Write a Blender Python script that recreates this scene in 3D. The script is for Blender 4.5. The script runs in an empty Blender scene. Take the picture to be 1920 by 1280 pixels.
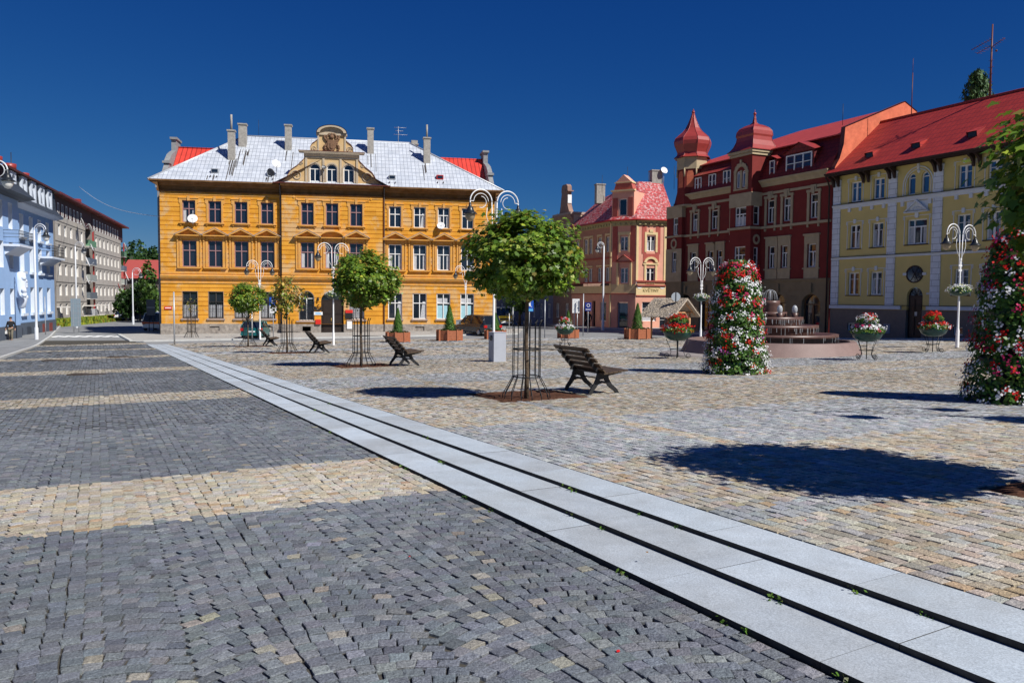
import bpy, math, random
import numpy as np
rnd = random.Random(7)
nrg = np.random.default_rng(11)
SC = bpy.context.scene
COL = SC.collection
R_ = math.radians

# ------------------------------------------------------------------ camera
CAM_H = 1.55
FPX = 1500.0                       # focal length in pixels of a 1920 wide picture
PITCH = math.atan(80/1500)
ROLL = R_(.46)
cam_d = bpy.data.cameras.new('camera')
cam = bpy.data.objects.new('camera', cam_d)
COL.objects.link(cam)
cam_d.sensor_width = 36
cam_d.lens = 36*FPX/1920
cam_d.clip_start = .1
cam_d.clip_end = 2000
_R = np.array([1, 0, 0.]); _F = np.array([0, math.cos(PITCH), -math.sin(PITCH)]); _U = np.array([0, math.sin(PITCH), math.cos(PITCH)])
_R, _U = math.cos(ROLL)*_R+math.sin(ROLL)*_U, -math.sin(ROLL)*_R+math.cos(ROLL)*_U
from mathutils import Matrix, Vector
cam.matrix_world = Matrix(((_R[0], _U[0], -_F[0], 0), (_R[1], _U[1], -_F[1], 0), (_R[2], _U[2], -_F[2], CAM_H), (0, 0, 0, 1)))
SC.camera = cam
SC.render.resolution_x = 1024
SC.render.resolution_y = 682

# ------------------------------------------------------------------ light
SUN_EL = R_(45)
SUN_DIR = Vector((.80*math.cos(SUN_EL), -.60*math.cos(SUN_EL), math.sin(SUN_EL)))
sun_d = bpy.data.lights.new('sun', 'SUN')
sun_d.energy = 5.0
sun_d.angle = R_(.53)
sun_d.color = (1, .965, .90)
sun = bpy.data.objects.new('sun', sun_d)
COL.objects.link(sun)
sun.rotation_euler = SUN_DIR.to_track_quat('Z', 'Y').to_euler()
sun.location = (20, -15, 30)
W = bpy.data.worlds.new('World')
SC.world = W
W.use_nodes = True
nt = W.node_tree
bg = nt.nodes['Background']
sky = nt.nodes.new('ShaderNodeTexSky')
sky.sky_type = 'NISHITA'
sky.sun_disc = False
sky.sun_elevation = SUN_EL
sky.sun_rotation = math.atan2(.80, -.60)
sky.altitude = 1500
sky.air_density = 1.0
sky.dust_density = .1
sky.ozone_density = 4
# deep polarised blue: one response curve per colour channel on the sky's own radiance
K0 = .075
sx = nt.nodes.new('ShaderNodeSeparateColor'); cx_ = nt.nodes.new('ShaderNodeCombineColor')
nt.links.new(sky.outputs[0], sx.inputs[0])
for i, (g_, a_) in enumerate(((1.85, .55), (1.15, .44), (.70, .53))):
    m0 = nt.nodes.new('ShaderNodeMath'); m0.operation = 'MULTIPLY'; m0.inputs[1].default_value = K0
    m1 = nt.nodes.new('ShaderNodeMath'); m1.operation = 'POWER'; m1.inputs[1].default_value = g_
    m2 = nt.nodes.new('ShaderNodeMath'); m2.operation = 'MULTIPLY'; m2.inputs[1].default_value = a_*10
    nt.links.new(sx.outputs[i], m0.inputs[0]); nt.links.new(m0.outputs[0], m1.inputs[0]); nt.links.new(m1.outputs[0], m2.inputs[0]); nt.links.new(m2.outputs[0], cx_.inputs[i])
nt.links.new(cx_.outputs[0], bg.inputs[0])
bg.inputs[1].default_value = .085
SC.view_settings.view_transform = 'Standard'
SC.view_settings.look = 'None'
SC.view_settings.gamma = 1
SC.view_settings.exposure = .25
SC.render.engine = 'CYCLES'

# ------------------------------------------------------------------ tools
def ray(x, y):
    d = _F+(x-960)/FPX*_R-(y-640)/FPX*_U
    return d/d[1]
def ss(a, b, t):
    t = np.clip((t-a)/(b-a), 0, 1)
    return t*t*(3-2*t)
def gz(x, y):                      # height of the square and the streets round it
    a = -.022*y+.0195*x
    b = -1.33+.012*x
    return a+(b-a)*ss(42, 60, y)
LF = np.array([-24.0, 52.5]); LN = np.array([1.50, 3.31]); RF = np.array([-22.55, 52.4]); RN = np.array([2.576, 3.93])   # edges of the granite steps
SD = (LN-LF)/np.linalg.norm(LN-LF); SLEN = np.linalg.norm(LN-LF)
def st(x, y): return ((x-LF[0])*SD[0]+(y-LF[1])*SD[1])/SLEN          # 0 at the far end of the steps, 1 near
def side(x, y, A, B): return (B[0]-A[0])*(y-A[1])-(B[1]-A[1])*(x-A[0])
def hs_(x, y): return .034*np.clip(st(x, y), 0, 1.3)
def zsq(x, y): return gz(x, y)+1.5*hs_(x, y)
def gzo(x, y): return zsq(x, y) if side(x, y, LF, LN) > 0 else gz(x, y)
def at(x, D):                      # ground point seen in pixel column x at depth D
    d = ray(x, 560)
    return (d[0]*D, D, float(gzo(d[0]*D, D)))
AZ = R_(-25.5)
T2 = np.array([math.sin(AZ), math.cos(AZ)]); N2 = np.array([T2[1], -T2[0]])
def sq(across, along):             # square coordinates -> world x, y
    p = N2*across+T2*along
    return float(p[0]), float(p[1])
ZR = math.atan2(T2[1], T2[0])      # rotation whose local X runs along the square

class MB:
    def __init__(s): s.v = []; s.f = []; s.m = []; s.s = []; s.T = None
    def add(s, vs, fs, mi=0, smooth=False):
        n = len(s.v)
        if s.T is not None: vs = [tuple(s.T @ Vector(v)) for v in vs]
        s.v += [tuple(v) for v in vs]
        for f in fs: s.f.append(tuple(i+n for i in f)); s.m.append(mi); s.s.append(smooth)
        return s
    def box(s, x0, x1, y0, y1, z0, z1, mi=0):
        if x0 > x1: x0, x1 = x1, x0
        if y0 > y1: y0, y1 = y1, y0
        if z0 > z1: z0, z1 = z1, z0
        return s.add([(x0,y0,z0),(x1,y0,z0),(x1,y1,z0),(x0,y1,z0),(x0,y0,z1),(x1,y0,z1),(x1,y1,z1),(x0,y1,z1)],
                     [(0,3,2,1),(4,5,6,7),(0,1,5,4),(1,2,6,5),(2,3,7,6),(3,0,4,7)], mi)
    def quad(s, a, b, c, d, mi=0): return s.add([a,b,c,d], [(0,1,2,3)], mi)
    def tri(s, a, b, c, mi=0): return s.add([a,b,c], [(0,1,2)], mi)
    def prism(s, pts, y0, y1, mi=0, axis='y'):       # outline in (x,z) pushed along y (or (y,z) along x, (x,y) along z)
        n = len(pts)
        def P(p, t): return (p[0], t, p[1]) if axis == 'y' else ((t, p[0], p[1]) if axis == 'x' else (p[0], p[1], t))
        vs = [P(p, y0) for p in pts]+[P(p, y1) for p in pts]
        fs = [tuple(range(n)), tuple(range(2*n-1, n-1, -1))]+[(i, i+n, (i+1) % n+n, (i+1) % n) for i in range(n)]
        return s.add(vs, fs, mi)
    def lathe(s, prof, cx=0, cy=0, seg=16, mi=0, smooth=True, cap=True):
        vs = []; fs = []; k = len(prof)
        for i in range(seg):
            a = 2*math.pi*i/seg
            for r, z in prof: vs.append((cx+r*math.cos(a), cy+r*math.sin(a), z))
        for i in range(seg):
            j = (i+1) % seg
            for q in range(k-1): fs.append((i*k+q, j*k+q, j*k+q+1, i*k+q+1))
        s.add(vs, fs, mi, smooth)
        if cap:
            for q in (0, k-1):
                if prof[q][0] > 1e-4: s.add([(cx+prof[q][0]*math.cos(2*math.pi*i/seg), cy+prof[q][0]*math.sin(2*math.pi*i/seg), prof[q][1]) for i in range(seg)],
                      [tuple(range(seg)) if q else tuple(range(seg-1, -1, -1))], mi)
        return s
    def tube(s, pts, r, seg=8, mi=0, smooth=True, closed=False):
        pts = [Vector(p) for p in pts]; n = len(pts)
        rs = r if isinstance(r, (list, tuple)) else [r]*n
        vs = []; fs = []; up = None
        for i, p in enumerate(pts):
            a = pts[(i-1) % n] if (i or closed) else p; b = pts[(i+1) % n] if (i < n-1 or closed) else p
            t = (b-a).normalized()
            if up is None:
                up = Vector((0, 0, 1)) if abs(t.z) < .9 else Vector((1, 0, 0))
            u = (up-t*up.dot(t)).normalized(); w = t.cross(u); up = u
            for k in range(seg):
                c = 2*math.pi*k/seg+math.pi/seg
                vs.append(p+(u*math.cos(c)+w*math.sin(c))*rs[i])
        for i in range(n if closed else n-1):
            j = (i+1) % n
            for k in range(seg):
                l = (k+1) % seg
                fs.append((i*seg+k, i*seg+l, j*seg+l, j*seg+k))
        if not closed: fs += [tuple(range(seg-1, -1, -1)), tuple(range((n-1)*seg, n*seg))]
        return s.add(vs, fs, mi, smooth)
    def sphere(s, c, r, seg=12, rings=8, mi=0, sc=(1, 1, 1)):
        vs = []; fs = []
        for i in range(rings+1):
            a = math.pi*i/rings
            for k in range(seg):
                b = 2*math.pi*k/seg
                vs.append((c[0]+r*sc[0]*math.sin(a)*math.cos(b), c[1]+r*sc[1]*math.sin(a)*math.sin(b), c[2]+r*sc[2]*math.cos(a)))
        for i in range(rings):
            for k in range(seg):
                l = (k+1) % seg
                fs.append((i*seg+k, (i+1)*seg+k, (i+1)*seg+l, i*seg+l))
        return s.add(vs, fs, mi, True)
    def build(s, name, mats, parent=None, dz=0):
        me = bpy.data.meshes.new(name)
        vs = s.v if not dz else [(a, b, c+dz) for a, b, c in s.v]
        me.from_pydata(vs, [], s.f)
        if not isinstance(mats, (list, tuple)): mats = [mats]
        for m in mats: me.materials.append(m)
        me.polygons.foreach_set('material_index', s.m)
        me.polygons.foreach_set('use_smooth', s.s)
        me.update()
        o = bpy.data.objects.new(name, me)
        COL.objects.link(o)
        if parent is not None: o.parent = parent
        return o

def cloud(name, V, colr, mat, parent=None):          # V (n,k,3) polygons with one colour each
    n, k, _ = V.shape
    me = bpy.data.meshes.new(name)
    me.vertices.add(n*k); me.vertices.foreach_set('co', V.reshape(-1).astype(np.float32))
    me.loops.add(n*k); me.loops.foreach_set('vertex_index', np.arange(n*k, dtype=np.int32))
    me.polygons.add(n); me.polygons.foreach_set('loop_start', np.arange(0, n*k, k, dtype=np.int32))
    me.update(calc_edges=True)
    a = me.color_attributes.new('Col', 'FLOAT_COLOR', 'POINT')
    c4 = np.ones((n, k, 4), np.float32); c4[:, :, :3] = colr[:, None, :] if colr.ndim == 2 else colr
    a.data.foreach_set('color', c4.reshape(-1))
    me.materials.append(mat)
    o = bpy.data.objects.new(name, me)
    COL.objects.link(o)
    if parent is not None: o.parent = parent
    return o

def tag(o, label=None, cat=None, group=None, kind=None):
    if label: o['label'] = label
    if cat: o['category'] = cat
    if group: o['group'] = group
    if kind: o['kind'] = kind
    return o
def thing(name, loc, rz=0, label=None, cat=None, group=None):
    o = bpy.data.objects.new(name, None)
    o.empty_display_size = .3
    COL.objects.link(o); o.location = loc; o.rotation_euler = (0, 0, rz)
    return tag(o, label, cat, group)
KIDS = {}
def tree_of(o): return [c for c in bpy.data.objects if c.parent == o]
def dup(o, parent=None, loc=None, rz=None, sc=None, label=None):
    c = o.copy(); COL.objects.link(c); c.parent = parent
    if loc is not None: c.location = loc
    if rz is not None: c.rotation_euler = (0, 0, rz)
    if sc is not None: c.scale = (sc, sc, sc)
    if label: c['label'] = label
    for k in tree_of(o): dup(k, c)
    return c

# ------------------------------------------------------------------ materials
def mat(name, col, rough=.8, spec=.3, metal=0, var=0, vscale=3, col2=None, mscale=2, mamt=.5, bump=0, bscale=40, attr=False, coords='Object', trans=0, speck=0):
    m = bpy.data.materials.new(name); m.use_nodes = True
    nt = m.node_tree; N = nt.nodes; L = nt.links; b = N['Principled BSDF']
    b.inputs['Roughness'].default_value = rough
    b.inputs['Specular IOR Level'].default_value = spec
    b.inputs['Metallic'].default_value = metal
    tc = N.new('ShaderNodeTexCoord'); co = tc.outputs[coords]
    def rgb(c):
        n = N.new('ShaderNodeRGB'); n.outputs[0].default_value = (*c, 1); return n.outputs[0]
    if attr:
        n = N.new('ShaderNodeAttribute'); n.attribute_name = 'Col'; c = n.outputs['Color']
    else: c = rgb(col)
    def noise(scale, det=4, ro=.6):
        n = N.new('ShaderNodeTexNoise'); n.inputs['Scale'].default_value = scale; n.inputs['Detail'].default_value = det
        n.inputs['Roughness'].default_value = ro; L.new(co, n.inputs['Vector']); return n.outputs['Fac']
    def mix(f, a, bb, typ='MIX'):
        n = N.new('ShaderNodeMix'); n.data_type = 'RGBA'; n.blend_type = typ
        if isinstance(f, (int, float)): n.inputs[0].default_value = f
        else: L.new(f, n.inputs[0])
        L.new(a, n.inputs[6]); L.new(bb, n.inputs[7]); return n.outputs[2]
    def ramp(f, a, bb, lo=0., hi=1.):
        n = N.new('ShaderNodeMapRange'); n.inputs[1].default_value = a; n.inputs[2].default_value = bb
        n.inputs[3].default_value = lo; n.inputs[4].default_value = hi; L.new(f, n.inputs[0]); return n.outputs[0]
    if col2 is not None: c = mix(ramp(noise(mscale, 6, .65), .5-.12, .5+.12, 0, mamt), c, rgb(col2))
    if var:
        v = ramp(noise(vscale, 5), .3, .7, 1-var, 1+var)
        g = N.new('ShaderNodeCombineColor'); [L.new(v, g.inputs[i]) for i in range(3)]
        c = mix(1., c, g.outputs[0], 'MULTIPLY')
    if speck:
        n0 = noise(18, 6, .75)
        v = ramp(noise(95, 3, .9), .36, .64, 1-speck, 1+speck)
        g = N.new('ShaderNodeCombineColor'); [L.new(v, g.inputs[i]) for i in range(3)]
        c = mix(1., c, g.outputs[0], 'MULTIPLY')
    L.new(c, b.inputs['Base Color'])
    if bump:
        n = N.new('ShaderNodeBump'); n.inputs['Strength'].default_value = bump; n.inputs['Distance'].default_value = .02
        L.new(noise(bscale, 6), n.inputs['Height']); L.new(n.outputs[0], b.inputs['Normal'])
    if trans:
        t = N.new('ShaderNodeBsdfTranslucent'); L.new(c, t.inputs['Color'])
        ms = N.new('ShaderNodeMixShader'); ms.inputs[0].default_value = trans
        L.new(b.outputs[0], ms.inputs[1]); L.new(t.outputs[0], ms.inputs[2]); L.new(ms.outputs[0], N['Material Output'].inputs[0])
    m['c'] = 1
    return m
def tiles(name, col, dark, sx, sz, axes='xz', gap=.06, rough=.5, spec=.4, metal=0, off=.5, col2=None, var=.1, bump=.4, stain=0, patch=None, pamt=.4, pscale=.3):
    """courses of tiles, sheets or boards in object space; axes tells which two axes carry the pattern"""
    m = bpy.data.materials.new(name); m.use_nodes = True
    nt = m.node_tree; N = nt.nodes; L = nt.links; b = N['Principled BSDF']
    b.inputs['Roughness'].default_value = rough; b.inputs['Specular IOR Level'].default_value = spec; b.inputs['Metallic'].default_value = metal
    tc = N.new('ShaderNodeTexCoord'); sp = N.new('ShaderNodeSeparateXYZ'); L.new(tc.outputs['Object'], sp.inputs[0])
    cb = N.new('ShaderNodeCombineXYZ'); L.new(sp.outputs['XYZ'.index(axes[0].upper())], cb.inputs[0]); L.new(sp.outputs['XYZ'.index(axes[1].upper())], cb.inputs[1])
    br = N.new('ShaderNodeTexBrick'); br.offset = off; br.inputs['Scale'].default_value = 1
    br.inputs['Brick Width'].default_value = sx; br.inputs['Row Height'].default_value = sz
    br.inputs['Mortar Size'].default_value = gap*min(sx, sz); br.inputs['Mortar Smooth'].default_value = .1
    br.inputs['Color1'].default_value = (*[c*(1-var) for c in col], 1); br.inputs['Color2'].default_value = (*[min(1, c*(1+var)) for c in (col2 or col)], 1)
    br.inputs['Mortar'].default_value = (*dark, 1)
    L.new(cb.outputs[0], br.inputs['Vector'])
    c = br.outputs['Color']
    nz = N.new('ShaderNodeTexNoise'); nz.inputs['Scale'].default_value = 1.3; nz.inputs['Detail'].default_value = 8; nz.inputs['Roughness'].default_value = .7
    L.new(tc.outputs['Object'], nz.inputs['Vector'])
    mr = N.new('ShaderNodeMapRange'); mr.inputs[1].default_value = .3; mr.inputs[2].default_value = .7; mr.inputs[3].default_value = .86; mr.inputs[4].default_value = 1.1
    L.new(nz.outputs['Fac'], mr.inputs[0])
    g = N.new('ShaderNodeCombineColor'); [L.new(mr.outputs[0], g.inputs[i]) for i in range(3)]
    mx = N.new('ShaderNodeMix'); mx.data_type = 'RGBA'; mx.blend_type = 'MULTIPLY'; mx.inputs[0].default_value = 1
    L.new(c, mx.inputs[6]); L.new(g.outputs[0], mx.inputs[7]); c = mx.outputs[2]
    if patch is not None:
        n2 = N.new('ShaderNodeTexNoise'); n2.inputs['Scale'].default_value = pscale; n2.inputs['Detail'].default_value = 9; n2.inputs['Roughness'].default_value = .72
        L.new(tc.outputs['Object'], n2.inputs['Vector'])
        m2 = N.new('ShaderNodeMapRange'); m2.inputs[1].default_value = .5; m2.inputs[2].default_value = .58; m2.inputs[4].default_value = pamt
        L.new(n2.outputs['Fac'], m2.inputs[0])
        mx = N.new('ShaderNodeMix'); mx.data_type = 'RGBA'; L.new(m2.outputs[0], mx.inputs[0]); L.new(c, mx.inputs[6]); mx.inputs[7].default_value = (*patch, 1); c = mx.outputs[2]
    L.new(c, b.inputs['Base Color'])
    if bump:
        n = N.new('ShaderNodeBump'); n.inputs['Strength'].default_value = bump; n.inputs['Distance'].default_value = .03; n.invert = True
        L.new(br.outputs['Fac'], n.inputs['Height']); L.new(n.outputs[0], b.inputs['Normal'])
    return m
def weathered(m, rust):            # give a tiled material a fine second colour of wear (chips)
    return m
G = {}
def defmats():
    G['white'] = mat('white_paint', (.78, .78, .77), .5, .4, var=.05)
    G['winwhite'] = mat('white_window_paint', (.8, .8, .78), .45, .4, var=.04)
    G['winmauve'] = mat('mauve_window_paint', (.33, .19, .19), .5, .4, var=.08)
    G['glass'] = mat('window_glass', (.012, .018, .03), .04, .9, var=.3, vscale=.6)
    G['glassblue'] = mat('sky_tinted_glass', (.025, .085, .21), .05, 1., var=.2, vscale=.6)  # blue of the reflected sky is put into the pane colour
    G['curtain'] = mat('net_curtain', (.45, .46, .48), .9, .1, var=.2, vscale=6)
    G['cyan'] = mat('pale_blue_window_film', (.33, .55, .62), .4, .4, var=.1)
    G['iron'] = mat('black_iron', (.018, .018, .02), .5, .4, var=.2)
    G['lampw'] = mat('white_lamp_paint', (.82, .82, .82), .35, .5)
    G['lampgrey'] = mat('pale_grey_lamp_paint', (.62, .64, .67), .35, .5)
    G['black'] = mat('black_lamp_hood', (.015, .018, .022), .35, .5)
    G['globe'] = mat('lamp_globe_glass', (.33, .26, .17), .15, .6)
    G['globew'] = mat('opal_globe_glass', (.75, .74, .7), .2, .5)
    G['galv'] = mat('galvanised_steel', (.42, .44, .46), .4, .5, metal=.3, var=.1)
    G['dish'] = mat('dish_white', (.72, .72, .72), .4, .4)
    G['dishd'] = mat('dish_dark', (.06, .06, .065), .4, .4)
    G['stone'] = mat('plinth_stone', (.34, .30, .26), .9, .2, var=.3, vscale=4, col2=(.16, .14, .13), mscale=3, mamt=.6, bump=.6, bscale=8)
    G['rim'] = mat('sill_stone', (.36, .28, .24), .85, .2, var=.15)
    G['chim'] = mat('grey_chimney_render', (.33, .31, .28), .9, .2, var=.25, vscale=5)
    G['bark'] = mat('tree_bark', (.11, .08, .055), .9, .2, var=.4, vscale=12, bump=.6, bscale=30)
    G['leaf'] = mat('maple_leaves', (0, 0, 0), .42, .4, attr=True, trans=.32)
    G['needle'] = mat('conifer_foliage', (0, 0, 0), .6, .3, attr=True, trans=.15)
    G['petal'] = mat('petals', (0, 0, 0), .6, .2, attr=True, trans=.25)
    G['mulch'] = mat('bark_mulch', (.085, .04, .025), .95, .1, var=.5, vscale=14, bump=.9, bscale=25)
    G['slat'] = mat('bench_slats', (.075, .05, .03), .55, .4, var=.35, vscale=9)
    G['wood'] = mat('planter_boards', (.34, .115, .055), .6, .3, var=.2, vscale=8)
    G['pot'] = mat('dark_green_pot', (.007, .045, .036), .35, .5, var=.15)
    G['sett'] = mat('granite_setts', (0, 0, 0), .85, .25, attr=True, var=.16, vscale=28, speck=.42, bump=.8, bscale=55)
    G['joint'] = mat('sett_joints', (.075, .07, .062), 1, 0, var=.4, vscale=20)
    G['jointsand'] = mat('sandy_joints', (.17, .145, .11), 1, 0, var=.4, vscale=20)
    G['granite'] = mat('granite_slab', (.42, .475, .53), .75, .25, var=.08, vscale=4, speck=.26, col2=(.30, .30, .29), mscale=1.1, mamt=.4)
    G['asphalt'] = mat('asphalt', (.23, .235, .24), .9, .15, var=.18, vscale=.8, speck=.15)
    G['paving'] = mat('pavement', (.36, .35, .33), .9, .15, var=.15, vscale=.9, speck=.15)
    G['kerb'] = mat('kerb_granite', (.5, .5, .48), .8, .2, var=.12)
    G['road'] = mat('road_marking', (.75, .75, .74), .8, .2, var=.08)
    G['grass'] = mat('grass_blades', (0, 0, 0), .7, .2, attr=True, trans=.2)
defmats()
# ------------------------------------------------------------------ ground, paving, streets
def zroad(x, y): return gz(x, y)-1.5*hs_(x, y)
def sheet(name, fn, x0, x1, y0, y1, nx, ny, z, m, keep=None):
    xs = np.linspace(x0, x1, nx); ys = np.linspace(y0, y1, ny)
    vs = [(x, y, float(z(x, y))) for y in ys for x in xs]
    fs = [(j*nx+i, j*nx+i+1, (j+1)*nx+i+1, (j+1)*nx+i) for j in range(ny-1) for i in range(nx-1)]
    o = MB().add(vs, fs, 0, True).build(name, m)
    return tag(o, kind='structure')
def strip_sheet(name, quads, z, m, n=12, thick=0):
    """quads: list of 4 corner (x,y) in order, subdivided and draped on z"""
    mb = MB()
    for q in quads:
        q = [np.array(p, float) for p in q]; vs = []
        for j in range(n+1):
            for i in range(n+1):
                s, t = i/n, j/n
                p = (q[0]*(1-s)+q[1]*s)*(1-t)+(q[3]*(1-s)+q[2]*s)*t
                vs.append((p[0], p[1], float(z(p[0], p[1]))))
        fs = [(j*(n+1)+i, j*(n+1)+i+1, (j+1)*(n+1)+i+1, (j+1)*(n+1)+i) for j in range(n) for i in range(n)]
        mb.add(vs, fs, 0, False)
        if thick:
            rim = [j for j in range(n+1)]+[(k+1)*(n+1)-1 for k in range(1, n+1)]+[n*(n+1)+i for i in range(n-1, -1, -1)]+[k*(n+1) for k in range(n-1, 0, -1)]
            R = [vs[i] for i in rim]; k = len(R)
            mb.add(R+[(a, b, c-thick) for a, b, c in R], [(i, i+k, (i+1) % k+k, (i+1) % k) for i in range(k)])
    return tag(mb.build(name, m), kind='structure')

# base earth: one sheet to the horizon with a far rise carrying the woods
def zearth(x, y):
    r = 15*ss(170, 420, y)*ss(60, -120, x)
    return gz(x, y)-.3+r-.0*x
E_ = mat('earth', (.06, .09, .03), .95, .1, var=.3, vscale=.05)
xs = np.concatenate([np.linspace(-900, -90, 14), np.linspace(-75, 75, 31), np.linspace(90, 900, 14)])
ys = np.concatenate([np.linspace(-300, -20, 6), np.linspace(-10, 110, 41), np.linspace(130, 1500, 24)])
nx, ny = len(xs), len(ys)
tag(MB().add([(x, y, float(zearth(x, y))-(0 if abs(x) < 80 else .0)) for y in ys for x in xs],
    [(j*nx+i, j*nx+i+1, (j+1)*nx+i+1, (j+1)*nx+i) for j in range(ny-1) for i in range(nx-1)], 0, True).build('ground', E_), kind='structure')
sheet('asphalt_street', None, -110, 80, 40, 190, 96, 80, lambda x, y: gz(x, y)-.06, G['asphalt'])
# east street in front of the red and yellow houses
FD = np.array([math.sin(R_(154.5)), math.cos(R_(154.5))]); FN = np.array([-FD[1], FD[0]])   # FN points into the houses
FO = np.array([21.87, 55.0])
def fp(u, w): p = FO+FD*u+FN*w; return (p[0], p[1])
strip_sheet('east_street', [(fp(-8, -9), fp(50, -9), fp(50, -1.6), fp(-8, -1.6))], lambda x, y: gz(x, y)-.04, G['asphalt'], 24)
strip_sheet('east_pavement', [(fp(-20, -1.9), fp(50, -1.9), fp(50, 1), fp(-20, 1))], lambda x, y: gz(x, y)+.08, G['paving'], 24, .2)
strip_sheet('east_kerb', [(fp(-20, -2.02), fp(50, -2.02), fp(50, -1.9), fp(-20, -1.9))], lambda x, y: gz(x, y)+.085, G['kerb'], 16, .2)
# ground between the square and the street behind
def P2_(x, D): d = ray(x, 560); return (d[0]*D, D)
strip_sheet('post_office_pavement', [((-33.2, 67.6), (-26.9, 56.6), (-12, 61.2), (-12, 75)), ((-12, 75), (-12, 61.2), (.5, 66.0), (1.0, 76))], lambda x, y: gz(x, y)+.05, G['paving'], 14, .2)
strip_sheet('post_office_kerb', [((-33.3, 67.4), (-27.0, 56.4), (-26.85, 56.6), (-33.1, 67.6)), ((-26.95, 56.45), (-12, 61.05), (-12, 61.2), (-26.9, 56.62)), ((-12, 61.05), (.5, 65.85), (.5, 66.0), (-12, 61.2))], lambda x, y: gz(x, y)+.056, G['kerb'], 10, .2)
strip_sheet('corner_pavement', [((3.5, 95), (5.2, 74.2), (12.5, 74.0), (12.5, 80)), ((12.5, 80), (12.5, 74.0), (22, 64), (24, 70))], lambda x, y: gz(x, y)+.05, G['paving'], 12, .2)
# left pavement and kerb
kl = lambda t: (-4.7-.5052*t, t)
strip_sheet('west_pavement', [((-14, 0), kl(0), kl(63), (-56, 60)), ((-56, 60), kl(63), (-52, 92), (-66, 92))], lambda x, y: gz(x, y)+.07, G['asphalt'], 30, .2)
strip_sheet('west_kerb', [(kl(0), (kl(0)[0]+.16, 0), (kl(63)[0]+.16, 63), kl(63)), (kl(63), (kl(63)[0]+.16, 63), (-51.85, 92), (-52, 92))], lambda x, y: gz(x, y)+.08, G['kerb'], 24, .2)
# crossing
mb = MB()
for i in range(7):
    a = np.array(P2_(104+i*19.5, 65.5)); w = np.array([.62, 0]); l = np.array([-.28, .96])*1.5
    q = [a-w*.5-l, a+w*.5-l, a+w*.5+l, a-w*.5+l]
    mb.add([(p[0], p[1], float(gz(p[0], p[1]))-.055) for p in q], [(0, 1, 2, 3)])
tag(mb.build('zebra_crossing', G['road']), kind='structure')

# joint beds below the setts
def in_road(x, y):
    return (side(x, y, LF, LN) < 0)
strip_sheet('road_bed', [((kl(-4)[0]+.1, -4), tuple(LF+SD*SLEN*1.11), tuple(LF-SD*6), (kl(58)[0]+.1, 58))], lambda x, y: zroad(x, y)-.014, G['joint'], 60)
PF = [(-23.0, 53.0), (-8, 57.4), (9, 58.6), (13.5, 57.4), (17.5, 50.6), (35.5, 13.0)]     # far edge of the square
strip_sheet('square_bed', [(tuple(RN+(RN-RF)*.12), (36, -3), (35.5, 13.0), (4.0, 2.0)), ((4.0, 2.0), (35.5, 13.0), (17.5, 50.6), tuple(RF)), (tuple(RF), (17.5, 50.6), (13.5, 57.4), (-8, 57.4))], lambda x, y: zsq(x, y)-.013, G['jointsand'], 50)

# granite steps: three rows of slabs, each a shallow step up
mb = MB(); edge = MB()
def SP(f, t): return (LF*(1-t)+LN*t)*(1-f)+(RF*(1-t)+RN*t)*f
for k in range(3):
    t = -.0+rnd.random()*.01
    while t < 1.1:
        L = 1.25/SLEN*(1 if rnd.random() < .85 else .75); g = .004/SLEN
        f0, f1 = k/3+.002, (k+1)/3-.002
        cs = [SP(f0, t), SP(f1, t), SP(f1, t+L-g), SP(f0, t+L-g)]
        dz = rnd.uniform(-.0015, .0015); c = .5*rnd.choice([.8, .88, .95, 1., 1., 1.05])
        top = [(p[0], p[1], float(gz(p[0], p[1])+(k-.5)*hs_(p[0], p[1])+dz)) for p in cs]
        n = len(mb.v); mb.add(top+[(a, b, z-.12) for a, b, z in top], [(0, 3, 2, 1), (0, 1, 5, 4), (1, 2, 6, 5), (2, 3, 7, 6), (3, 0, 4, 7)])
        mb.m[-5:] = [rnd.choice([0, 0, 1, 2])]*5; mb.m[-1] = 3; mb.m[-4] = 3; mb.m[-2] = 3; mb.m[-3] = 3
        t += L
g2 = mat('granite_slab_grey', (.39, .435, .485), .75, .25, var=.10, vscale=5, speck=.26, col2=(.28, .28, .27), mscale=1.0, mamt=.4)
g3 = mat('granite_slab_light', (.455, .515, .58), .75, .25, var=.08, vscale=4, speck=.26, col2=(.31, .31, .30), mscale=1.2, mamt=.35)
tag(mb.build('granite_steps', [G['granite'], g2, g3, mat('shade_dark_riser', (.055, .05, .045), .9, .1, var=.4, vscale=8)]), kind='structure')  # shade on the risers is put into the slabs' dark side colour

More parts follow.
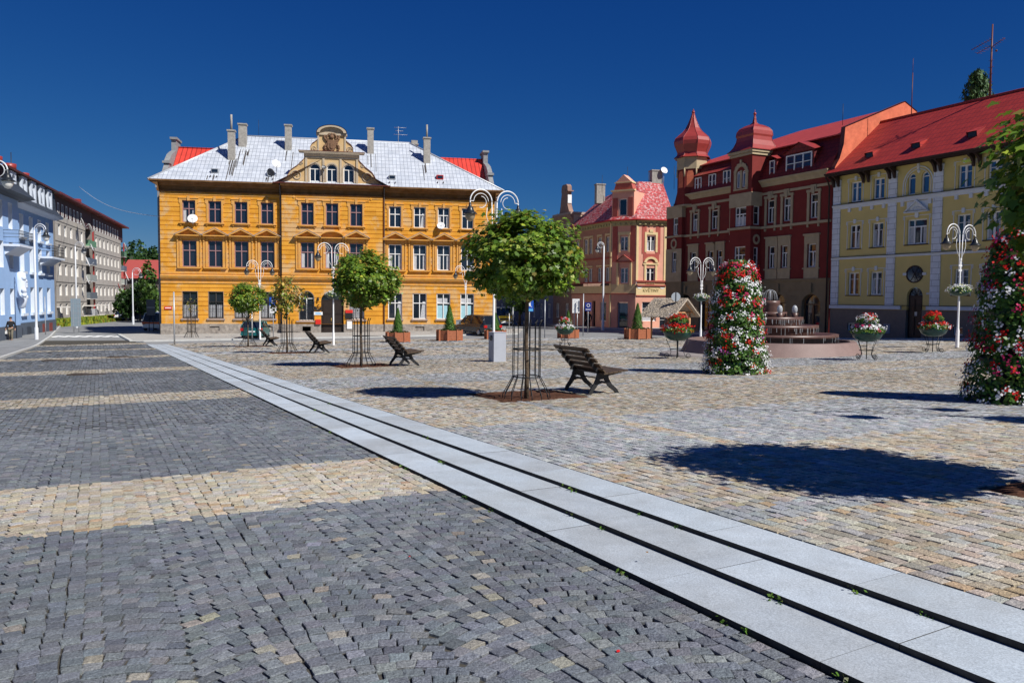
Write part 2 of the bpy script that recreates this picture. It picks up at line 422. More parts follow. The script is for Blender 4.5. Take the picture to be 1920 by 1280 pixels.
# ---- setts
NS = np.array([-SD[1], SD[0]]); TS = -SD; AR = float(RF@NS); AL = float(LF@NS)   # frame of the steps
def setts(name, A, L, ang, w, l, colr, zf, gap, near):
    """A: across centres, L: along centres (square coordinates)"""
    X = NS[0]*A+TS[0]*L; Y = NS[1]*A+TS[1]*L
    n = len(X); ca, sa = np.cos(ang), np.sin(ang)
    ex = np.stack([NS[0]*ca+TS[0]*sa, NS[1]*ca+TS[1]*sa], 1); ey = np.stack([-NS[0]*sa+TS[0]*ca, -NS[1]*sa+TS[1]*ca], 1)
    Z = zf(X, Y)+nrg.normal(0, .0015, n)
    tilt = nrg.normal(0, .022, (n, 2))
    cor = np.zeros((n, 4, 3)); sg = [(-1, -1), (1, -1), (1, 1), (-1, 1)]
    for i, (a, b) in enumerate(sg):
        j1 = nrg.normal(0, .0035, n); j2 = nrg.normal(0, .0035, n)
        dx = a*(w-gap)/2+j1; dy = b*(l-gap)/2+j2
        cor[:, i, 0] = X+ex[:, 0]*dx+ey[:, 0]*dy; cor[:, i, 1] = Y+ex[:, 1]*dx+ey[:, 1]*dy
        cor[:, i, 2] = Z+tilt[:, 0]*dx+tilt[:, 1]*dy+zf(cor[:, i, 0], cor[:, i, 1])-zf(X, Y)
    F = [cor]; Cc = [colr]
    if near is not None:
        k = near(X, Y); c = cor[k]; ctr = c.mean(1, keepdims=True)
        ins = ctr+(c-ctr)*.86; ins[:, :, 2] += .0025
        cor = cor[~k]; F = [cor, ins]; Cc = [colr[~k], colr[k]]
        low = c.copy(); low[:, :, 2] -= .02
        for i in range(4):
            j = (i+1) % 4
            F.append(np.stack([c[:, i], c[:, j], ins[:, j], ins[:, i]], 1)); Cc.append(colr[k]*.97)
            F.append(np.stack([low[:, i], low[:, j], c[:, j], c[:, i]], 1)); Cc.append(colr[k]*.9)
    o = cloud(name, np.concatenate(F), np.concatenate(Cc), G['sett'])
    return tag(o, kind='structure')
def palette(n, cols, w, j=.10, hue=.025):
    c = np.array(cols)[nrg.choice(len(cols), n, p=np.array(w)/sum(w))]
    return np.clip(c*(1+nrg.normal(0, j, (n, 1)))*(1+nrg.normal(0, hue, (n, 3))), .01, 1)
BEIGE = ([(.43, .36, .27), (.39, .35, .29), (.47, .43, .365), (.37, .365, .35), (.40, .30, .20), (.31, .28, .24)], [4, 4, 4, 3.5, 1.1, 1])
GREY = ([(.36, .375, .39), (.30, .315, .33), (.42, .42, .42), (.42, .38, .32)], [5, 4, 2, .6])
DARK = ([(.15, .165, .188), (.175, .19, .21), (.125, .138, .16), (.21, .22, .23), (.29, .27, .23)], [6, 6, 2, 1.5, .25])
BAND = ([(.45, .39, .29), (.43, .40, .345), (.385, .34, .27), (.40, .29, .19), (.37, .36, .34)], [5, 4, 3, 1, 2])
def view(X, Y, pad=1.12): return (Y > 1.0) & (np.abs(X) < (Y+1.2)*.66*pad+.6)
nearf = lambda d: (lambda X, Y: X*X+Y*Y < d*d)
def lowband(L, c, hw): return np.abs(L-c) < hw
# square: straight courses running with the steps
def square_setts(rr0, rr1, w, l, gap, near):
    A0 = AR+.006+w*(np.arange(int(40/w))+.5); K = int(74/l)
    ln = l*np.clip(nrg.normal(1, .16, (K, len(A0))), .68, 1.4); end = np.cumsum(ln, 0)-8+nrg.random(len(A0))[None, :]*l
    L = end-ln/2; A = np.broadcast_to(A0[None, :], L.shape)+nrg.normal(0, .0018, L.shape)
    A = A.ravel(); L = L.ravel(); ln = ln.ravel(); X = NS[0]*A+TS[0]*L; Y = NS[1]*A+TS[1]*L
    A2 = X*N2[0]+Y*N2[1]; L2 = X*T2[0]+Y*T2[1]; r = np.hypot(X, Y)
    ok = view(X, Y) & (r >= rr0) & (r < rr1) & (Y < 58.6)
    for i in range(len(PF)-1): ok &= side(X, Y, PF[i], PF[i+1]) < 0
    for px_ in PITS: ok &= ~((np.abs(A2-px_[0]) < px_[2]) & (np.abs(L2-px_[1]) < px_[2]))
    A, L, X, Y, A2, L2, ln = A[ok], L[ok], X[ok], Y[ok], A2[ok], L2[ok], ln[ok]; n = len(A)
    ph = (L2-6.95+nrg.normal(0, .03, n)) % 10.2
    grey = (ph < 3.15) & (np.abs(A2-6.25) > .16) & (np.abs(A2-13.2) > .16)
    grey |= (ph >= 3.15) & ((np.abs(A2-6.25) < .12) | (np.abs(A2-13.2) < .12))
    grey |= np.abs(ph-7.85) < .17
    c = palette(n, *BEIGE); g = palette(n, *GREY); c[grey] = g[grey]
    patch = 1+.10*np.sin(X*.9+1.3*np.sin(Y*.5))*np.sin(Y*.8+X*.3); c = c*patch[:, None]
    setts('square_paving', A, L, nrg.normal(0, .025, n), np.full(n, w), ln, c, zsq, gap, near)
# road: segmental arcs
def road_setts(rr0, rr1, s, gap, near):
    W = 12*s; As = []; Ls = []; An = []; tt = np.arange(-6, 62, s*1.15)
    for q in (.52, 1.52, 2.52):          # straight courses beside the steps
        Lc = tt+q*.031+nrg.normal(0, .004, len(tt)); Ac = np.full(len(tt), AL-s*q-.006)+nrg.normal(0, .002, len(tt)); X = NS[0]*Ac+TS[0]*Lc; Y = NS[1]*Ac+TS[1]*Lc; r = np.hypot(X, Y)
        ok = view(X, Y) & (r >= rr0) & (r < rr1); Ac, Lc, X, Y = Ac[ok], Lc[ok], X[ok], Y[ok]; n = len(Ac)
        c = palette(n, *DARK); g = palette(n, *BAND); bb = ((X*T2[0]+Y*T2[1]-6.85) % 10.22) < 2.0; c[bb] = g[bb]
        setts('road_edge_course', Ac, Lc, nrg.normal(0, .02, n), np.full(n, s), s*1.15*nrg.uniform(.93, 1.02, n), c, zroad, gap, near)
    rows = np.arange(-6, 60, s)
    for k in range(9):
        c = AL-3.05*s-W*(k+1); a = (np.arange(12)+.5)*s-W/2
        R = W*.95; sag = np.sqrt(R*R-a*a)-R; th = np.arcsin(-a/R)
        A, L = np.meshgrid(c+W/2+a, rows); L = L+sag[None, :]+nrg.normal(0, .005, A.shape); A = A+nrg.normal(0, .005, A.shape)
        As.append(A.ravel()); Ls.append(L.ravel()); An.append((np.broadcast_to(th, A.shape)).ravel())
    A = np.concatenate(As); L = np.concatenate(Ls); an = np.concatenate(An)
    X = NS[0]*A+TS[0]*L; Y = NS[1]*A+TS[1]*L; r = np.hypot(X, Y)
    ok = view(X, Y) & (r >= rr0) & (r < rr1) & (X > -4.7-.5052*Y+.22) & (Y < 57)
    A, L, X, Y, an = A[ok], L[ok], X[ok], Y[ok], an[ok]; n = len(A)
    ph = (X*T2[0]+Y*T2[1]-6.85+nrg.normal(0, .03, n)) % 10.22
    band = ph < 2.0
    c = palette(n, *DARK); g = palette(n, *BAND); c[band] = g[band]
    patch = 1+.12*np.sin(X*.8+1.5*np.sin(Y*.45))*np.sin(Y*.7+X*.4); c = c*patch[:, None]
    cs_ = np.cos(an); setts('road_paving', A, L, an+nrg.normal(0, .03, n), s/cs_*nrg.uniform(.97, 1.05, n), s*cs_*nrg.uniform(.97, 1.03, n), c, zroad, gap, near)
PITS = [(6.82, 13.6, .93), (6.7, 25.1, .95), (6.5, 37.0, .95), (6.3, 48.2, .95), (7.36, 3.45, .95)]
square_setts(0, 13, .103, .118, .010, nearf(13)); square_setts(13, 33, .103, .118, .011, None); square_setts(33, 90, .16, .24, .014, None)
road_setts(0, 13, .092, .006, nearf(13)); road_setts(13, 33, .092, .008, None); road_setts(33, 90, .17, .014, None)
# drain covers in the road
for px, D, w_ in ((162, 23.6, 1.0), (238, 34.5, 1.6), (120, 32, 1.6)):
    x, y, z = at(px, D); z = float(zroad(x, y))
    o = MB().box(-w_/2, w_/2, -.25, .25, -.02, .014).build('drain_cover', mat('cast_iron', (.06, .045, .035), .8, .3, var=.3, vscale=9))
    o.location = (x, y, z+.004); o.rotation_euler = (0, math.atan(.0195), R_(5))
    tag(o, {162: 'nearest iron drain cover in the grey road, by a beige band', 238: 'right one of the two farther iron drain covers in the road', 120: 'left one of the two farther iron drain covers in the road'}[px], 'drain cover', 'iron drain covers in the road')
# tree pits
def pit(A, L, hw):
    x, y = sq(A, L); mb = MB(); n = 12; vs = []
    for j in range(n+1):
        for i in range(n+1):
            p = sq(A-hw+2*hw*i/n, L-hw+2*hw*j/n)
            e = i in (0, n) or j in (0, n)
            vs.append((p[0], p[1], float(zsq(*p))+(-.02 if e else .005+rnd.uniform(-.012, .02))))
    mb.add(vs, [(j*(n+1)+i, j*(n+1)+i+1, (j+1)*(n+1)+i+1, (j+1)*(n+1)+i) for j in range(n) for i in range(n)])
    return tag(mb.build('bark_mulch_bed', G['mulch']), kind='stuff')
for a, b, h in PITS: pit(a, b, h)
# ------------------------------------------------------------------ building kit
def wall(mb, u0, u1, z0, z1, ops=(), yf=0., depth=.22, mi=0, rmi=None, grooves=(), gd=.035, gh=.05, back=False):
    rmi = mi if rmi is None else rmi
    zs = {z0, z1}; us = {u0, u1}; gs = []
    for g in grooves:
        if z0 < g-gh/2 and g+gh/2 < z1: zs |= {g-gh/2, g+gh/2}; gs.append((g-gh/2, g+gh/2))
    for o in ops: us |= {o[0], o[1]}; zs |= {o[2], o[3]}
    us = sorted(u for u in us if u0-1e-6 <= u <= u1+1e-6); zs = sorted(z for z in zs if z0-1e-6 <= z <= z1+1e-6)
    def ing(z): return any(a < z < b for a, b in gs)
    for j in range(len(zs)-1):
        zm = (zs[j]+zs[j+1])/2; y = yf+(gd if ing(zm) else 0); run = None
        for i in range(len(us)):
            solid = i < len(us)-1 and not any(o[0] < (us[i]+us[i+1])/2 < o[1] and o[2] < zm < o[3] for o in ops)
            if solid and run is None: run = us[i]
            if not solid and run is not None:
                a, b = run, us[i]; run = None
                mb.quad((a, y, zs[j]), (b, y, zs[j]), (b, y, zs[j+1]), (a, y, zs[j+1]), mi)
                if y > yf:
                    mb.quad((a, yf, zs[j]), (b, yf, zs[j]), (b, y, zs[j]), (a, y, zs[j]), mi)
                    mb.quad((a, y, zs[j+1]), (b, y, zs[j+1]), (b, yf, zs[j+1]), (a, yf, zs[j+1]), mi)
    for o in ops:
        a, b, c, d = o[:4]; yb = yf+depth; arch = o[4] if len(o) > 4 else 0
        top = d-arch
        mb.quad((a, yf, c), (b, yf, c), (b, yb, c), (a, yb, c), rmi)
        mb.quad((a, yf, c), (a, yb, c), (a, yb, top), (a, yf, top), rmi)
        mb.quad((b, yb, c), (b, yf, c), (b, yf, top), (b, yb, top), rmi)
        if not arch: mb.quad((a, yb, d), (b, yb, d), (b, yf, d), (a, yf, d), rmi)
        else:
            n = 12; m = (a+b)/2; h = (b-a)/2
            P = [(m-h*math.cos(math.pi*i/n), top+arch*math.sin(math.pi*i/n)) for i in range(n+1)]
            for i in range(n):
                p, q = P[i], P[i+1]
                mb.quad((p[0], yf, p[1]), (p[0], yb, p[1]), (q[0], yb, q[1]), (q[0], yf, q[1]), rmi)
                cx = a if i < n/2 else b
                mb.tri((cx, yf, d), (p[0], yf, p[1]), (q[0], yf, q[1]), mi)
            mb.tri((a, yf, d), (m, yf, d), (m, yf, d), mi) if False else None
            mb.tri((a, yf, d), (P[n//2][0], yf, P[n//2][1]), (b, yf, d), mi) if False else None
            # top sliver between the crown of the arch and the head line
    return mb
def window(name, w, h, depth=.2, frame='winwhite', glass='glass', bars='cross', arch=0, parent=None, split=.62, fw=.07, curtain=0, grille=0):
    """origin: middle of the sill line on the wall plane"""
    f = MB(); y0, y1 = depth-.09, depth-.01; hw = w/2; top = h-arch
    f.box(-hw, -hw+fw, y0, y1, 0, top); f.box(hw-fw, hw, y0, y1, 0, top); f.box(-hw+fw, hw-fw, y0, y1, 0, fw)
    def arc(r0, r1, ya, yb, n=12):
        k0, k1 = arch/hw*1., 1.
        for i in range(n):
            a, b = math.pi*i/n, math.pi*(i+1)/n
            p = [(-r*math.cos(t), top+r*math.sin(t)*arch/hw) for r in (r0, r1) for t in (a, b)]
            f.add([(q[0], y, q[1]) for y in (ya, yb) for q in p], [(0, 2, 3, 1), (4, 5, 7, 6), (0, 1, 5, 4), (2, 6, 7, 3)])
    if arch: arc(hw-fw, hw, y0, y1); f.box(-hw+fw, hw-fw, y0+.004, y1, top-fw*.6, top+fw*.2)
    else: f.box(-hw+fw, hw-fw, y0, y1, h-fw, h)
    mw = fw*.5
    zt = h*split
    if bars == 'cross':
        f.box(-mw, mw, y0-.006, y1, fw, (h-fw) if not arch else top); 
        if not arch: f.box(-hw+fw, hw-fw, y0-.012, y1-.002, zt-mw, zt+mw)
    elif bars == 'tee':
        f.box(-mw, mw, y0-.006, y1, fw, zt-mw); f.box(-hw+fw, hw-fw, y0-.012, y1-.002, zt-mw, zt+mw)
    elif bars == 'casement':      # two casements with a small upper bar each
        f.box(-mw*1.6, mw*1.6, y0-.006, y1, fw, h-fw); f.box(-hw+fw, -mw*1.6, y0-.01, y1-.002, zt-.015, zt+.015); f.box(mw*1.6, hw-fw, y0-.01, y1-.002, zt-.015, zt+.015)
    elif bars == 'three':
        for x in (-w/6, w/6): f.box(x-mw, x+mw, y0-.006, y1, fw, h-fw)
        f.box(-hw+fw, hw-fw, y0-.012, y1-.002, zt-mw*.5, zt+mw*.5)
    elif bars == 'threetop':
        f.box(-hw+fw, hw-fw, y0-.012, y1-.002, zt-mw, zt+mw); f.box(-w/6-mw, -w/6+mw, y0-.006, y1, fw, zt-mw); f.box(w/6-mw, w/6+mw, y0-.006, y1, fw, zt-mw); f.box(-w/6-mw, -w/6+mw, y0-.006, y1, zt+mw, h-fw)
    elif bars == 'bar': f.box(-hw+fw, hw-fw, y0-.006, y1-.002, zt-mw*.5, zt+mw*.5)
    wo = f.build(name, G[frame] if isinstance(frame, str) else frame, parent)
    p = MB(); yp = depth-.03
    if arch:
        n = 12; P = [(-hw+.01, yp, .01), (hw-.01, yp, .01)]+[((hw-.01)*math.cos(math.pi*i/n), yp, top+(arch-.01)*math.sin(math.pi*i/n)) for i in range(n+1)]
        p.add(P, [tuple(range(len(P)))])
    else: p.quad((-hw+.01, yp, .01), (hw-.01, yp, .01), (hw-.01, yp, h-.01), (-hw+.01, yp, h-.01))
    if curtain:
        z1 = zt-.05
        if curtain == 1:
            for a, b in ((-hw+fw, -hw*.45), (hw*.5, hw-fw)): p.quad((a, yp-.004, fw), (b, yp-.004, fw), (b*.98, yp-.004, z1), (a, yp-.004, z1), 1)
        elif curtain == 2: p.quad((-hw+fw, yp-.004, fw), (hw-fw, yp-.004, fw), (hw-fw, yp-.004, h*.5), (-hw+fw, yp-.004, h*.5), 1)
        elif curtain == 3:
            p.quad((-hw+fw, yp-.004, fw), (-mw-.03, yp-.004, fw), (-mw-.03, yp-.004, z1*.9), (-hw+fw, yp-.004, z1*.9), 2); p.quad((mw+.02, yp-.004, fw), (hw*.6, yp-.004, fw), (hw*.6, yp-.004, z1*.9), (mw+.02, yp-.004, z1*.9), 2)
            p.quad((-hw+fw, yp-.004, zt+mw), (-mw-.03, yp-.004, zt+mw), (-mw-.03, yp-.004, zt+h*.2), (-hw+fw, yp-.004, zt+h*.2), 1); p.quad((mw+.02, yp-.004, zt+mw), (hw*.6, yp-.004, zt+mw), (hw*.6, yp-.004, zt+h*.2), (mw+.02, yp-.004, zt+h*.2), 1)
        elif curtain == 4: p.quad((hw*.12, yp-.004, fw), (hw-fw, yp-.004, fw), (hw-fw, yp-.004, z1+.2), (hw*.45, yp-.004, z1+.2), 1)
    p.build('pane', [G[glass], G['curtain'], G['cyan']], wo)
    if grille:
        g = MB(); n = int(w/.13)
        for i in range(n+1): x = -hw+.03+(w-.06)*i/n; g.box(x-.011, x+.011, .03, .052, 0, h*(.67 if not arch else .6))
        for z in (.12, h*.34, h*.62): g.box(-hw, hw, .026, .03, z-.014, z+.014)
        g.build('window_grille', G['iron'], wo)
    return wo
def surround(wo, w, h, m, t=.2, pr=.05, style='ears', sill=.1, arch=0, sillm=None):
    s = MB(); hw = w/2; e = .1
    if arch:
        n = 12; top = h-arch
        s.box(-hw-t, -hw, -pr, .005, -.0, top); s.box(hw, hw+t, -pr, .005, -.0, top)
        for i in range(n):
            a, b = math.pi*i/n, math.pi*(i+1)/n
            p = [(-(hw+r)*math.cos(q), top+(arch+r)*math.sin(q)) for r in (0, t) for q in (a, b)]
            s.add([(q[0], y, q[1]) for y in (-pr, .005) for q in p], [(0, 1, 3, 2), (0, 4, 5, 1), (2, 3, 7, 6)])
    else:
        s.box(-hw-t, -hw, -pr, .005, 0, h); s.box(hw, hw+t, -pr, .005, 0, h)
        s.box(-hw-t, hw+t, -pr, .005, h, h+t)
        if style == 'ears':
            s.box(-hw-t-e, -hw-t, -pr, .005, h-.25, h+t); s.box(hw+t, hw+t+e, -pr, .005, h-.25, h+t)
            s.box(-hw-t-e*1.2, hw+t+e*1.2, -pr-.05, .005, h+t, h+t+.06)
            s.box(-.1, .1, -pr-.1, -pr, h-.05, h+t+.2)
    if sill: s.box(-hw-t-.1, hw+t+.1, -pr-.12, .005, -sill, -.002); s.box(-hw-t, -hw-.05, -pr-.05, .005, -sill-.14, -sill); s.box(hw+.05, hw+t, -pr-.05, .005, -sill-.14, -sill)
    return s.build('window_surround', m, wo)
SPLIT = {'middle_cornice', 'pale_moulding', 'red_moulding', 'corner_bay_trim', 'bay_trim', 'turret_trim', 'plinth', 'tan_cornice', 'lightning_rod', 'roof_stains', 'eaves_cornice', 'frieze_band', 'string_course', 'gable_trim', 'window_pediment', 'steep_roof', 'entrance_porch', 'roof_aerial', 'turret_panels', 'attic_slope', 'white_swags'}
def pieces(mb, gap=.12):
    """one MB per separate piece (faces whose boxes come within gap of each other stay together)"""
    bx = []
    for f in mb.f:
        p = np.array([mb.v[i] for i in f]); bx.append((p.min(0)-gap/2, p.max(0)+gap/2))
    lo = np.array([b[0] for b in bx]); hi = np.array([b[1] for b in bx]); n = len(bx); lab = -np.ones(n, int); k = 0
    for i in range(n):
        if lab[i] >= 0: continue
        st_ = [i]; lab[i] = k
        while st_:
            j = st_.pop(); m = (lab < 0) & (lo <= hi[j]).all(1) & (hi >= lo[j]).all(1)
            idx = np.nonzero(m)[0]; lab[idx] = k; st_ += list(idx)
        k += 1
    out = []
    for q in range(k):
        o = MB(); mp = {}
        for j in np.nonzero(lab == q)[0]:
            f = []
            for i in mb.f[j]:
                if i not in mp: mp[i] = len(o.v); o.v.append(mb.v[i])
                f.append(mp[i])
            o.f.append(tuple(f)); o.m.append(mb.m[j]); o.s.append(mb.s[j])
        out.append(o)
    return out
class Bld:
    def __init__(s, name, label, cat, ox, D, az, zb, org=None, group=None):
        if org is None: d = ray(ox, 560); org = (d[0]*D, D)
        s.zb = zb; s.az = az
        s.root = thing(name, (org[0], org[1], zb), R_(90-az), label, cat, group)
    def part(s, name, mb, m, parent=None):
        if name in SPLIT and parent is None:
            out = None
            for q in pieces(mb): out = q.build(name, m, s.root, dz=-s.zb)
            return out
        return mb.build(name, m, parent or s.root, dz=(-s.zb if parent is None else 0))
    def put(s, proto, u, z, y=0, label=None):
        o = dup(proto, s.root, (u, y, z-s.zb), 0)
        return o
PROTO = []
def proto(o): PROTO.append(o); return o
def kill(o):
    for c in tree_of(o): kill(c)
    bpy.data.objects.remove(o)
def cornice(mb, u0, u1, prof, y0=0., mi=0, ends=True, ext=None):
    """prof: list of (out, z) outline; pushed along the facade; returns at both ends"""
    e = ext if ext is not None else 0
    P = [(y0-o, z) for o, z in prof]; n = len(P)
    vs = [(u0-(o if ends else 0), y0-o, z) for o, z in prof]+[(u1+(o if ends else 0), y0-o, z) for o, z in prof]
    mb.add(vs, [(i, i+n, i+1+n, i+1) for i in range(n-1)], mi)
    if ends:
        for s_, k, u in ((-1, 0, u0), (1, n, u1)):
            w = [(u+s_*o, y0+8, z) for o, z in prof]
            b = len(mb.v); 
            vv = [vs[k+i] for i in range(n)]+w
            mb.add(vv, [(i, i+1, i+1+n, i+n) if s_ > 0 else (i+n, i+n+1, i+1, i) for i in range(n-1)], mi)
    else:
        mb.add([vs[i] for i in range(n)], [tuple(range(n))], mi); mb.add([vs[n+i] for i in range(n)], [tuple(range(n-1, -1, -1))], mi)
def dish(mb, c, r, yaw, mi=0, arm=True, pitch=25):
    """offset dish at c facing direction yaw (degrees from -y)"""
    T = mb.T; q = Matrix.Translation(c) @ Matrix.Rotation(R_(yaw), 4, 'Z') @ Matrix.Rotation(R_(90-pitch), 4, 'X')
    mb.T = q
    mb.lathe([(0, -.12*r), (r*.5, -.08*r), (r*.85, .0), (r, .06*r), (r*1.0, .1*r), (r*.84, .03*r), (r*.5, -.04*r), (0, -.07*r)], seg=18, mi=mi, cap=False)
    if arm: mb.tube([(0, -r*.9, 0), (0, -r*.5, r*.9)], .02, 6, mi=1); mb.box(-.05, .05, -r*.55, -r*.4, r*.8, r*1.0, 1)
    mb.T = T
def gutter_pipe(mb, u, y, z0, z1, r=.055): mb.tube([(u, y, z1), (u, y, z0)], r, 8)
# ------------------------------------------------------------------ the orange post office
def fp_(o):
    pass
ORG = tiles('orange_render', (.66, .29, .03), (.50, .20, .02), 1.1, .36, gap=.012, rough=.85, spec=.15, col2=(.70, .335, .045), var=.05, bump=.15, off=.5, patch=(.58, .45, .28), pamt=.55, pscale=.42)
ORG2 = mat('orange_render_plain', (.64, .28, .03), .85, .15, var=.12, vscale=1.5, col2=(.55, .36, .18), mscale=1.1, mamt=.5)
TRIM = mat('orange_trim', (.64, .305, .05), .85, .15, var=.12, vscale=2, col2=(.50, .34, .2), mscale=2.5, mamt=.4)
SAND = mat('sand_gable_render', (.56, .42, .24), .88, .15, var=.14, vscale=1.6, col2=(.62, .36, .12), mscale=.9, mamt=.55)
SAND2 = mat('grey_gable_trim', (.46, .38, .28), .88, .15, var=.12, vscale=2.5)
BRN = mat('crest_stone', (.20, .115, .07), .9, .2, var=.35, vscale=9, bump=.4, bscale=20)
TIN = tiles('tin_shingles', (.66, .70, .76), (.31, .34, .39), .33, .40, axes='xz', gap=.06, rough=.42, spec=.5, metal=.25, off=0, var=.07, bump=.3, patch=(.42, .47, .55), pamt=.35, pscale=1.1)
TINY = tiles('tin_shingles_side', (.66, .70, .76), (.31, .34, .39), .33, .40, axes='yz', gap=.06, rough=.42, spec=.5, metal=.25, off=0, var=.07, bump=.3)
RTIN = tiles('red_sheet_roof', (.62, .06, .04), (.30, .03, .02), .42, 30, axes='xz', gap=.10, rough=.4, spec=.4, off=0, var=.05, bump=.5)
ROOFTAR = mat('soot_stain', (.07, .06, .055), .8, .2, var=.4, vscale=4)
EAVE = mat('eave_shade_render', (.15, .07, .02), .85, .15, var=.25, vscale=2, col2=(.2, .12, .07), mscale=1.6, mamt=.5)  # shadow below the roof edge is put into this dark brown
FLASH = mat('brown_flashing', (.13, .035, .025), .5, .4, var=.2)

B = Bld('orange_post_office', 'long orange post office with a silver tin roof and a curved middle gable', 'building', 302, 66.5, 79.2, -1.72)
Z0 = -1.9; PZ = -.75; L1, L2 = 9.75, 18.15; RP = .46       # risalit between L1 and L2 stands RP forward
up_u = [2.27, 4.33, 6.42, 8.53, 19.25, 21.38, 23.48, 25.6]; ri_u = [11.86, 13.9, 15.93]
g1 = [-.4+.36*i for i in range(1, 9)]; g2 = [3.75+.36*i for i in range(18)]
w = MB()
opsL = [(u-.52, u+.52, 7.68, 9.5) for u in up_u]+[(u-.57, u+.57, 4.0, 6.2) for u in up_u]+[(u-.6, u+.6, -.3, 1.95) for u in up_u]
gr = [-.4+.38*i for i in range(1, 8)]+[3.6+.38*i for i in range(1, 17)]
wall(w, 0, L1, PZ, 10.2, [o for o in opsL if o[1] < L1], 0, .24, 0, 1, gr)
wall(w, L2, 28, PZ, 10.2, [o for o in opsL if o[0] > L2], 0, .24, 0, 1, gr)
opsR = [(u-.52, u+.52, 7.64, 9.54) for u in ri_u]+[(u-.57, u+.57, 4.0, 6.2) for u in ri_u]+[(11.1, 12.4, -.45, 2.1, .65), (12.95, 14.85, -1.9, 2.05, .8), (15.3, 16.6, -.35, 2.0, .65)]
wall(w, L1, L2, PZ, 10.2, [o if o[2] > -1 else (12.95, 14.85, PZ, 2.05, .8) for o in opsR], -RP, .3, 0, 1, gr)
for u in (L1, L2): w.quad((u, -RP, PZ), (u, 0, PZ), (u, 0, 11), (u, -RP, 11))
w.quad((0, 12, Z0), (0, 0, Z0), (0, 0, 10.8), (0, 12, 10.8)); w.quad((28, 0, Z0), (28, 12, Z0), (28, 12, 10.8), (28, 0, 10.8)); w.quad((28, 12, Z0), (0, 12, Z0), (0, 12, 10.8), (28, 12, 10.8))
# quoins on the corners: flush rows standing 2 cm proud every other course
W1 = B.part('wall', w, [ORG, ORG2])
p = MB()
wall(p, -.06, L1, Z0, PZ, [(u-.4, u+.4, -1.35, -.95) for u in (4.2, 8.5)], -.07, .1); wall(p, L2, 28.06, Z0, PZ, [(u-.4, u+.4, -1.35, -.95) for u in (21.4, 25.6)], -.07, .1)
wall(p, L1-.07, 12.95, Z0, PZ, [(11.4, 12.1, -1.35, -.95)], -RP-.07, .1); wall(p, 14.85, L2+.07, Z0, PZ, [], -RP-.07, .1)
for a, b, y in ((-.06, L1-.07, -.07), (L2+.07, 28.06, -.07), (L1-.07, 12.95, -RP-.07), (14.85, L2+.07, -RP-.07)): p.quad((a, y, PZ), (b, y, PZ), (b, y+.07, PZ), (a, y+.07, PZ))
for u, s in ((L1-.07, 1), (L2+.07, 1)): p.quad((u, -RP-.07, Z0), (u, 0, Z0), (u, 0, PZ), (u, -RP-.07, PZ))
p.quad((-.06, 3, Z0), (-.06, -.07, Z0), (-.06, -.07, PZ), (-.06, 3, PZ)); p.quad((28.06, -.07, Z0), (28.06, 3, Z0), (28.06, 3, PZ), (28.06, -.07, PZ))
for u in (4.2, 8.5, 21.4, 25.6): p.quad((u-.4, .03, -1.35), (u+.4, .03, -1.35), (u+.4, .03, -.95), (u-.4, .03, -.95))
B.part('plinth', p, G['stone'])
# mid cornice and frieze
c = MB(); mid = [(.0, 2.62), (.06, 2.62), (.06, 2.72), (.0, 2.74), (.03, 2.95), (.10, 3.0), (.22, 3.08), (.24, 3.18), (.27, 3.2), (.27, 3.28), (.0, 3.36)]
for a, b, y in ((0, L1, 0), (L2, 28, 0), (L1, L2, -RP)):
    cornice(c, a, b, [(o, z) for o, z in mid], y, 0, ends=False)
for a, b, y in ((0, L1, 0), (L2, 28, 0), (L1, L2, -RP)):
    c.box(a, b, y-.05, y, 3.42, 3.6)
    c.box(a, b, y-.04, y, 9.95, 10.06)
for a, b in ((L1, L1+.05), (L2-.05, L2)): c.box(a, b, -RP-.27, 0, 3.2, 3.28)
B.part('middle_cornice', c, TRIM)
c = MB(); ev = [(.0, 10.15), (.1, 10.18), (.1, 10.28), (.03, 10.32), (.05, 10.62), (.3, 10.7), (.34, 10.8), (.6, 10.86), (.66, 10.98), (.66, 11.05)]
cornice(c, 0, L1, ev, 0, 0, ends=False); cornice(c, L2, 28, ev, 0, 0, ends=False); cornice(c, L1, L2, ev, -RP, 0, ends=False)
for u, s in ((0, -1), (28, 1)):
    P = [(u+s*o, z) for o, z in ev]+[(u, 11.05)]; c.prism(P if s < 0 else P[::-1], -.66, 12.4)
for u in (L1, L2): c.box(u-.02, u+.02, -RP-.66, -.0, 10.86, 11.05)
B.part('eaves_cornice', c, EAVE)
# flat frame over the middle windows
c = MB()
for a, b, z0, z1 in ((10.9, 17.0, 10.02, 10.07), (10.9, 17.0, 9.74, 9.79), (10.9, 10.96, 9.79, 10.02), (16.94, 17.0, 9.79, 10.02)): c.box(a, b, -RP-.05, -RP, z0, z1)
c.sphere((10.75, -RP, 9.97), .13, 10, 6, sc=(1, .5, 1)); c.sphere((17.15, -RP, 9.97), .13, 10, 6, sc=(1, .5, 1))
B.part('frieze_panel', c, ORG2)
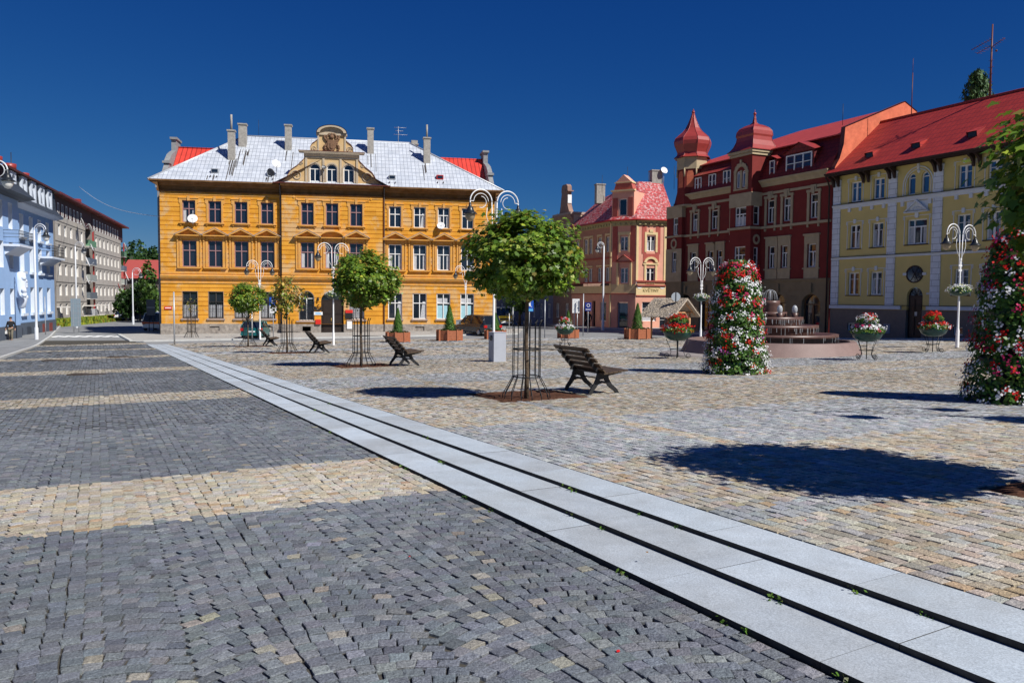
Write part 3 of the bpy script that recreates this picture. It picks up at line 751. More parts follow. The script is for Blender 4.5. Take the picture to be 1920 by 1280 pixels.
# windows: protos then copies
Pt = {}
def mk(key, w_, h_, style, **k):
    o = window('window', w_, h_, **k); 
    if style == 'ears': surround(o, w_, h_, TRIM, .15, .05)
    if style == 'ground': surround(o, w_, h_, G['rim'], .02, .01, 'plain', .13)
    if style == 'ped' or style == 'seg':
        s = MB(); hw = w_/2
        for q in (-1, 1):
            s.box(q*(hw+.02), q*(hw+.2), -.06, 0, 0, h_+.12); s.box(q*(hw+.26), q*(hw+.40), -.08, 0, -.1, h_+.05)
            s.box(q*(hw+.24), q*(hw+.42), -.16, 0, h_+.05, h_+.32); s.box(q*(hw+.28), q*(hw+.38), -.13, 0, h_-.1, h_+.05)
        s.box(-hw-.2, hw+.2, -.05, 0, h_+.12, h_+.3); W_ = hw+.5; zb = h_+.34
        s.box(-W_, W_, -.38, 0, zb, zb+.09)
        if style == 'ped':
            for q in (-1, 1): s.add([(q*(W_+.08), y, z) for y, z in ((-.42, zb+.09), (0, zb+.09))]+[(0, -.42, zb+.70), (0, 0, zb+.70)]+[(q*(W_-.16), -.42, zb+.09), (q*(W_-.16), 0, zb+.09), (0, -.42, zb+.54), (0, 0, zb+.54)],
                [(4, 5, 7, 6), (0, 4, 6, 2)]); s.add([(q*(W_+.11), -.44, zb+.10), (q*(W_+.11), 0, zb+.10), (0, -.44, zb+.73), (0, 0, zb+.73), (q*(W_+.06), -.44, zb+.07), (0, -.44, zb+.68)], [(0, 2, 3, 1), (0, 4, 5, 2)], 1)
            s.prism([(-W_+.1, zb+.09), (W_-.1, zb+.09), (0, zb+.5)], -.05, 0)
        else:
            n = 14
            for i in range(n):
                a, b = R_(180-180*i/n), R_(180-180*(i+1)/n); r0, r1 = W_-.12, W_+.02
                p = [(r*math.cos(t), zb+.09+.52*r/W_*math.sin(t)) for r in (r0, r1) for t in (a, b)]
                s.add([(q[0], y, q[1]) for y in (-.42, 0) for q in p], [(0, 1, 3, 2), (2, 3, 7, 6), (0, 4, 5, 1)])
            s.prism([(W_*math.cos(R_(180-180*i/n))*.9, zb+.09+.46*math.sin(R_(180-180*i/n))) for i in range(n+1)], -.05, 0)
        s.box(-hw-.35, hw+.35, -.2, 0, -.14, -.02)
        s.build('window_surround', [TRIM, G['rim']], o)
    Pt[key] = proto(o)
for c_ in (0, 1, 4):
    mk('up%d' % c_, 1.04, 1.82, 'ears', frame='winmauve', curtain=c_); mk('mid%d' % c_, 1.14, 2.2, 'ped', frame='winmauve', curtain=c_)
    mk('upw%d' % c_, 1.04, 1.82, 'ears', frame='winwhite', curtain=c_); mk('midw%d' % c_, 1.14, 2.2, 'ped', frame='winwhite', curtain=c_)
mk('seg', 1.14, 2.2, 'seg', frame='winmauve', curtain=1)
mk('upr', 1.04, 1.9, 'ears', frame='winmauve')
GF = mat('dark_green_window_frame', (.06, .055, .05), .5, .4)
mk('gd', 1.2, 2.25, 'ground', frame=GF, curtain=2, grille=1); mk('gw', 1.2, 2.25, 'ground', curtain=4, depth=.16); mk('gc', 1.2, 2.25, 'ground', curtain=3, depth=.16)
cc = [1, 0, 0, 0, 0, 4, 1, 0]
for i, u in enumerate(up_u):
    l = i < 4
    B.put(Pt[('up' if l else 'upw')+str(cc[i])], u, 7.68); B.put(Pt[('mid' if l else 'midw')+str([0, 0, 0, 0, 1, 1, 1, 0][i])], u, 4.0)
    B.put(Pt['gd' if l else ('gw' if i < 6 else 'gc')], u, -.3)
for i, u in enumerate(ri_u): B.put(Pt['upr'], u, 7.64, -RP); B.put(Pt['seg'] if i == 1 else Pt['mid%d' % (1, 0, 4)[i]], u, 4.0, -RP)
for a, h in ((11.75, 2.55), (15.95, 2.35)):
    o = window('arched_window', 1.3, h, .25, frame='winwhite', arch=.65, parent=B.root, grille=1, curtain=2 if a > 13 else 0)
    o.location = (a, -RP, 2.1-h-B.zb if a < 13 else 2.0-h-B.zb)
    s = MB(); s.box(-.85, .85, -.12, 0, -.13, -.01); s.build('window_sill', G['rim'], o)
# portal
d = MB(); DK = mat('dark_brown_door', (.025, .016, .012), .5, .4, var=.2)
x0, x1 = 12.95, 14.85; y = -RP+.22; zb, zt = -1.62, 1.25
d.box(x0, x1, y, y+.05, zb, zt)
for a, b in ((x0+.08, 13.86), (13.94, x1-.08)):
    for c0, c1 in ((-1.5, -.95), (-.85, .0), (.1, 1.1)): d.box(a+.06, b-.06, y-.03, y, c0, c1); d.box(a+.14, b-.14, y-.05, y-.03, c0+.08, c1-.08)
D_ = B.part('portal_door', d, DK)
h = MB(); h.sphere((13.8, y-.07, -.35-B.zb), .05, 8, 6); h.box(13.77, 13.83, y-.06, y-.05, -.5-B.zb, -.2-B.zb); h.build('door_handle', mat('brass', (.6, .4, .12), .3, .6, metal=.8), D_)
q = MB(); q.box(x0, x1, y-.02, y+.06, 1.25, 1.33)
n = 12; q.add([(x0+.01, y+.02, 1.33), (x1-.01, y+.02, 1.33)]+[(13.9+.94*math.cos(math.pi*i/n), y+.02, 1.33+.7*math.sin(math.pi*i/n)) for i in range(n+1)], [tuple(range(n+3))], 1)
for i in range(1, 6): t = math.pi*i/6; q.tube([(13.9, y, 1.33), (13.9+.9*math.cos(t), y, 1.33+.68*math.sin(t))], .02, 4)
B.part('fanlight', q, [DK, G['glass']])
q = MB(); q.box(12.8, 15.0, -RP-.5, -RP+.3, -1.9, -1.6); B.part('door_step', q, G['kerb'])
# hipped tin roof
e = .72; RZ = 16.1; ez = 11.05; d = 12.0; ry = 6.0
A0, A1, A2, A3 = (-e, -e, ez), (28+e, -e, ez), (28+e, d+e, ez), (-e, d+e, ez); r0, r1 = (6.0, ry, RZ), (20.85, ry, RZ)
r = MB(); r.add([A0, A1, r1, r0], [(0, 1, 2, 3)], 0); r.add([A2, A3, r0, r1], [(0, 1, 2, 3)], 0); r.add([A3, A0, r0], [(0, 1, 2)], 1); r.add([A1, A2, r1], [(0, 1, 2)], 1)
r.box(-e, 9.2, -e-.02, -e+.02, ez-.1, ez+.03, 2); r.box(18.7, 28+e, -e-.02, -e+.02, ez-.1, ez+.03, 2)
r.quad((-e, -e, ez-.05), (28+e, -e, ez-.05), (28+e, 0, ez-.05), (-e, 0, ez-.05), 2)
for a, b in ((A0, r0), (A1, r1), (r0, r1)): r.tube([a, b], .09, 6, 3)
B.part('tin_roof', r, [TIN, TINY, EAVE, mat('ridge_tin', (.5, .52, .55), .45, .5, metal=.2)])
def roofz(y): return ez+(y+e)*(RZ-ez)/(ry+e)
# saddle roof behind the gable
s = MB(); yy = -RP+.45
s.add([(9.1, -RP-.66, 11.0), (13.9, -RP+.2, 13.7), (13.9, 2.9, 13.7), (9.6, .3, 11.45)], [(0, 1, 2, 3)]); s.add([(18.8, -RP-.66, 11.0), (18.4, .3, 11.45), (13.9, 2.9, 13.7), (13.9, -RP+.2, 13.7)], [(0, 1, 2, 3)])
s.box(9.1, 18.8, -RP-.7, -RP+.02, 11.03, 11.1)
B.part('gable_roof', s, FLASH)
# curved gable
def mirror(P): return P+[(27.8-x, z) for x, z in P[::-1]]
low = mirror([(9.35, 11.12), (9.8, 11.32), (10.15, 11.55), (10.32, 11.9), (10.52, 12.2), (10.8, 12.42), (11.08, 12.62), (11.3, 12.85), (11.55, 13.1), (11.75, 13.4)])
g = MB(); yg = -RP+.06
wall(g, 11.75, 16.05, 11.12, 13.4, [(u-.44, u+.44, 11.3, 12.85, .44) for u in (12.5, 13.9, 15.3)], yg, .25)
for s_ in (0, 1):
    P = [(11.75, 11.12)]+[p for p in low[:10]]
    P = P if not s_ else [(27.8-x, z) for x, z in P][::-1]
    g.prism(P, yg, yg+.45)
g.box(11.75, 16.05, yg+.26, yg+.45, 11.12, 13.4)
upr = mirror([(12.1, 13.85), (12.12, 14.2), (12.3, 14.5), (12.5, 14.62), (12.7, 14.8), (12.85, 15.05), (12.95, 15.3)])
g.prism(upr, yg, yg+.4); g.prism([(13.0, 15.3), (14.8, 15.3), (14.8, 15.62), (13.0, 15.62)], yg, yg+.4)
B.part('gable_wall', g, SAND)
g = MB()
cornice(g, 11.6, 16.2, [(.0, 13.28), (.08, 13.3), (.08, 13.42), (.2, 13.5), (.34, 13.66), (.36, 13.76), (.0, 13.82)], yg, 0, ends=False); g.box(11.2, 16.6, yg-.38, yg+.5, 13.76, 13.83)
for u in (11.72, 13.14, 14.56, 15.94): g.box(u-.02, u+.16, yg-.08, yg, 11.15, 13.28)
for u in (12.72, 14.94): g.box(u, u+.14, yg-.07, yg, 13.85, 15.25)
g.box(12.62, 15.18, yg-.12, yg+.45, 15.25, 15.4)
n = 14   # segmental cap
for i in range(n):
    a, b = R_(180-180*i/n), R_(180-180*(i+1)/n)
    p = [(13.9+1.22*k*math.cos(t), 15.42+.62*k*math.sin(t)) for k in (.80, 1.) for t in (a, b)]
    g.add([(q[0], y_, q[1]) for y_ in (yg-.3, yg+.5) for q in p], [(0, 1, 3, 2), (2, 3, 7, 6), (0, 4, 5, 1), (4, 6, 7, 5)], 0)
g.prism([(13.9+1.0*math.cos(R_(180-180*i/n)), 15.4+.5*math.sin(R_(180-180*i/n))) for i in range(n+1)], yg-.02, yg+.3)
def spiral(mb, cx, cz, r, y, turns=1.8, s=1, th=.05, a0=0):
    P = []; n = 34
    for i in range(n+1):
        t = i/n; a = a0+s*turns*2*math.pi*t; q = r*(1-.88*t); P.append((cx+q*math.cos(a), y, cz+q*math.sin(a)))
    mb.tube(P, [th*(1.15-.5*i/n) for i in range(n+1)], 6)
spiral(g, 10.98, 11.78, .48, yg-.03, s=-1, a0=R_(200)); spiral(g, 16.82, 11.78, .48, yg-.03, s=1, a0=R_(-20))
spiral(g, 12.45, 14.1, .25, yg-.02, th=.035, s=-1); spiral(g, 15.35, 14.1, .25, yg-.02, th=.035)
spiral(g, 11.35, 12.8, .16, yg-.02, th=.03, s=1); spiral(g, 16.45, 12.8, .16, yg-.02, th=.03, s=-1)
def edge_cap(P, th=.06): g.tube([(x, yg+.2, z+.03) for x, z in P], th+.16, 4)
B.part('gable_trim', g, SAND2)
g = MB()
for P in (low[:10], low[10:], upr[:7], upr[7:]):
    for a, b in zip(P[:-1], P[1:]): g.add([(a[0], yg-.06, a[1]), (b[0], yg-.06, b[1]), (b[0], yg+.5, b[1]), (a[0], yg+.5, a[1]), (a[0], yg-.06, a[1]+.07), (b[0], yg-.06, b[1]+.07), (b[0], yg+.5, b[1]+.07), (a[0], yg+.5, a[1]+.07)], [(0, 1, 5, 4), (4, 5, 6, 7), (3, 7, 6, 2)])
g.box(11.15, 16.65, yg-.4, yg+.52, 13.83, 13.87)
for i in range(14):
    a, b = R_(180-180*i/14), R_(180-180*(i+1)/14); g.quad((13.9+1.27*math.cos(a), yg-.33, 15.43+.66*math.sin(a)), (13.9+1.27*math.cos(b), yg-.33, 15.43+.66*math.sin(b)), (13.9+1.27*math.cos(b), yg+.52, 15.43+.66*math.sin(b)), (13.9+1.27*math.cos(a), yg+.52, 15.43+.66*math.sin(a)))
B.part('gable_capping', g, FLASH)
for u in (12.5, 13.9, 15.3):
    o = window('arched_window', .88, 1.55, .2, frame='winwhite', arch=.44, parent=B.root, curtain=0); o.location = (u, yg, 11.3-B.zb)
    surround(o, .88, 1.55, SAND2, .12, .04, arch=.44, sill=0)
# coat of arms in relief: shield, helmet and side scrolls of leaves
g = MB(); cx, cz = 13.9, 14.5
g.prism([(cx-.36, cz+.35), (cx+.36, cz+.35), (cx+.36, cz-.25), (cx+.2, cz-.5), (cx, cz-.6), (cx-.2, cz-.5), (cx-.36, cz-.25)], yg-.2, yg-.0)
g.prism([(cx-.12, cz+.1), (cx+.12, cz+.1), (cx+.12, cz-.3), (cx, cz-.42), (cx-.12, cz-.3)], yg-.26, yg-.2)
g.sphere((cx, yg-.1, cz+.6), .2, 10, 8); g.sphere((cx, yg-.1, cz+.82), .13, 8, 6)
rr = random.Random(4)
for s_ in (-1, 1):
    for i in range(26):
        t = i/25; x = cx+s_*(.48+.12*math.sin(t*9)); z = cz-.5+t*1.2
        g.sphere((x+rr.uniform(-.05, .05), yg-.09, z), rr.uniform(.06, .12), 7, 5, sc=(1, .8, 1))
    for i in range(8): a = i/7*2.4; g.sphere((cx+s_*(.2+.2*math.sin(a)), yg-.1, cz+.85-.06*i), .08, 7, 5)
B.part('coat_of_arms', g, BRN)
# rear wing with red sheet roof and stepped end walls
r = MB(); r.add([(-.9, 5.5, 10.6), (28.6, 5.5, 10.6), (28.6, 11.5, 15.75), (-.9, 11.5, 15.75)], [(0, 1, 2, 3)]); r.add([(-.9, 11.5, 15.75), (28.6, 11.5, 15.75), (28.6, 17.5, 10.6), (-.9, 17.5, 10.6)], [(0, 1, 2, 3)])
r.tube([(-.9, 11.5, 15.78), (28.6, 11.5, 15.78)], .08, 6)
B.part('red_rear_roof', r, RTIN)
for u, s_ in ((-1.3, -1), (28.6, 1)):
    g = MB(); P = [(4.9, Z0), (4.9, 11.0), (5.3, 11.3), (6.2, 12.3), (7.6, 13.6), (7.6, 13.9), (8.6, 14.6), (9.6, 15.0), (10.6, 15.3), (10.6, 16.35), (12.4, 16.35), (12.4, 15.3), (14.4, 14.6), (15.4, 13.9), (15.4, 13.6), (18, 11.0), (18, Z0)]
    g.prism(P, u, u+.45, 0, 'x'); g.box(u-.1, u+.55, 10.4, 12.6, 16.35, 16.55); g.box(u-.1, u+.55, 7.3, 8.3, 13.62, 13.82); g.box(u-.12, u+.57, 4.7, 5.5, 11.05, 11.3)
    B.part('stepped_end_wall', g, mat('blue_grey_end_wall', (.24, .245, .25), .9, .2, var=.2))
# chimneys, skylights, stains and dishes on the roof
def chimney(u, y, zt, w_=.28, pipe=0, soot=1):
    m_ = MB(); zb_ = roofz(y)-.6; m_.box(u-w_, u+w_, y-w_, y+w_, zb_, zt); m_.box(u-w_-.07, u+w_+.07, y-w_-.07, y+w_+.07, zt, zt+.12)
    if pipe: m_.tube([(u, y, zt+.1), (u, y, zt+pipe)], .09, 8)
    B.part('chimney', m_, G['chim'])
chimney(5.35, 2.5, 15.75, .28, 1.45); chimney(6.0, 4.6, 16.75, .33); chimney(9.95, 4.3, 16.8); chimney(17.2, 4.3, 16.85); chimney(22.25, 3.2, 16.0, .3, 1.3); chimney(21.4, 7.5, 16.2, .3)
st_ = MB()
for u, yt, n_ in ((5.45, 2.6, 9), (6.2, 4.0, 8), (9.95, 4.1, 3), (17.3, 4.1, 3), (22.2, 3.0, 4), (4.1, .35, 3), (8.7, .3, 3)):
    for i in range(n_):
        a = u+rnd.uniform(-.4, .45); w_ = rnd.uniform(.03, .09); yb = max(-.6, yt-rnd.uniform(.8, 3.2))
        ya = yt-rnd.uniform(0, .5)
        st_.quad((a, yb, roofz(yb)+.012), (a+w_, yb, roofz(yb)+.012), (a+w_, ya, roofz(ya)+.012), (a, ya, roofz(ya)+.012))
B.part('roof_stains', st_, ROOFTAR)
def skylight(u, y, red=False):
    m_ = MB(); z = roofz(y); m_.box(u-.3, u+.3, y-.3, y+.25, z-.15, z+.22, 0); m_.add([(u-.24, y-.31, z-.1), (u+.24, y-.31, z-.1), (u+.24, y-.31, z+.15), (u-.24, y-.31, z+.15)], [(0, 1, 2, 3)], 1)
    for q in (-.28, .22): m_.box(u+q, u+q+.06, y-.9, y-.32, roofz(y-.6)-.1, roofz(y-.6)+.0, 2)
    B.part('skylight', m_, [mat('red_flashing', (.5, .03, .02), .5) if red else G['galv'], G['glass'], ROOFTAR])
skylight(4.3, .55); skylight(8.8, .5); skylight(19.0, .55); skylight(23.2, .8, True)
def hdish(u, y, z, r, yaw, dark=False, pole=1.0, mi=None):
    m_ = MB(); dish(m_, (u, y, z), r, yaw, 0); m_.tube([(u, y+.12, z-.0), (u, y+.15, z-pole)], .025, 6, 1)
    B.part('satellite_dish', m_, [G['dishd'] if dark else G['dish'], G['galv']])
hdish(2.62, -.35, 7.95, .4, 5, pole=.5); hdish(23.2, -.35, 7.88, .34, -5, pole=.4); hdish(9.3, .0, 12.75, .38, 30, pole=1.2); hdish(8.85, -.1, 12.0, .35, 150, True, pole=.8); hdish(13.25, -.75, 12.5, .2, 10, True, pole=1.0)
a = MB(); u, y = 19.8, 6; a.tube([(u, y, 16), (u, y, 17.6)], .03, 6)
for z, w_ in ((17.5, .7), (17.2, .45), (16.85, .8)): a.tube([(u-w_*.5, y, z), (u+w_, y, z)], .018, 4); [a.tube([(u-w_*.5+k*w_*.3, y-.25, z), (u-w_*.5+k*w_*.3, y+.25, z)], .01, 4) for k in range(6)]
B.part('roof_aerial', a, G['galv'])
a = MB()
for u, y, z, h in ((7.2, 6, 16.1, 1.5), (4.3, 3, 14.2, .3)): a.tube([(u, y, z), (u, y, z+h)], .015, 5)
B.part('lightning_rod', a, G['iron'])
# rain pipes
for u in (L1-.12, L2+.14):
    g = MB(); g.tube([(u, -.75, 11.0), (u, -.7, 10.85), (u, -.14, 10.3), (u, -.14, -1.7)], .06, 8); B.part('rain_pipe', g, mat('rain_pipe_paint', (.12, .11, .11), .5, .4))
# post sign: horn, plates and boxes
def textobj(txt, size, m_, parent, loc, rot=(R_(90), 0, 0), ext=.004, name='lettering', align='CENTER', sx=1):
    cu = bpy.data.curves.new(name, 'FONT'); cu.body = txt; cu.size = size; cu.extrude = ext; cu.align_x = align; cu.align_y = 'CENTER'
    o = bpy.data.objects.new(name, cu); COL.objects.link(o)
    dg = bpy.context.evaluated_depsgraph_get(); me = bpy.data.meshes.new_from_object(o.evaluated_get(dg)); COL.objects.unlink(o); bpy.data.objects.remove(o)
    o = bpy.data.objects.new(name, me); me.materials.clear(); me.materials.append(m_); COL.objects.link(o); o.parent = parent; o.location = loc; o.rotation_euler = rot; o.scale = (sx, 1, 1)
    return o
YEL = mat('sign_yellow', (.8, .5, .02), .5); BLK = mat('sign_black', (.02, .02, .02), .5); RED = mat('sign_red', (.62, .03, .02), .45); BLU = mat('sign_blue', (.02, .10, .5), .45); PBL = mat('sign_pale_blue', (.12, .45, .75), .5)
u0, yw = 12.72, -RP-.02; zc = .62
g = MB(); P = [(u0+.25*math.cos(R_(a_)), yw-.03, zc+.2*math.sin(R_(a_))) for a_ in range(150, 400, 12)]
g.tube(P, [.05+.05*(1-i/len(P))**2 for i in range(len(P))], 8); g.tube([(u0+.13*math.cos(R_(a_)), yw-.05, zc-.02+.11*math.sin(R_(a_))) for a_ in range(0, 360, 20)], .03, 6, closed=True); g.tube([(u0-.1, yw-.03, zc+.2), (u0+.1, yw-.03, zc+.34)], .025, 6)
B.part('post_horn_sign', g, BLK)
g = MB(); g.box(u0-.36, u0+.36, yw-.03, yw, .03, .3); o = B.part('name_plate', g, G['white'])
g = MB(); g.box(u0-.24, u0+.22, yw-.036, yw-.03, .12-B.zb, .22-B.zb); g.build('plate_print', PBL, o)
g = MB(); g.box(u0-.22, u0+.22, yw-.2, yw, -.75, -.35); B.part('post_box', g, RED)
g = MB(); g.tube([(u0, yw-.1, 1.22), (u0, yw-.1, 1.5)], .07, 8); g.box(u0-.06, u0+.06, yw-.1, yw, 1.5, 1.55); B.part('wall_lantern', g, BLK)
u1 = 15.0
g = MB(); g.box(u1-.02, u1+.62, yw-.08, yw, -.28, .2, 0); g.box(u1, u1+.62, yw-.1, yw, .22, .48, 1); g.box(u1, u1+.6, yw-.04, yw, .2, .28, 2); o = B.part('shop_sign', g, [BLK, RED, G['white']])
g = MB(); g.box(u1+.12, u1+.55, yw-.12, yw, -1.15, -.5); B.part('meter_box', g, G['white'])
g = MB(); g.box(.25, .85, -.05, -.02, .45, .68); o = B.part('street_name_plate', g, RED)
g = MB(); g.box(.32, .78, -.056, -.05, .53-B.zb, .6-B.zb); g.build('plate_print', G['white'], o)
# ------------------------------------------------------------------ yellow house (right) and red house
YW = mat('yellow_render', (.66, .52, .20), .88, .15, var=.05, vscale=1.2)
YB = mat('plinth_brown_render', (.23, .185, .145), .9, .15, var=.08)
PW = mat('pale_grey_trim', (.70, .72, .73), .85, .2, var=.05)
PIL = tiles('rusticated_pale_trim', (.72, .75, .78), (.42, .44, .46), .9, .36, gap=.05, rough=.85, off=.5, var=.03, bump=.2)
RDR = tiles('red_tile_roof', (.40, .04, .032), (.27, .03, .03), .32, .36, axes='xz', gap=.09, rough=.55, spec=.3, off=.0, var=.06, bump=.4)
DBR = mat('dark_brown_timber', (.045, .025, .02), .7, .3, var=.2)
B = Bld('yellow_house', 'pale yellow house with white corner strips under a big red roof', 'building', 1558, 55, 154.5, -1.1)
UE = 24.0
w = MB(); W3 = [1.84, 3.63, 9.5, 11.3, 14.2, 16.0]
ops = [(u-.42, u+.42, 8.13, 9.45) for u in W3]+[(u-.42, u+.42, 5.06, 6.62) for u in W3]+[(u-.43, u+.43, 1.98, 3.48) for u in W3]
ops += [(5.75, 6.28, 8.13, 9.42, .26), (6.68, 7.21, 8.13, 9.42, .26), (5.8, 7.16, 5.08, 6.6), (5.95, 7.05, -.85, 2.45, .55)]
wall(w, 0, UE, 1.05, 10.25, [o if o[2] > -.5 else (5.95, 7.05, 1.05, 2.45, .55) for o in ops], 0, .2)
w.quad((UE, 0, -1.4), (UE, 9, -1.4), (UE, 9, 10.2), (UE, 0, 10.2)); w.quad((0, 9, -1.4), (UE, 9, -1.4), (UE, 9, 10.2), (0, 9, 10.2))
B.part('wall', w, YW)
w = MB(); bo = [(1.5, 2.1, -.36, .12), (9.15, 9.75, -.36, .12), (12.4, 13, -.36, .12)]
wall(w, 0, UE, -1.5, 1.05, bo+[(5.95, 7.05, -.85, 1.05)], -.05, .25); w.quad((0, -.05, 1.05), (UE, -.05, 1.05), (UE, 0, 1.05), (0, 0, 1.05))
B.part('plinth', w, YB)
w = MB()
w.box(0, 5.6, -.16, -.02, 1.08, 1.3); w.box(7.4, UE, -.16, -.02, 1.08, 1.3); w.box(0, UE, -.1, -.001, 4.36, 4.5); w.box(0, UE, -.14, -.001, 7.88, 8.02); w.box(0, UE, -.08, -.001, 7.74, 7.88)
for u in W3:
    for q in (-.45, .45): w.box(u+q-.1, u+q+.1, -.1, -.001, 7.5, 7.74)
for u in (5.45, 7.35): w.box(u-.1, u+.1, -.1, -.001, 7.45, 7.74)
B.part('string_course', w, PW)
w = MB(); w.box(0, UE, -.17, -.0, 1.3, 1.33); w.box(0, UE, -.15, -.0, 4.5, 4.53); w.box(0, UE, -.19, -.0, 8.02, 8.05); B.part('course_flashing', w, mat('black_flashing', (.02, .02, .022), .5))
for a in (0, 4.4, 7.55, 12.3, 17.5):
    w = MB(); w.box(a, a+.62, -.07, -.001, 1.33, 4.36); w.box(a, a+.62, -.07, -.001, 4.53, 7.74); w.box(a, a+.62, -.07, -.001, 8.05, 9.6); w.box(a-.04, a+.66, -.11, -.001, 9.6, 9.72); B.part('corner_strip', w, PIL)
def ywin(w_, h_, bars, curtain=0, glass='glass', style='line'):
    o = window('window', w_, h_, .2, bars=bars, glass=glass, curtain=curtain, fw=.075, split=.7)
    s = MB(); hw = w_/2+.16; t = .035
    s.box(-hw-t, -hw, -.03, 0, -.05, h_+.2); s.box(hw, hw+t, -.03, 0, -.05, h_+.2); s.box(-hw-.12, hw+.12, -.03, 0, h_+.2, h_+.2+t); s.box(-hw-.12, -hw-.085, -.03, 0, h_, h_+.2); s.box(hw+.085, hw+.12, -.03, 0, h_, h_+.2)
    s.box(-.09, .09, -.07, 0, h_+.08, h_+.36); s.box(-hw, hw, -.06, .005, -.07, -.01, 1)
    s.build('window_surround', [PW, DBR], o); return proto(o)
y3 = ywin(.84, 1.32, 'casement', 0, 'glassblue'); y2 = ywin(.84, 1.56, 'casement', 4); y2b = ywin(.84, 1.56, 'casement', 1); y1 = ywin(.86, 1.5, 'casement', 0); y1b = ywin(.86, 1.5, 'casement', 1); ym = ywin(1.36, 1.52, 'threetop', 1)
for i, u in enumerate(W3): B.put(y3, u, 8.13); B.put((y2, y2b)[i % 2], u, 5.06); B.put((y1, y1b)[i % 2], u, 1.98)
B.put(ym, 6.48, 5.08)
for u in (6.015, 6.945):
    o = window('arched_window', .53, 1.29, .2, bars='none', arch=.265, parent=B.root, glass='glassblue', fw=.06); o.location = (u, 0, 8.13-B.zb)
s = MB()
for r0, r1, z0 in ((1.0, 1.06, 8.35), (.86, .9, 8.35)):
    n = 22
    for i in range(n):
        a, b = math.pi*i/n, math.pi*(i+1)/n; p = [(6.48-r*math.cos(t), z0+.35+r*1.05*math.sin(t)) for r in (r0, r1) for t in (a, b)]
        s.add([(q[0], y, q[1]) for y in (-.04, 0) for q in p], [(0, 1, 3, 2), (2, 3, 7, 6), (0, 4, 5, 1)])
    for q in (-1, 1): s.box(6.48+q*r0, 6.48+q*r1, -.04, 0, 8.1, 8.7)
s.box(6.4, 6.56, -.08, 0, 9.62, 9.95); s.sphere((6.48, 0, 9.5), .12, 8, 6, sc=(1, .5, 1))
B.part('arch_moulding', s, PW)
s = MB(); s.box(5.75, 7.2, -.03, -.002, 7.12, 7.7)
for q in (-1, 1): s.add([(6.48+q*.86, y, 7.05) for y in (-.2, 0)]+[(6.48, y, 7.78) for y in (-.2, 0)]+[(6.48+q*.66, y, 7.13) for y in (-.2, 0)]+[(6.48, y, 7.66) for y in (-.2, 0)], [(0, 1, 3, 2), (4, 5, 7, 6), (0, 4, 6, 2)])
s.box(5.66, 7.3, -.2, 0, 7.0, 7.07); s.box(6.36, 6.6, -.08, 0, 6.72, 7.0)
for i in range(6): s.sphere((6.2+.11*i, -.05, 7.22+.12*(1-abs(i-2.5)/2.5)), .06, 7, 5)
B.part('window_pediment', s, PW)
s = MB(); n = 24; 
for i in range(n):
    a, b = 2*math.pi*i/n, 2*math.pi*(i+1)/n; p = [(6.45+r*math.cos(t)*1.1, 3.25+r*math.sin(t)) for r in (.47, .54) for t in (a, b)]; s.add([(q[0], y, q[1]) for y in (-.05, .0) for q in p], [(0, 1, 3, 2), (2, 3, 7, 6), (0, 4, 5, 1)], 1)
s.add([(6.45+.48*1.1*math.cos(2*math.pi*i/n), -.02, 3.25+.48*math.sin(2*math.pi*i/n)) for i in range(n)], [tuple(range(n))], 0)
for a in (0, 60, 120): s.tube([(6.45-.5*math.cos(R_(a)), -.035, 3.25-.45*math.sin(R_(a))), (6.45+.5*math.cos(R_(a)), -.035, 3.25+.45*math.sin(R_(a)))], .012, 4, 1)
s.box(5.65, 5.9, -.06, 0, 3.18, 3.34, 2); s.box(7.0, 7.25, -.06, 0, 3.18, 3.34, 2); B.part('oval_window', s, [G['glass'], DBR, PW])
s = MB(); s.box(5.97, 7.03, .16, .22, -.85, 1.9); s.box(6.1, 6.42, .12, .16, -.5, .6); s.box(6.58, 6.9, .12, .16, -.5, .6); s.box(6.1, 6.42, .12, .16, .75, 1.7); s.box(6.58, 6.9, .12, .16, .75, 1.7)
dd = B.part('front_door', s, mat('dark_red_brown_door', (.03, .012, .01), .45, .4))
h = MB(); h.sphere((6.9, .1, .35-B.zb), .04, 8, 6); h.box(6.45, 6.62, .1, .11, .7-B.zb, .95-B.zb, 0); h.build('door_handle', G['galv'], dd)
s = MB(); s.add([(5.97, .18, 1.95), (7.03, .18, 1.95)]+[(6.5+.53*math.cos(math.pi*i/12), .18, 1.95+.48*math.sin(math.pi*i/12)) for i in range(13)], [tuple(range(15))], 0); s.box(5.97, 7.03, .14, .2, 1.88, 1.95, 1)
for i in range(1, 5): t = math.pi*i/5; s.tube([(6.5, .15, 1.95), (6.5+.52*math.cos(t), .15, 1.95+.47*math.sin(t))], .012, 4, 1)
B.part('fanlight', s, [G['glass'], DBR])
s = MB(); s.box(5.8, 7.2, -.35, .2, -1.2, -.86); B.part('door_step', s, G['kerb'])
s = MB(); s.box(4.4, 4.85, -.1, -.05, -.45, .15); B.part('meter_box', s, mat('meter_box_grey', (.3, .3, .33), .6)); s = MB(); s.box(7.3, 7.62, -.03, -.001, 2.0, 2.12); B.part('number_plate', s, G['galv'])
for a, b, c, d_ in bo:
    o = window('cellar_window', b-a, d_-c, .2, bars='none', parent=B.root, fw=.06); o.location = ((a+b)/2, -.05, c-B.zb)
e0, ez, ry, rz = -.75, 10.12, 3.95, 14.0
r = MB(); r.add([(-.15, e0, ez), (UE+.5, e0, ez), (UE+.5, ry, rz), (-.15, ry, rz)], [(0, 1, 2, 3)]); r.add([(-.15, ry, rz), (UE+.5, ry, rz), (UE+.5, 9.2, 9.6), (-.15, 9.2, 9.6)], [(0, 1, 2, 3)])
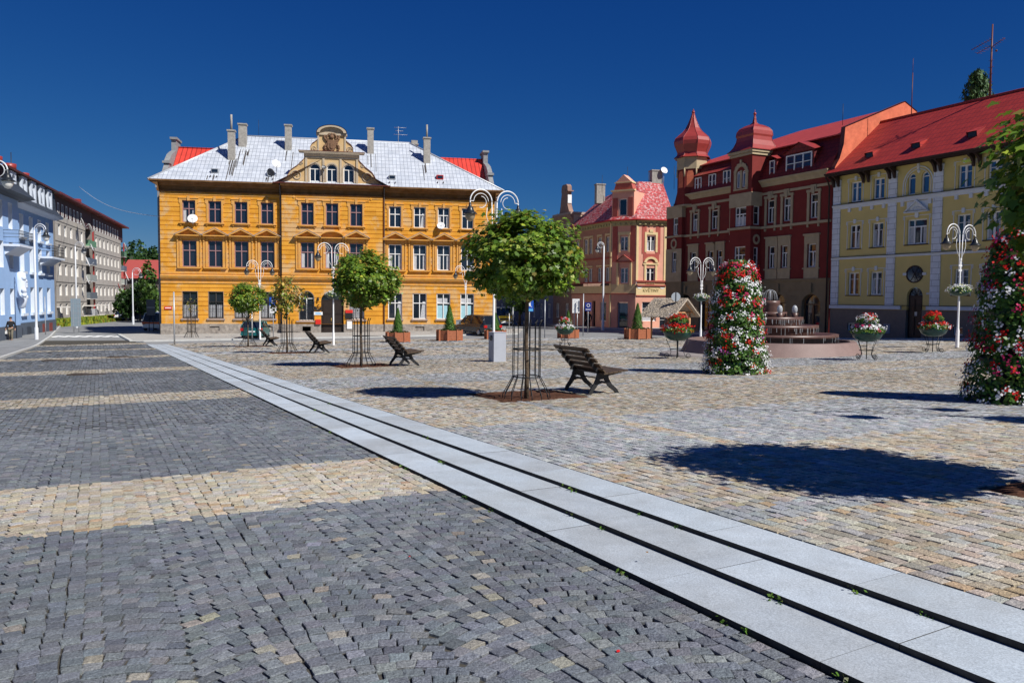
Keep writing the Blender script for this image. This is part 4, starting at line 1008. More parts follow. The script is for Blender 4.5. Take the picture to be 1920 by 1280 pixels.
r.tube([(-.15, ry, rz+.02), (UE+.5, ry, rz+.02)], .09, 6); r.prism([(e0, ez), (ry, rz), (9.2, 9.6)], UE+.4, UE+.5, 0, 'x')
B.part('tiled_roof', r, RDR)
r = MB(); r.box(-.1, UE+.5, e0-.02, e0+.03, ez-.2, ez-.01); r.quad((-.1, e0, ez-.18), (UE+.5, e0, ez-.18), (UE+.5, 0, 10.2), (-.1, 0, 10.2)); r.box(-.1, UE, -.08, -.001, 9.98, 10.2); r.tube([(-.1, e0-.08, ez-.04), (UE+.5, e0-.08, ez-.04)], .07, 6)
B.part('timber_eaves', r, DBR)
for u in (.12, .5, 2.55, 2.95, 4.55, 4.9, 7.7, 8.05, 10.1, 10.5, 12.45, 12.8, 15, 15.4):
    s = MB(); s.prism([(-.68, 9.95), (-.68, 9.85), (-.45, 9.75), (-.3, 9.55), (-.22, 9.3), (-.12, 9.25), (-.12, 9.95)], u-.07, u+.07, 0, 'x'); B.part('eaves_bracket', s, DBR)
def yz(y): return ez+(y-e0)*(rz-ez)/(ry-e0)
for u, y in ((2.6, .25), (6.0, .3), (9.6, .35)):
    s = MB(); z = yz(y); s.box(u-.25, u+.25, y-.02, y+.02, z, z+.28, 1); s.add([(u-.35, y-.12, z+.3), (u+.35, y-.12, z+.3), (u+.3, y+.75, yz(y+.75)+.02), (u-.3, y+.75, yz(y+.75)+.02)], [(0, 1, 2, 3)], 0); s.tri((u+.3, y, z), (u+.33, y-.1, z+.3), (u+.3, y+.75, yz(y+.75)), 0); s.tri((u-.3, y, z), (u-.33, y-.1, z+.3), (u-.3, y+.75, yz(y+.75)), 0)
    B.part('roof_hatch', s, [RDR, G['black']])
s = MB(); s.tube([(2.7, ry, 13.9), (2.7, ry, 16.8)], .028, 6); s.tube([(2.7, ry, 16.8), (2.7, ry, 17.75)], .014, 6); B.part('thin_mast', s, FLASH)
s = MB(); u = 8.12; ry_ = 3.95; s.tube([(u, ry_, 13.5), (u, ry_, 18.35)], [.07, .04], 8)
def yagi(c, yaw, L, n, el):
    T = s.T; s.T = Matrix.Translation(c) @ Matrix.Rotation(R_(yaw), 4, 'Z') @ Matrix.Rotation(R_(el), 4, 'Y'); s.tube([(0, 0, 0), (L, 0, 0)], .02, 5)
    for i in range(n): s.tube([(L*(i+.5)/n, -.35+.02*i, 0), (L*(i+.5)/n, .35-.02*i, 0)], .009, 4)
    s.T = T
yagi((u, ry_, 17.5), 200, 1.2, 8, 22); yagi((u, ry_, 17.0), 15, .8, 6, -28); yagi((u, ry_, 17.1), 170, 1.1, 5, 10)
for z in (14.9, 15.4, 15.8, 16.2): s.tube([(u-.16, ry_, z), (u+.16, ry_, z)], .014, 4)
s.sphere((u+.3, ry_, 16.7), .07, 6, 5)
B.part('aerial_mast', s, FLASH)
s = MB(); s.tube([(-.3, -.5, 9.95), (-.28, -.3, 9.7), (-.22, -.2, 9.3), (-.22, -.2, -1.0)], .06, 8); B.part('rain_pipe', s, DBR)

# ---- red house
RW = mat('dark_red_render', (.19, .03, .026), .85, .2, var=.1, vscale=1.5)
TAN = mat('tan_trim', (.43, .345, .22), .85, .15, var=.12, vscale=2)
TANR = mat('tan_ground_floor', (.27, .205, .12), .88, .15, var=.12, vscale=1.5)
RRF = tiles('maroon_roof', (.20, .022, .02), (.10, .012, .012), .35, .3, axes='xz', gap=.08, rough=.6, spec=.3, off=.5, var=.08, bump=.3)
RRU = tiles('red_upper_roof', (.50, .07, .055), (.3, .035, .03), .4, .4, axes='xy', gap=.07, rough=.5, spec=.3, off=.5, var=.06, bump=.3)
COP = mat('red_dome_sheet', (.29, .038, .032), .4, .5, var=.1, vscale=3)
BRK = mat('orange_brick_firewall', (.62, .17, .09), .85, .2, var=.16, vscale=2, col2=(.5, .12, .07), mscale=5, mamt=.5)
B = Bld('red_house', 'dark red house with an onion domed turret and tan stone trim', 'building', 1558, 55, 154.5, -1.1)
UL = -17.9
w3 = [(-1.74, .8, 7.38, 1.7), (-4.3, .78, 7.38, 1.7), (-5.95, .78, 7.38, 1.7), (-9.95, .6, 7.4, 1.55), (-12.35, .9, 7.4, 1.55), (-14.85, .8, 7.4, 1.5)]
w2 = [(-1.82, .85, 3.95, 1.65), (-4.45, .68, 3.98, 1.65), (-5.75, .68, 3.98, 1.65), (-9.6, .8, 3.98, 1.65), (-11.6, .72, 3.98, 1.65), (-12.7, .72, 3.98, 1.65), (-15.0, .8, 3.98, 1.65)]
w = MB(); wall(w, UL, -.12, 3.15, 9.75, [(u-a/2, u+a/2, z, z+h) for u, a, z, h in w3+w2], 0, .22)
w.quad((UL+.2, 1.8, -1.4), (UL, 0, -1.4), (UL, 0, 10), (UL+.2, 1.8, 10)); w.quad((-6, 10, -1.4), (UL+.2, 1.8, -1.4), (UL+.2, 1.8, 10), (-6, 10, 10))  # unseen back cut slantwise so that sun reaches the pink house
B.part('wall', w, RW)
g = MB(); ar = [(-1.75, 1.7), (-4.9, 1.5), (-10.4, 1.7), (-13.2, 1.7), (-15.9, 1.5)]
wall(g, UL, -.12, -1.5, 3.02, [(u-a/2, u+a/2, -1.0 if a > 1.6 else -.3, 2.05, a*.42) for u, a in ar], -.06, .4, grooves=[-.6+.42*i for i in range(8)], gd=.03)
g.box(UL, -.12, -.16, 0, 3.02, 3.15); g.quad((UL, 4, -1.5), (UL, -.06, -1.5), (UL, -.06, 3.02), (UL, 4, 3.02))
B.part('ground_floor_wall', g, TANR)
BRW = mat('brown_shop_frame', (.16, .075, .03), .5, .4)
for u, a in ar:
    zb_ = -1.0 if a > 1.6 else -.3
    o = window('arched_shop_window', a, 2.05-zb_, .36, frame=BRW, arch=a*.42, parent=B.root, fw=.09); o.location = (u, -.06, zb_-B.zb)
    s = MB(); s.box(-.12, .12, -.14, -.0, 2.05-zb_+.1, 2.05-zb_+.75); s.build('keystone', TANR, o)
g = MB()
for z0, z1, pr in ((6.98, 7.16, .14), (9.5, 9.68, .06)): g.box(UL, -9.3, -pr, -.001, z0, z1); g.box(-6.9, -.15, -pr, -.001, z0, z1)
for a, b in ((-16.4, -9.35), (-6.9, -.3)): cornice(g, a, b, [(.0, 10.1), (.08, 10.15), (.2, 10.35), (.38, 10.5), (.4, 10.6), (0, 10.6)], 0, ends=False)
B.part('tan_cornice', g, TAN)
wl = MB(); wl.box(-16.4, -9.35, -.02, .2, 9.75, 10.15); wl.box(-6.9, -.15, -.02, .2, 9.75, 10.15); B.part('frieze_band', wl, RW)
def rwin(w_, h_, kind, bars='tee', curtain=0):
    o = window('window', w_, h_, .22, bars=bars, curtain=curtain, fw=.07, split=.66); s = MB(); hw = w_/2
    if kind == 3:
        s.box(-hw-.2, -hw, -.07, 0, -.28, h_+.12); s.box(hw, hw+.2, -.07, 0, -.28, h_+.12); s.box(-hw-.25, hw+.25, -.1, 0, h_+.12, h_+.3); s.box(-.25, .25, -.12, 0, h_+.3, h_+.62); s.box(-hw-.2, -.25, -.05, 0, h_+.3, h_+.4) if 0 else None
        s.box(-.12, .12, -.16, -.12, h_-.02, h_+.5)
        for q in (-1, 1): s.box(q*(hw+.03), q*(hw+.17), -.1, 0, -.62, -.42)
    else:
        s.box(-hw-.26, -hw, -.06, 0, -.8, h_+.06); s.box(hw, hw+.26, -.06, 0, -.8, h_+.06); s.box(-hw, hw, -.06, 0, h_, h_+.06); s.box(-hw, hw, -.055, 0, -.8, -.1)
        s.box(-hw-.26, hw+.26, -.07, 0, h_+.06, h_+.58); s.box(-hw-.34, hw+.34, -.14, 0, h_+.58, h_+.7); s.box(-hw-.36, hw+.36, -.12, 0, -.14, -.04)
    s.build('window_surround', TAN, o); return proto(o)
c3 = {}
for i, (u, a, z, h) in enumerate(w3):
    k = (round(a, 1), h)
    if k not in c3: c3[k] = rwin(a, h, 3, curtain=i % 2)
    B.put(c3[k], u, z)
c2 = rwin(.7, 1.65, 2); c2b = rwin(.82, 1.65, 2, curtain=4)
for u, a, z, h in w2: B.put(c2 if a < .75 else c2b, u, z)
# corner bay below the turret
g = MB(); x0, x1, yy = -18.35, -16.2, -.35
wall(g, x0, x1, 3.15, 7.0, [(-17.5, -16.85, 3.95, 5.75)], yy, .18); wall(g, x0, x1, 7.16, 8.7, [(-17.45, -16.75, 7.2, 8.7)], yy, .18); g.quad((x1, yy, 3.15), (x1, 0, 3.15), (x1, 0, 9), (x1, yy, 9)); g.quad((x0, 3, 3.15), (x0, yy, 3.15), (x0, yy, 9), (x0, 3, 9)); B.part('corner_bay_wall', g, RW)
g = MB(); g.box(x0-.03, x1+.03, yy-.04, 0, 8.7, 9.75); g.box(x0-.08, x1+.08, yy-.12, 0, 7.0, 7.16); g.box(x0-.03, -17.5, yy-.03, yy, 3.15, 6.0); g.box(-16.85, x1+.03, yy-.03, yy, 3.15, 6.0); g.box(-17.5, -16.85, yy-.03, yy, 5.75, 6.0); g.box(-17.5, -16.85, yy-.03, yy, 3.15, 3.95)
for i in range(20):
    a, b = 2*math.pi*i/20, 2*math.pi*(i+1)/20; p = [(-17.25+r*math.cos(t), 6.45+r*1.1*math.sin(t)) for r in (.25, .42) for t in (a, b)]; g.add([(q[0], y, q[1]) for y in (yy-.06, yy) for q in p], [(0, 1, 3, 2), (2, 3, 7, 6), (0, 4, 5, 1)])
B.part('corner_bay_trim', g, TAN)
for z, h, u in ((3.95, 1.8, -17.175), (7.2, 1.5, -17.1)): o = window('window', .65, h, .16, bars='tee', parent=B.root, fw=.07); o.location = (u, yy, z-B.zb)
g = MB(); g.box(x0, x1, yy, 0, -1.4, 3.15); B.part('corner_bay_base', g, TANR)
# mansard
g = MB(); m0, m1 = (-.35, 10.6), (.95, 13.1)
for a, b in ((-15.2, -9.3), (-6.95, 0)): g.quad((a, m0[0], m0[1]), (b, m0[0], m0[1]), (b, m1[0], m1[1]), (a, m1[0], m1[1]))
g.quad((-9.3, 0, 10.6), (-6.95, 0, 10.6), (-6.95, 1, 13.1), (-9.3, 1, 13.1)); g.quad((UL, 0, 9.7), (-15, 0, 9.7), (-15, .95, 13.1), (UL, .95, 13.1)); g.quad((UL+.2, 1.8, 9.7), (UL, 0, 9.7), (UL+.5, .9, 13.1), (UL+.7, 1.8, 13.1)); g.quad((-6, 10, 9.7), (UL+.2, 1.8, 9.7), (UL+.7, 1.8, 13.1), (-6, 9, 13.1))
B.part('steep_roof', g, RRF)
g = MB(); lip = .62
g.add([(-17.2, lip, 13.02), (0, lip, 13.02), (0, 6.3, 15.45), (-9.5, 6.3, 15.45), (-17.1, 1.8, 13.5)], [(0, 1, 2, 3, 4)]); g.quad((-9.5, 6.3, 15.45), (0, 6.3, 15.45), (0, 11, 13), (-6, 9.6, 13)); g.tri((-17.1, 1.8, 13.5), (-9.5, 6.3, 15.45), (-6, 9.6, 13)); g.box(-17.2, 0, lip-.03, lip+.05, 12.94, 13.02)
B.part('upper_roof', g, RRU)
g = MB(); fw = [(.05, 9.6), (-.4, 10.15), (-.3, 10.6), (.1, 11.2), (.45, 12.2), (.55, 13.35), (6.3, 15.68), (7.6, 15.1), (13, 12.2), (13, 9.6)]
g.prism(fw, -.02, .28, 0, 'x'); B.part('firewall', g, BRK)
g = MB(); g.add([(x, y, z+.004) for y, z in fw[1:8] for x in (-.05, .31)]+[(x, y, z+.05) for y, z in fw[1:8] for x in (-.05, .31)], [(2*i, 2*i+1, 2*i+3, 2*i+2) for i in range(6)]+[(14+2*i, 14+2*i+1, 14+2*i+3, 14+2*i+2) for i in range(6)]); B.part('firewall_capping', g, FLASH)
# dormers
g = MB(); g.add([(-14.9, -.35, 11.95), (-10.0, -.35, 11.95), (-9.6, 1.1, 12.75), (-14.9, 1.1, 12.75)], [(0, 1, 2, 3)], 1); g.box(-14.7, -9.9, -.12, 1.0, 10.6, 11.94, 0); B.part('shed_dormer', g, [RRF, COP])
for u, a, h in ((-14.9+.55, .85, 1.15), (-12.55, .9, 1.2), (-10.75, .9, 1.25)):
    o = window('attic_window', a, h, .05, bars='casement', glass='glassblue', parent=B.root, fw=.07, split=.5); o.location = (u, -.14, 10.68-B.zb)
g = MB(); g.box(-4.5, -1.75, -.1, .95, 10.7, 12.15, 0); g.add([(-4.75, -.3, 12.15), (-3.0, -.35, 12.85), (-3.0, 1.2, 13.0), (-4.3, .9, 12.6)], [(0, 1, 2, 3)], 0); g.add([(-3.0, -.35, 12.85), (-1.5, -.3, 12.15), (-1.6, 1.0, 12.5), (-3, 1.2, 13.0)], [(0, 1, 2, 3)], 1); g.tri((-4.7, -.2, 12.15), (-1.55, -.2, 12.15), (-3, -.25, 12.82), 0); B.part('wide_dormer', g, [RRF, COP])
o = window('attic_window', 2.45, 1.3, .05, bars='three', glass='glassblue', parent=B.root, fw=.08, split=.52); o.location = (-3.15, -.12, 10.76-B.zb)
g = MB(); g.box(-6.15, -5.35, -.1, .9, 10.75, 12.0, 0); g.add([(-6.35, -.25, 12.0), (-5.75, -.3, 12.3), (-5.75, .9, 12.5), (-6.3, .8, 12.2)], [(0, 1, 2, 3)], 0); g.add([(-5.75, -.3, 12.3), (-5.15, -.25, 12.0), (-5.2, .8, 12.2), (-5.75, .9, 12.5)], [(0, 1, 2, 3)], 1); B.part('small_dormer', g, [RRF, COP])
o = window('attic_window', .5, 1.1, .05, bars='bar', glass='glassblue', parent=B.root, fw=.06, split=.52); o.location = (-5.78, -.12, 10.86-B.zb)
# bay with pavilion and bulbous helm
b0, b1, by = -9.3, -6.95, -1.0
g = MB(); wall(g, b0, b1, 3.15, 6.98, [(-8.75, -7.5, 3.98, 5.7)], by, .2); wall(g, b0, b1, 7.16, 8.72, [(-8.75, -7.5, 7.25, 8.72)], by, .2); wall(g, b0, b1, 9.75, 12.55, [(-8.6, -8.25, 10.2, 11.45, .17), (-8.0, -7.65, 10.2, 11.45, .17)], by, .15)
T = Matrix(((0, -1, 0, b1), (1, 0, 0, by), (0, 0, 1, 0), (0, 0, 0, 1)))
g.T = T; wall(g, 0, 1.0, 3.15, 6.98, [(.35, .75, 4.0, 5.6)], 0, .15); wall(g, 0, 1.0, 7.16, 8.72, [(.25, .8, 7.3, 8.72)], 0, .15); wall(g, 0, 2.0, 9.75, 12.55, [(1.15, 1.5, 10.5, 11.5)], 0, .15); g.T = None
g.quad((b0, 0, 3.15), (b0, by, 3.15), (b0, by, 12.55), (b0, 0, 12.55)); B.part('bay_wall', g, RW)
g = MB(); g.box(b0-.06, b1+.06, by-.06, 0, 8.72, 9.75); g.box(b0-.1, b1+.1, by-.16, 0, 6.98, 7.16); g.box(b0-.06, b1+.06, by-.06, 0, 3.02, 3.15); g.box(b0-.1, b1+.1, by-.1, 1.1, 12.55, 12.7); g.box(b0-.18, b1+.18, by-.18, 1.2, 12.76, 12.95); g.box(b0-.05, b1+.05, by-.05, 1.0, 12.7, 12.76)
n = 16; R0 = .78
for i in range(n):
    a, b = math.pi*i/n, math.pi*(i+1)/n; p = [(-8.125-r*math.cos(t), 11.25+r*math.sin(t)*1.05) for r in (.5, R0+.04*(i % 2)) for t in (a, b)]; g.add([(q[0], y, q[1]) for y in (by-.07, by) for q in p], [(0, 1, 3, 2), (2, 3, 7, 6), (0, 4, 5, 1)])
g.box(-8.9, -8.62, by-.05, by, 10.1, 11.25); g.box(-7.63, -7.35, by-.05, by, 10.1, 11.25); g.box(-8.23, -8.02, by-.05, by, 10.1, 11.5); g.box(-8.9, -7.35, by-.09, by, 10.0, 10.12); g.box(-8.2, -8.05, by-.12, by, 11.95, 12.3)
for i in range(20):
    a, b = 2*math.pi*i/20, 2*math.pi*(i+1)/20; p = [(by+.55+r*math.cos(t), 6.2+r*1.2*math.sin(t)) for r in (.18, .32) for t in (a, b)]; g.add([(x, q[0], q[1]) for x in (b1+.06, b1) for q in p], [(0, 2, 3, 1), (2, 6, 7, 3), (0, 1, 5, 4)])
B.part('bay_trim', g, TAN)
for u, a, z, h, ar_ in ((-8.125, 1.25, 7.25, 1.47, 0), (-8.125, 1.25, 3.98, 1.72, 0)): o = window('window', a, h, .18, bars='threetop', curtain=2 if z > 7 else 0, parent=B.root, fw=.07, split=.62); o.location = (u, by, z-B.zb)
for u in (-8.425, -7.825): o = window('arched_window', .35, 1.25, .13, bars='none', arch=.17, parent=B.root, fw=.06, glass='glassblue'); o.location = (u, by, 10.2-B.zb)
for v, a, z, h in ((.525, .55, 7.3, 1.42), (.55, .4, 4.0, 1.6), (1.325, .35, 10.5, 1.0)): o = window('window', a, h, .13, bars='bar', parent=B.root, fw=.06); o.location = (b1, by+v, z-B.zb); o.rotation_euler = (0, 0, R_(90))
g = MB(); g.box(b0, b1, by, 0, -1.4, 3.02); B.part('bay_base', g, TANR)
def helm(mb, cx, cy, prof, seg, rot):
    vs = []; k = len(prof)
    for i in range(seg):
        a = 2*math.pi*(i+rot)/seg
        for r_, z in prof: vs.append((cx+r_*math.cos(a), cy+r_*math.sin(a), z))
    mb.add(vs, [(i*k+q, ((i+1) % seg)*k+q, ((i+1) % seg)*k+q+1, i*k+q+1) for i in range(seg) for q in range(k-1)])
    for i in range(seg): mb.tube(vs[i*k:(i+1)*k], .03, 4)
q2 = math.sqrt(2)
g = MB(); cx, cy = (b0+b1)/2, by+1.2
prof = [(1.55, 12.95), (1.4, 13.05), (1.18, 13.35), (1.02, 13.75), (.98, 14.05), (1.0, 14.1), (1.04, 14.2), (1.0, 14.5), (.85, 14.75), (.55, 14.95), (.25, 15.07), (.12, 15.2), (.07, 15.5), (.03, 15.8)]
helm(g, cx, cy, [(r_*q2*.93, z) for r_, z in prof], 4, .5); g.sphere((cx, cy, 15.9), .12, 10, 8); g.tube([(cx, cy, 15.9), (cx, cy, 16.2)], .02, 5); B.part('bay_helm', g, COP)
# onion turret
cx, cy, r8 = -16.35, .75, 1.28
def ring(mb, r0, z0, r1, z1, mi=0, seg=8):
    P = [(cx+r*math.cos(math.pi*2*(i+.5)/seg), cy+r*math.sin(math.pi*2*(i+.5)/seg), z) for r, z in ((r0, z0), (r1, z1)) for i in range(seg)]
    mb.add(P, [(i, (i+1) % seg, seg+(i+1) % seg, seg+i) for i in range(seg)], mi)
g = MB(); ring(g, r8, 9.6, r8, 12.75); B.part('turret_wall', g, RW)
g = MB(); ring(g, r8+.06, 12.75, r8+.06, 13.75); ring(g, r8, 12.75, r8+.06, 12.75); 
for i in range(8):
    a = 2*math.pi*(i+.5)/8; g.tube([(cx+(r8+.02)*math.cos(a), cy+(r8+.02)*math.sin(a), 12.1), (cx+(r8+.02)*math.cos(a), cy+(r8+.02)*math.sin(a), 12.8)], .07, 6)
ring(g, r8+.05, 9.6, r8+.05, 9.75); B.part('turret_trim', g, TAN)
g = MB()
for i in range(8):
    a = 2*math.pi*i/8; ap = (r8+.0)*math.cos(math.pi/8)+.012; T = Matrix.Translation((cx+ap*math.cos(a), cy+ap*math.sin(a), 0)) @ Matrix.Rotation(a+math.pi/2, 4, 'Z'); g.T = T
    g.add([(-.3, 0, 11.2), (.3, 0, 11.2), (.3, 0, 12.3), (.18, 0, 12.6), (-.18, 0, 12.6), (-.3, 0, 12.3)], [(0, 1, 2, 3, 4, 5)]); g.T = None
B.part('turret_panels', g, BRK)
g = MB(); prof = [(1.62, 13.75), (1.5, 13.85), (1.34, 14.0), (1.3, 14.2), (1.42, 14.5), (1.58, 14.85), (1.62, 15.15), (1.52, 15.45), (1.25, 15.7), (.9, 16.0), (.62, 16.35), (.42, 16.75), (.22, 17.25), (.09, 17.65)]
helm(g, cx, cy, prof, 8, .5); g.sphere((cx, cy, 17.75), .14, 10, 8); g.sphere((cx, cy, 17.95), .06, 8, 6); B.part('onion_dome', g, COP)
g = MB(); g.tube([(-3.1, 4, 14.3), (-3.1, 4, 16.0)], .02, 5); B.part('lightning_rod', g, G['iron'])
# ------------------------------------------------------------------ pink corner house
PK = mat('pink_render', (.72, .36, .26), .88, .15, var=.08, vscale=1.5)
PKY = mat('pale_yellow_render', (.72, .55, .30), .88, .15, var=.08)
PKR = mat('brick_red_render', (.40, .10, .08), .88, .15, var=.1)
PKO = mat('olive_render', (.42, .36, .19), .88, .15, var=.1)
RCH = tiles('chipped_red_roof', (.44, .045, .05), (.2, .02, .02), .35, .3, axes='xz', gap=.08, rough=.6, off=.5, var=.1, bump=.3, patch=(.52, .42, .42), pamt=.75, pscale=4.5)
QN = tiles('quoin_blocks', (.55, .36, .28), (.25, .16, .13), .8, .45, gap=.05, rough=.9, off=.5)
def wpt(px, D): d = ray(px, 560); return np.array([d[0]*D, D])
def dirv(az): return np.array([math.sin(R_(az)), math.cos(R_(az))])
pb = wpt(1146, 78.0); AZ1, AZ2, AZ3 = 157.2, 123.0, 79.2
pa = pb-dirv(AZ1)*8.4; pc = pb+dirv(AZ2)*2.56; pd = pc+dirv(AZ3)*3.75
B = Bld('pink_corner_house', 'pink and yellow corner house with a patchy red roof and a ground floor flower shop', 'building', 1146, 78, AZ3, -1.25)
rinv = Matrix.Rotation(-R_(90-AZ3), 4, 'Z')
def loc(p, z=0.): v = rinv @ Vector((p[0]-pb[0], p[1]-pb[1], z)); return v
def facetT(p, az): v = loc(p); return Matrix.Translation((v.x, v.y, 0)) @ Matrix.Rotation(R_(AZ3-az), 4, 'Z')
def putT(o, T, u, z, y=0):
    v = T @ Vector((u, y, z-B.zb)); o.parent = B.root; o.location = v; o.rotation_euler = (0, 0, T.to_euler().z); return o
F1, F2, F3 = facetT(pa, AZ1), facetT(pb, AZ2), facetT(pc, AZ3)
w = MB(); w1 = [1.2, 3.1, 4.1, 6.0, 7.6]
w.T = F1; wall(w, 0, 8.4, 3.3, 9.0, [(u-.38, u+.38, 6.2, 7.7) for u in w1]+[(u-.38, u+.38, 3.2+.1, 4.7) for u in w1], 0, .2, 0)
w.T = F2; wall(w, 0, 2.56, 3.05, 9.0, [(.88, 1.7, 6.25, 7.6), (.95, 1.75, 3.15, 4.6)], 0, .2, 1)
w.T = F3; wall(w, 0, 3.0, 3.3, 9.0, [(1.05, 1.9, 6.2, 7.65), (1.05, 1.9, 3.3, 4.6)], 0, .2, 1)
w.T = None; B.part('wall', w, [mat('shaded_pink_render', (.44, .22, .15), .88, .15, var=.15), PK])  # left facade: the same pink with its shade put into the colour
w = MB()
w.T = F1; wall(w, 0, 8.4, -1.6, 2.1, [(2.6, 3.5, -1.2, 1.2), (4.6, 5.3, -1.2, 1.4), (6.3, 7.5, -.6, 1.3)], -.04, .3)
w.T = F2; wall(w, 0, 2.56, -1.6, 2.1, [(.7, 1.8, -1.6, 1.3)], -.04, .4)
w.T = F3; wall(w, 0, 3.75, -1.6, 1.9, [(.65, 2.1, -.5, 1.35), (2.45, 3.2, -1.6, 1.3)], -.04, .25)
w.T = None; B.part('shop_front_wall', w, PK)
w = MB(); w.T = F1; w.box(0, 8.4, -.08, 0, 2.15, 2.9); w.T = F2; w.box(0, 2.56, -.08, 0, 2.15, 3.05); w.T = F3; w.box(0, 3.8, -.1, 0, 2.0, 2.85); w.box(.1, 2.9, -.04, 0, 3.0, 3.28); w.T = None
B.part('sign_band', w, PKY)
w = MB(); w.T = F1; w.box(0, 8.4, -.12, 0, 2.05, 2.15); w.box(0, 8.4, -.14, 0, 3.15, 3.3); w.box(0, 8.4, -.1, 0, 5.55, 5.7); w.T = F2; w.box(0, 2.56, -.12, 0, 2.05, 2.15)
w.T = F3; w.box(0, 3.8, -.13, 0, 1.9, 2.0); w.box(0, 3.0, -.22, 0, 2.86, 3.0); w.box(0, 3.0, -.2, 0, 3.28, 3.4)
w.box(.55, 1.0, -.03, 0, 5.95, 8.6); w.box(1.95, 2.4, -.03, 0, 5.95, 8.6); w.box(.7, 2.3, -.03, 0, 5.2, 5.95)
w.T = F2; w.box(.1, .6, -.04, 0, 5.2, 8.6); w.box(1.95, 2.45, -.04, 0, 5.2, 8.6); w.add([(.55, -.25, 5.3), (1.35, -.25, 5.85), (1.35, 0, 5.85), (.55, 0, 5.3)], [(0, 1, 2, 3)]); w.add([(1.35, -.25, 5.85), (2.15, -.25, 5.3), (2.15, 0, 5.3), (1.35, 0, 5.85)], [(0, 1, 2, 3)]); w.box(.5, 2.2, -.2, 0, 5.15, 5.25)
w.T = None; B.part('red_moulding', w, PKR)
w = MB()
w.T = F3
for u in (1.475,):
    w.box(.83, 1.02, -.08, 0, 3.4, 4.9); w.box(1.93, 2.12, -.08, 0, 3.4, 4.9); w.box(.7, 2.25, -.1, 0, 4.9, 5.05); w.box(.83, 1.02, -.06, 0, 6.1, 7.75); w.box(1.93, 2.12, -.06, 0, 6.1, 7.75); w.box(.83, 2.12, -.06, 0, 7.75, 8.0); w.box(1.3, 1.65, -.1, 0, 8.0, 8.25)
    for i in range(10):
        a, b = math.pi*i/10, math.pi*(i+1)/10; p = [(u-r*math.cos(t), 5.1+r*.8*math.sin(t)) for r in (.45, .7) for t in (a, b)]; w.add([(q[0], y, q[1]) for y in (-.15, 0) for q in p], [(0, 1, 3, 2), (2, 3, 7, 6), (0, 4, 5, 1)])
w.box(0, .22, -.06, 0, 3.4, 8.6); w.box(2.78, 3.0, -.06, 0, 3.4, 8.6)
for k in range(6): w.tube([(1.05+.15*k, -.06, 3.03), (1.05+.15*k, -.09, 3.12), (1.05+.15*k, -.06, 3.25)], .035, 6)
w.T = F2; w.box(.72, .87, -.06, 0, 6.1, 7.75); w.box(1.72, 1.87, -.06, 0, 6.1, 7.75); w.box(.65, 1.95, -.07, 0, 7.75, 8.05); w.box(.55, .75, -.12, 0, 2.9, 5.1); w.box(1.95, 2.15, -.12, 0, 2.9, 5.1)
w.T = F1
for u in w1: w.box(u-.5, u-.38, -.05, 0, 6.1, 7.8); w.box(u+.38, u+.5, -.05, 0, 6.1, 7.8); w.box(u-.5, u+.5, -.07, 0, 7.8, 8.0); w.box(u-.55, u+.55, -.1, 0, 4.8, 4.95)
w.box(8.15, 8.4, -.1, 0, -1.5, 8.9)
w.T = None; B.part('pale_moulding', w, PKY)
w = MB(); w.T = F3; wall(w, 3.0, 3.75, 3.3, 9.0, [], -.01, .1); w.quad((3.75, -.01, -1.6), (3.75, 8, -1.6), (3.75, 8, 9), (3.75, -.01, 9)); w.T = None; B.part('quoin_strip', w, QN)
w = MB()
for T, L in ((F1, 8.4), (F2, 2.56), (F3, 3.8)):
    w.T = T; cornice(w, 0, L, [(0, 8.62), (.08, 8.7), (.1, 8.9), (.3, 9.05), (.34, 9.2), (0, 9.2)], 0, ends=False)
    for i in range(int(L/.55)): w.box(.2+i*.55, .38+i*.55, -.2, -.08, 8.7, 8.95)
w.T = None; B.part('cornice', w, PKO)
def pkwin(w_, h_, T, u, z, kind='casement', fr='winwhite', c=0, y=0, nm='window'):
    return putT(window(nm, w_, h_, .18, frame=fr, bars=kind, curtain=c, split=.66, fw=.07, parent=B.root), T, u, z, y)
for u in w1: pkwin(.76, 1.5, F1, u, 6.2); pkwin(.76, 1.4, F1, u, 3.3)
pkwin(.82, 1.35, F2, 1.29, 6.25); pkwin(.8, 1.45, F2, 1.35, 3.15); pkwin(.85, 1.45, F3, 1.475, 6.2, c=1); pkwin(.85, 1.3, F3, 1.475, 3.3)
pkwin(1.45, 1.85, F3, 1.375, -.5, 'bar', c=2, y=-.04, nm='shop_window'); pkwin(1.2, 1.9, F1, 6.9, -.6, 'none', y=-.04, nm='shop_window')
DG = mat('shop_door_grey', (.4, .4, .4), .4, .4)
for T, u, w_, z, h_ in ((F2, 1.25, 1.1, -1.25, 2.5), (F3, 2.82, .75, -1.25, 2.5), (F1, 3.05, .9, -1.2, 2.4), (F1, 4.95, .7, -1.2, 2.6)):
    o = window('shop_door', w_, h_, .3, frame=DG if T is not F1 else DBR, bars='bar', split=.35, fw=.1, parent=B.root); putT(o, T, u, z, -.04)
    h = MB(); h.box(w_/2-.16, w_/2-.13, .17, .2, 1.0, 1.3); h.build('door_handle', G['galv'], o)
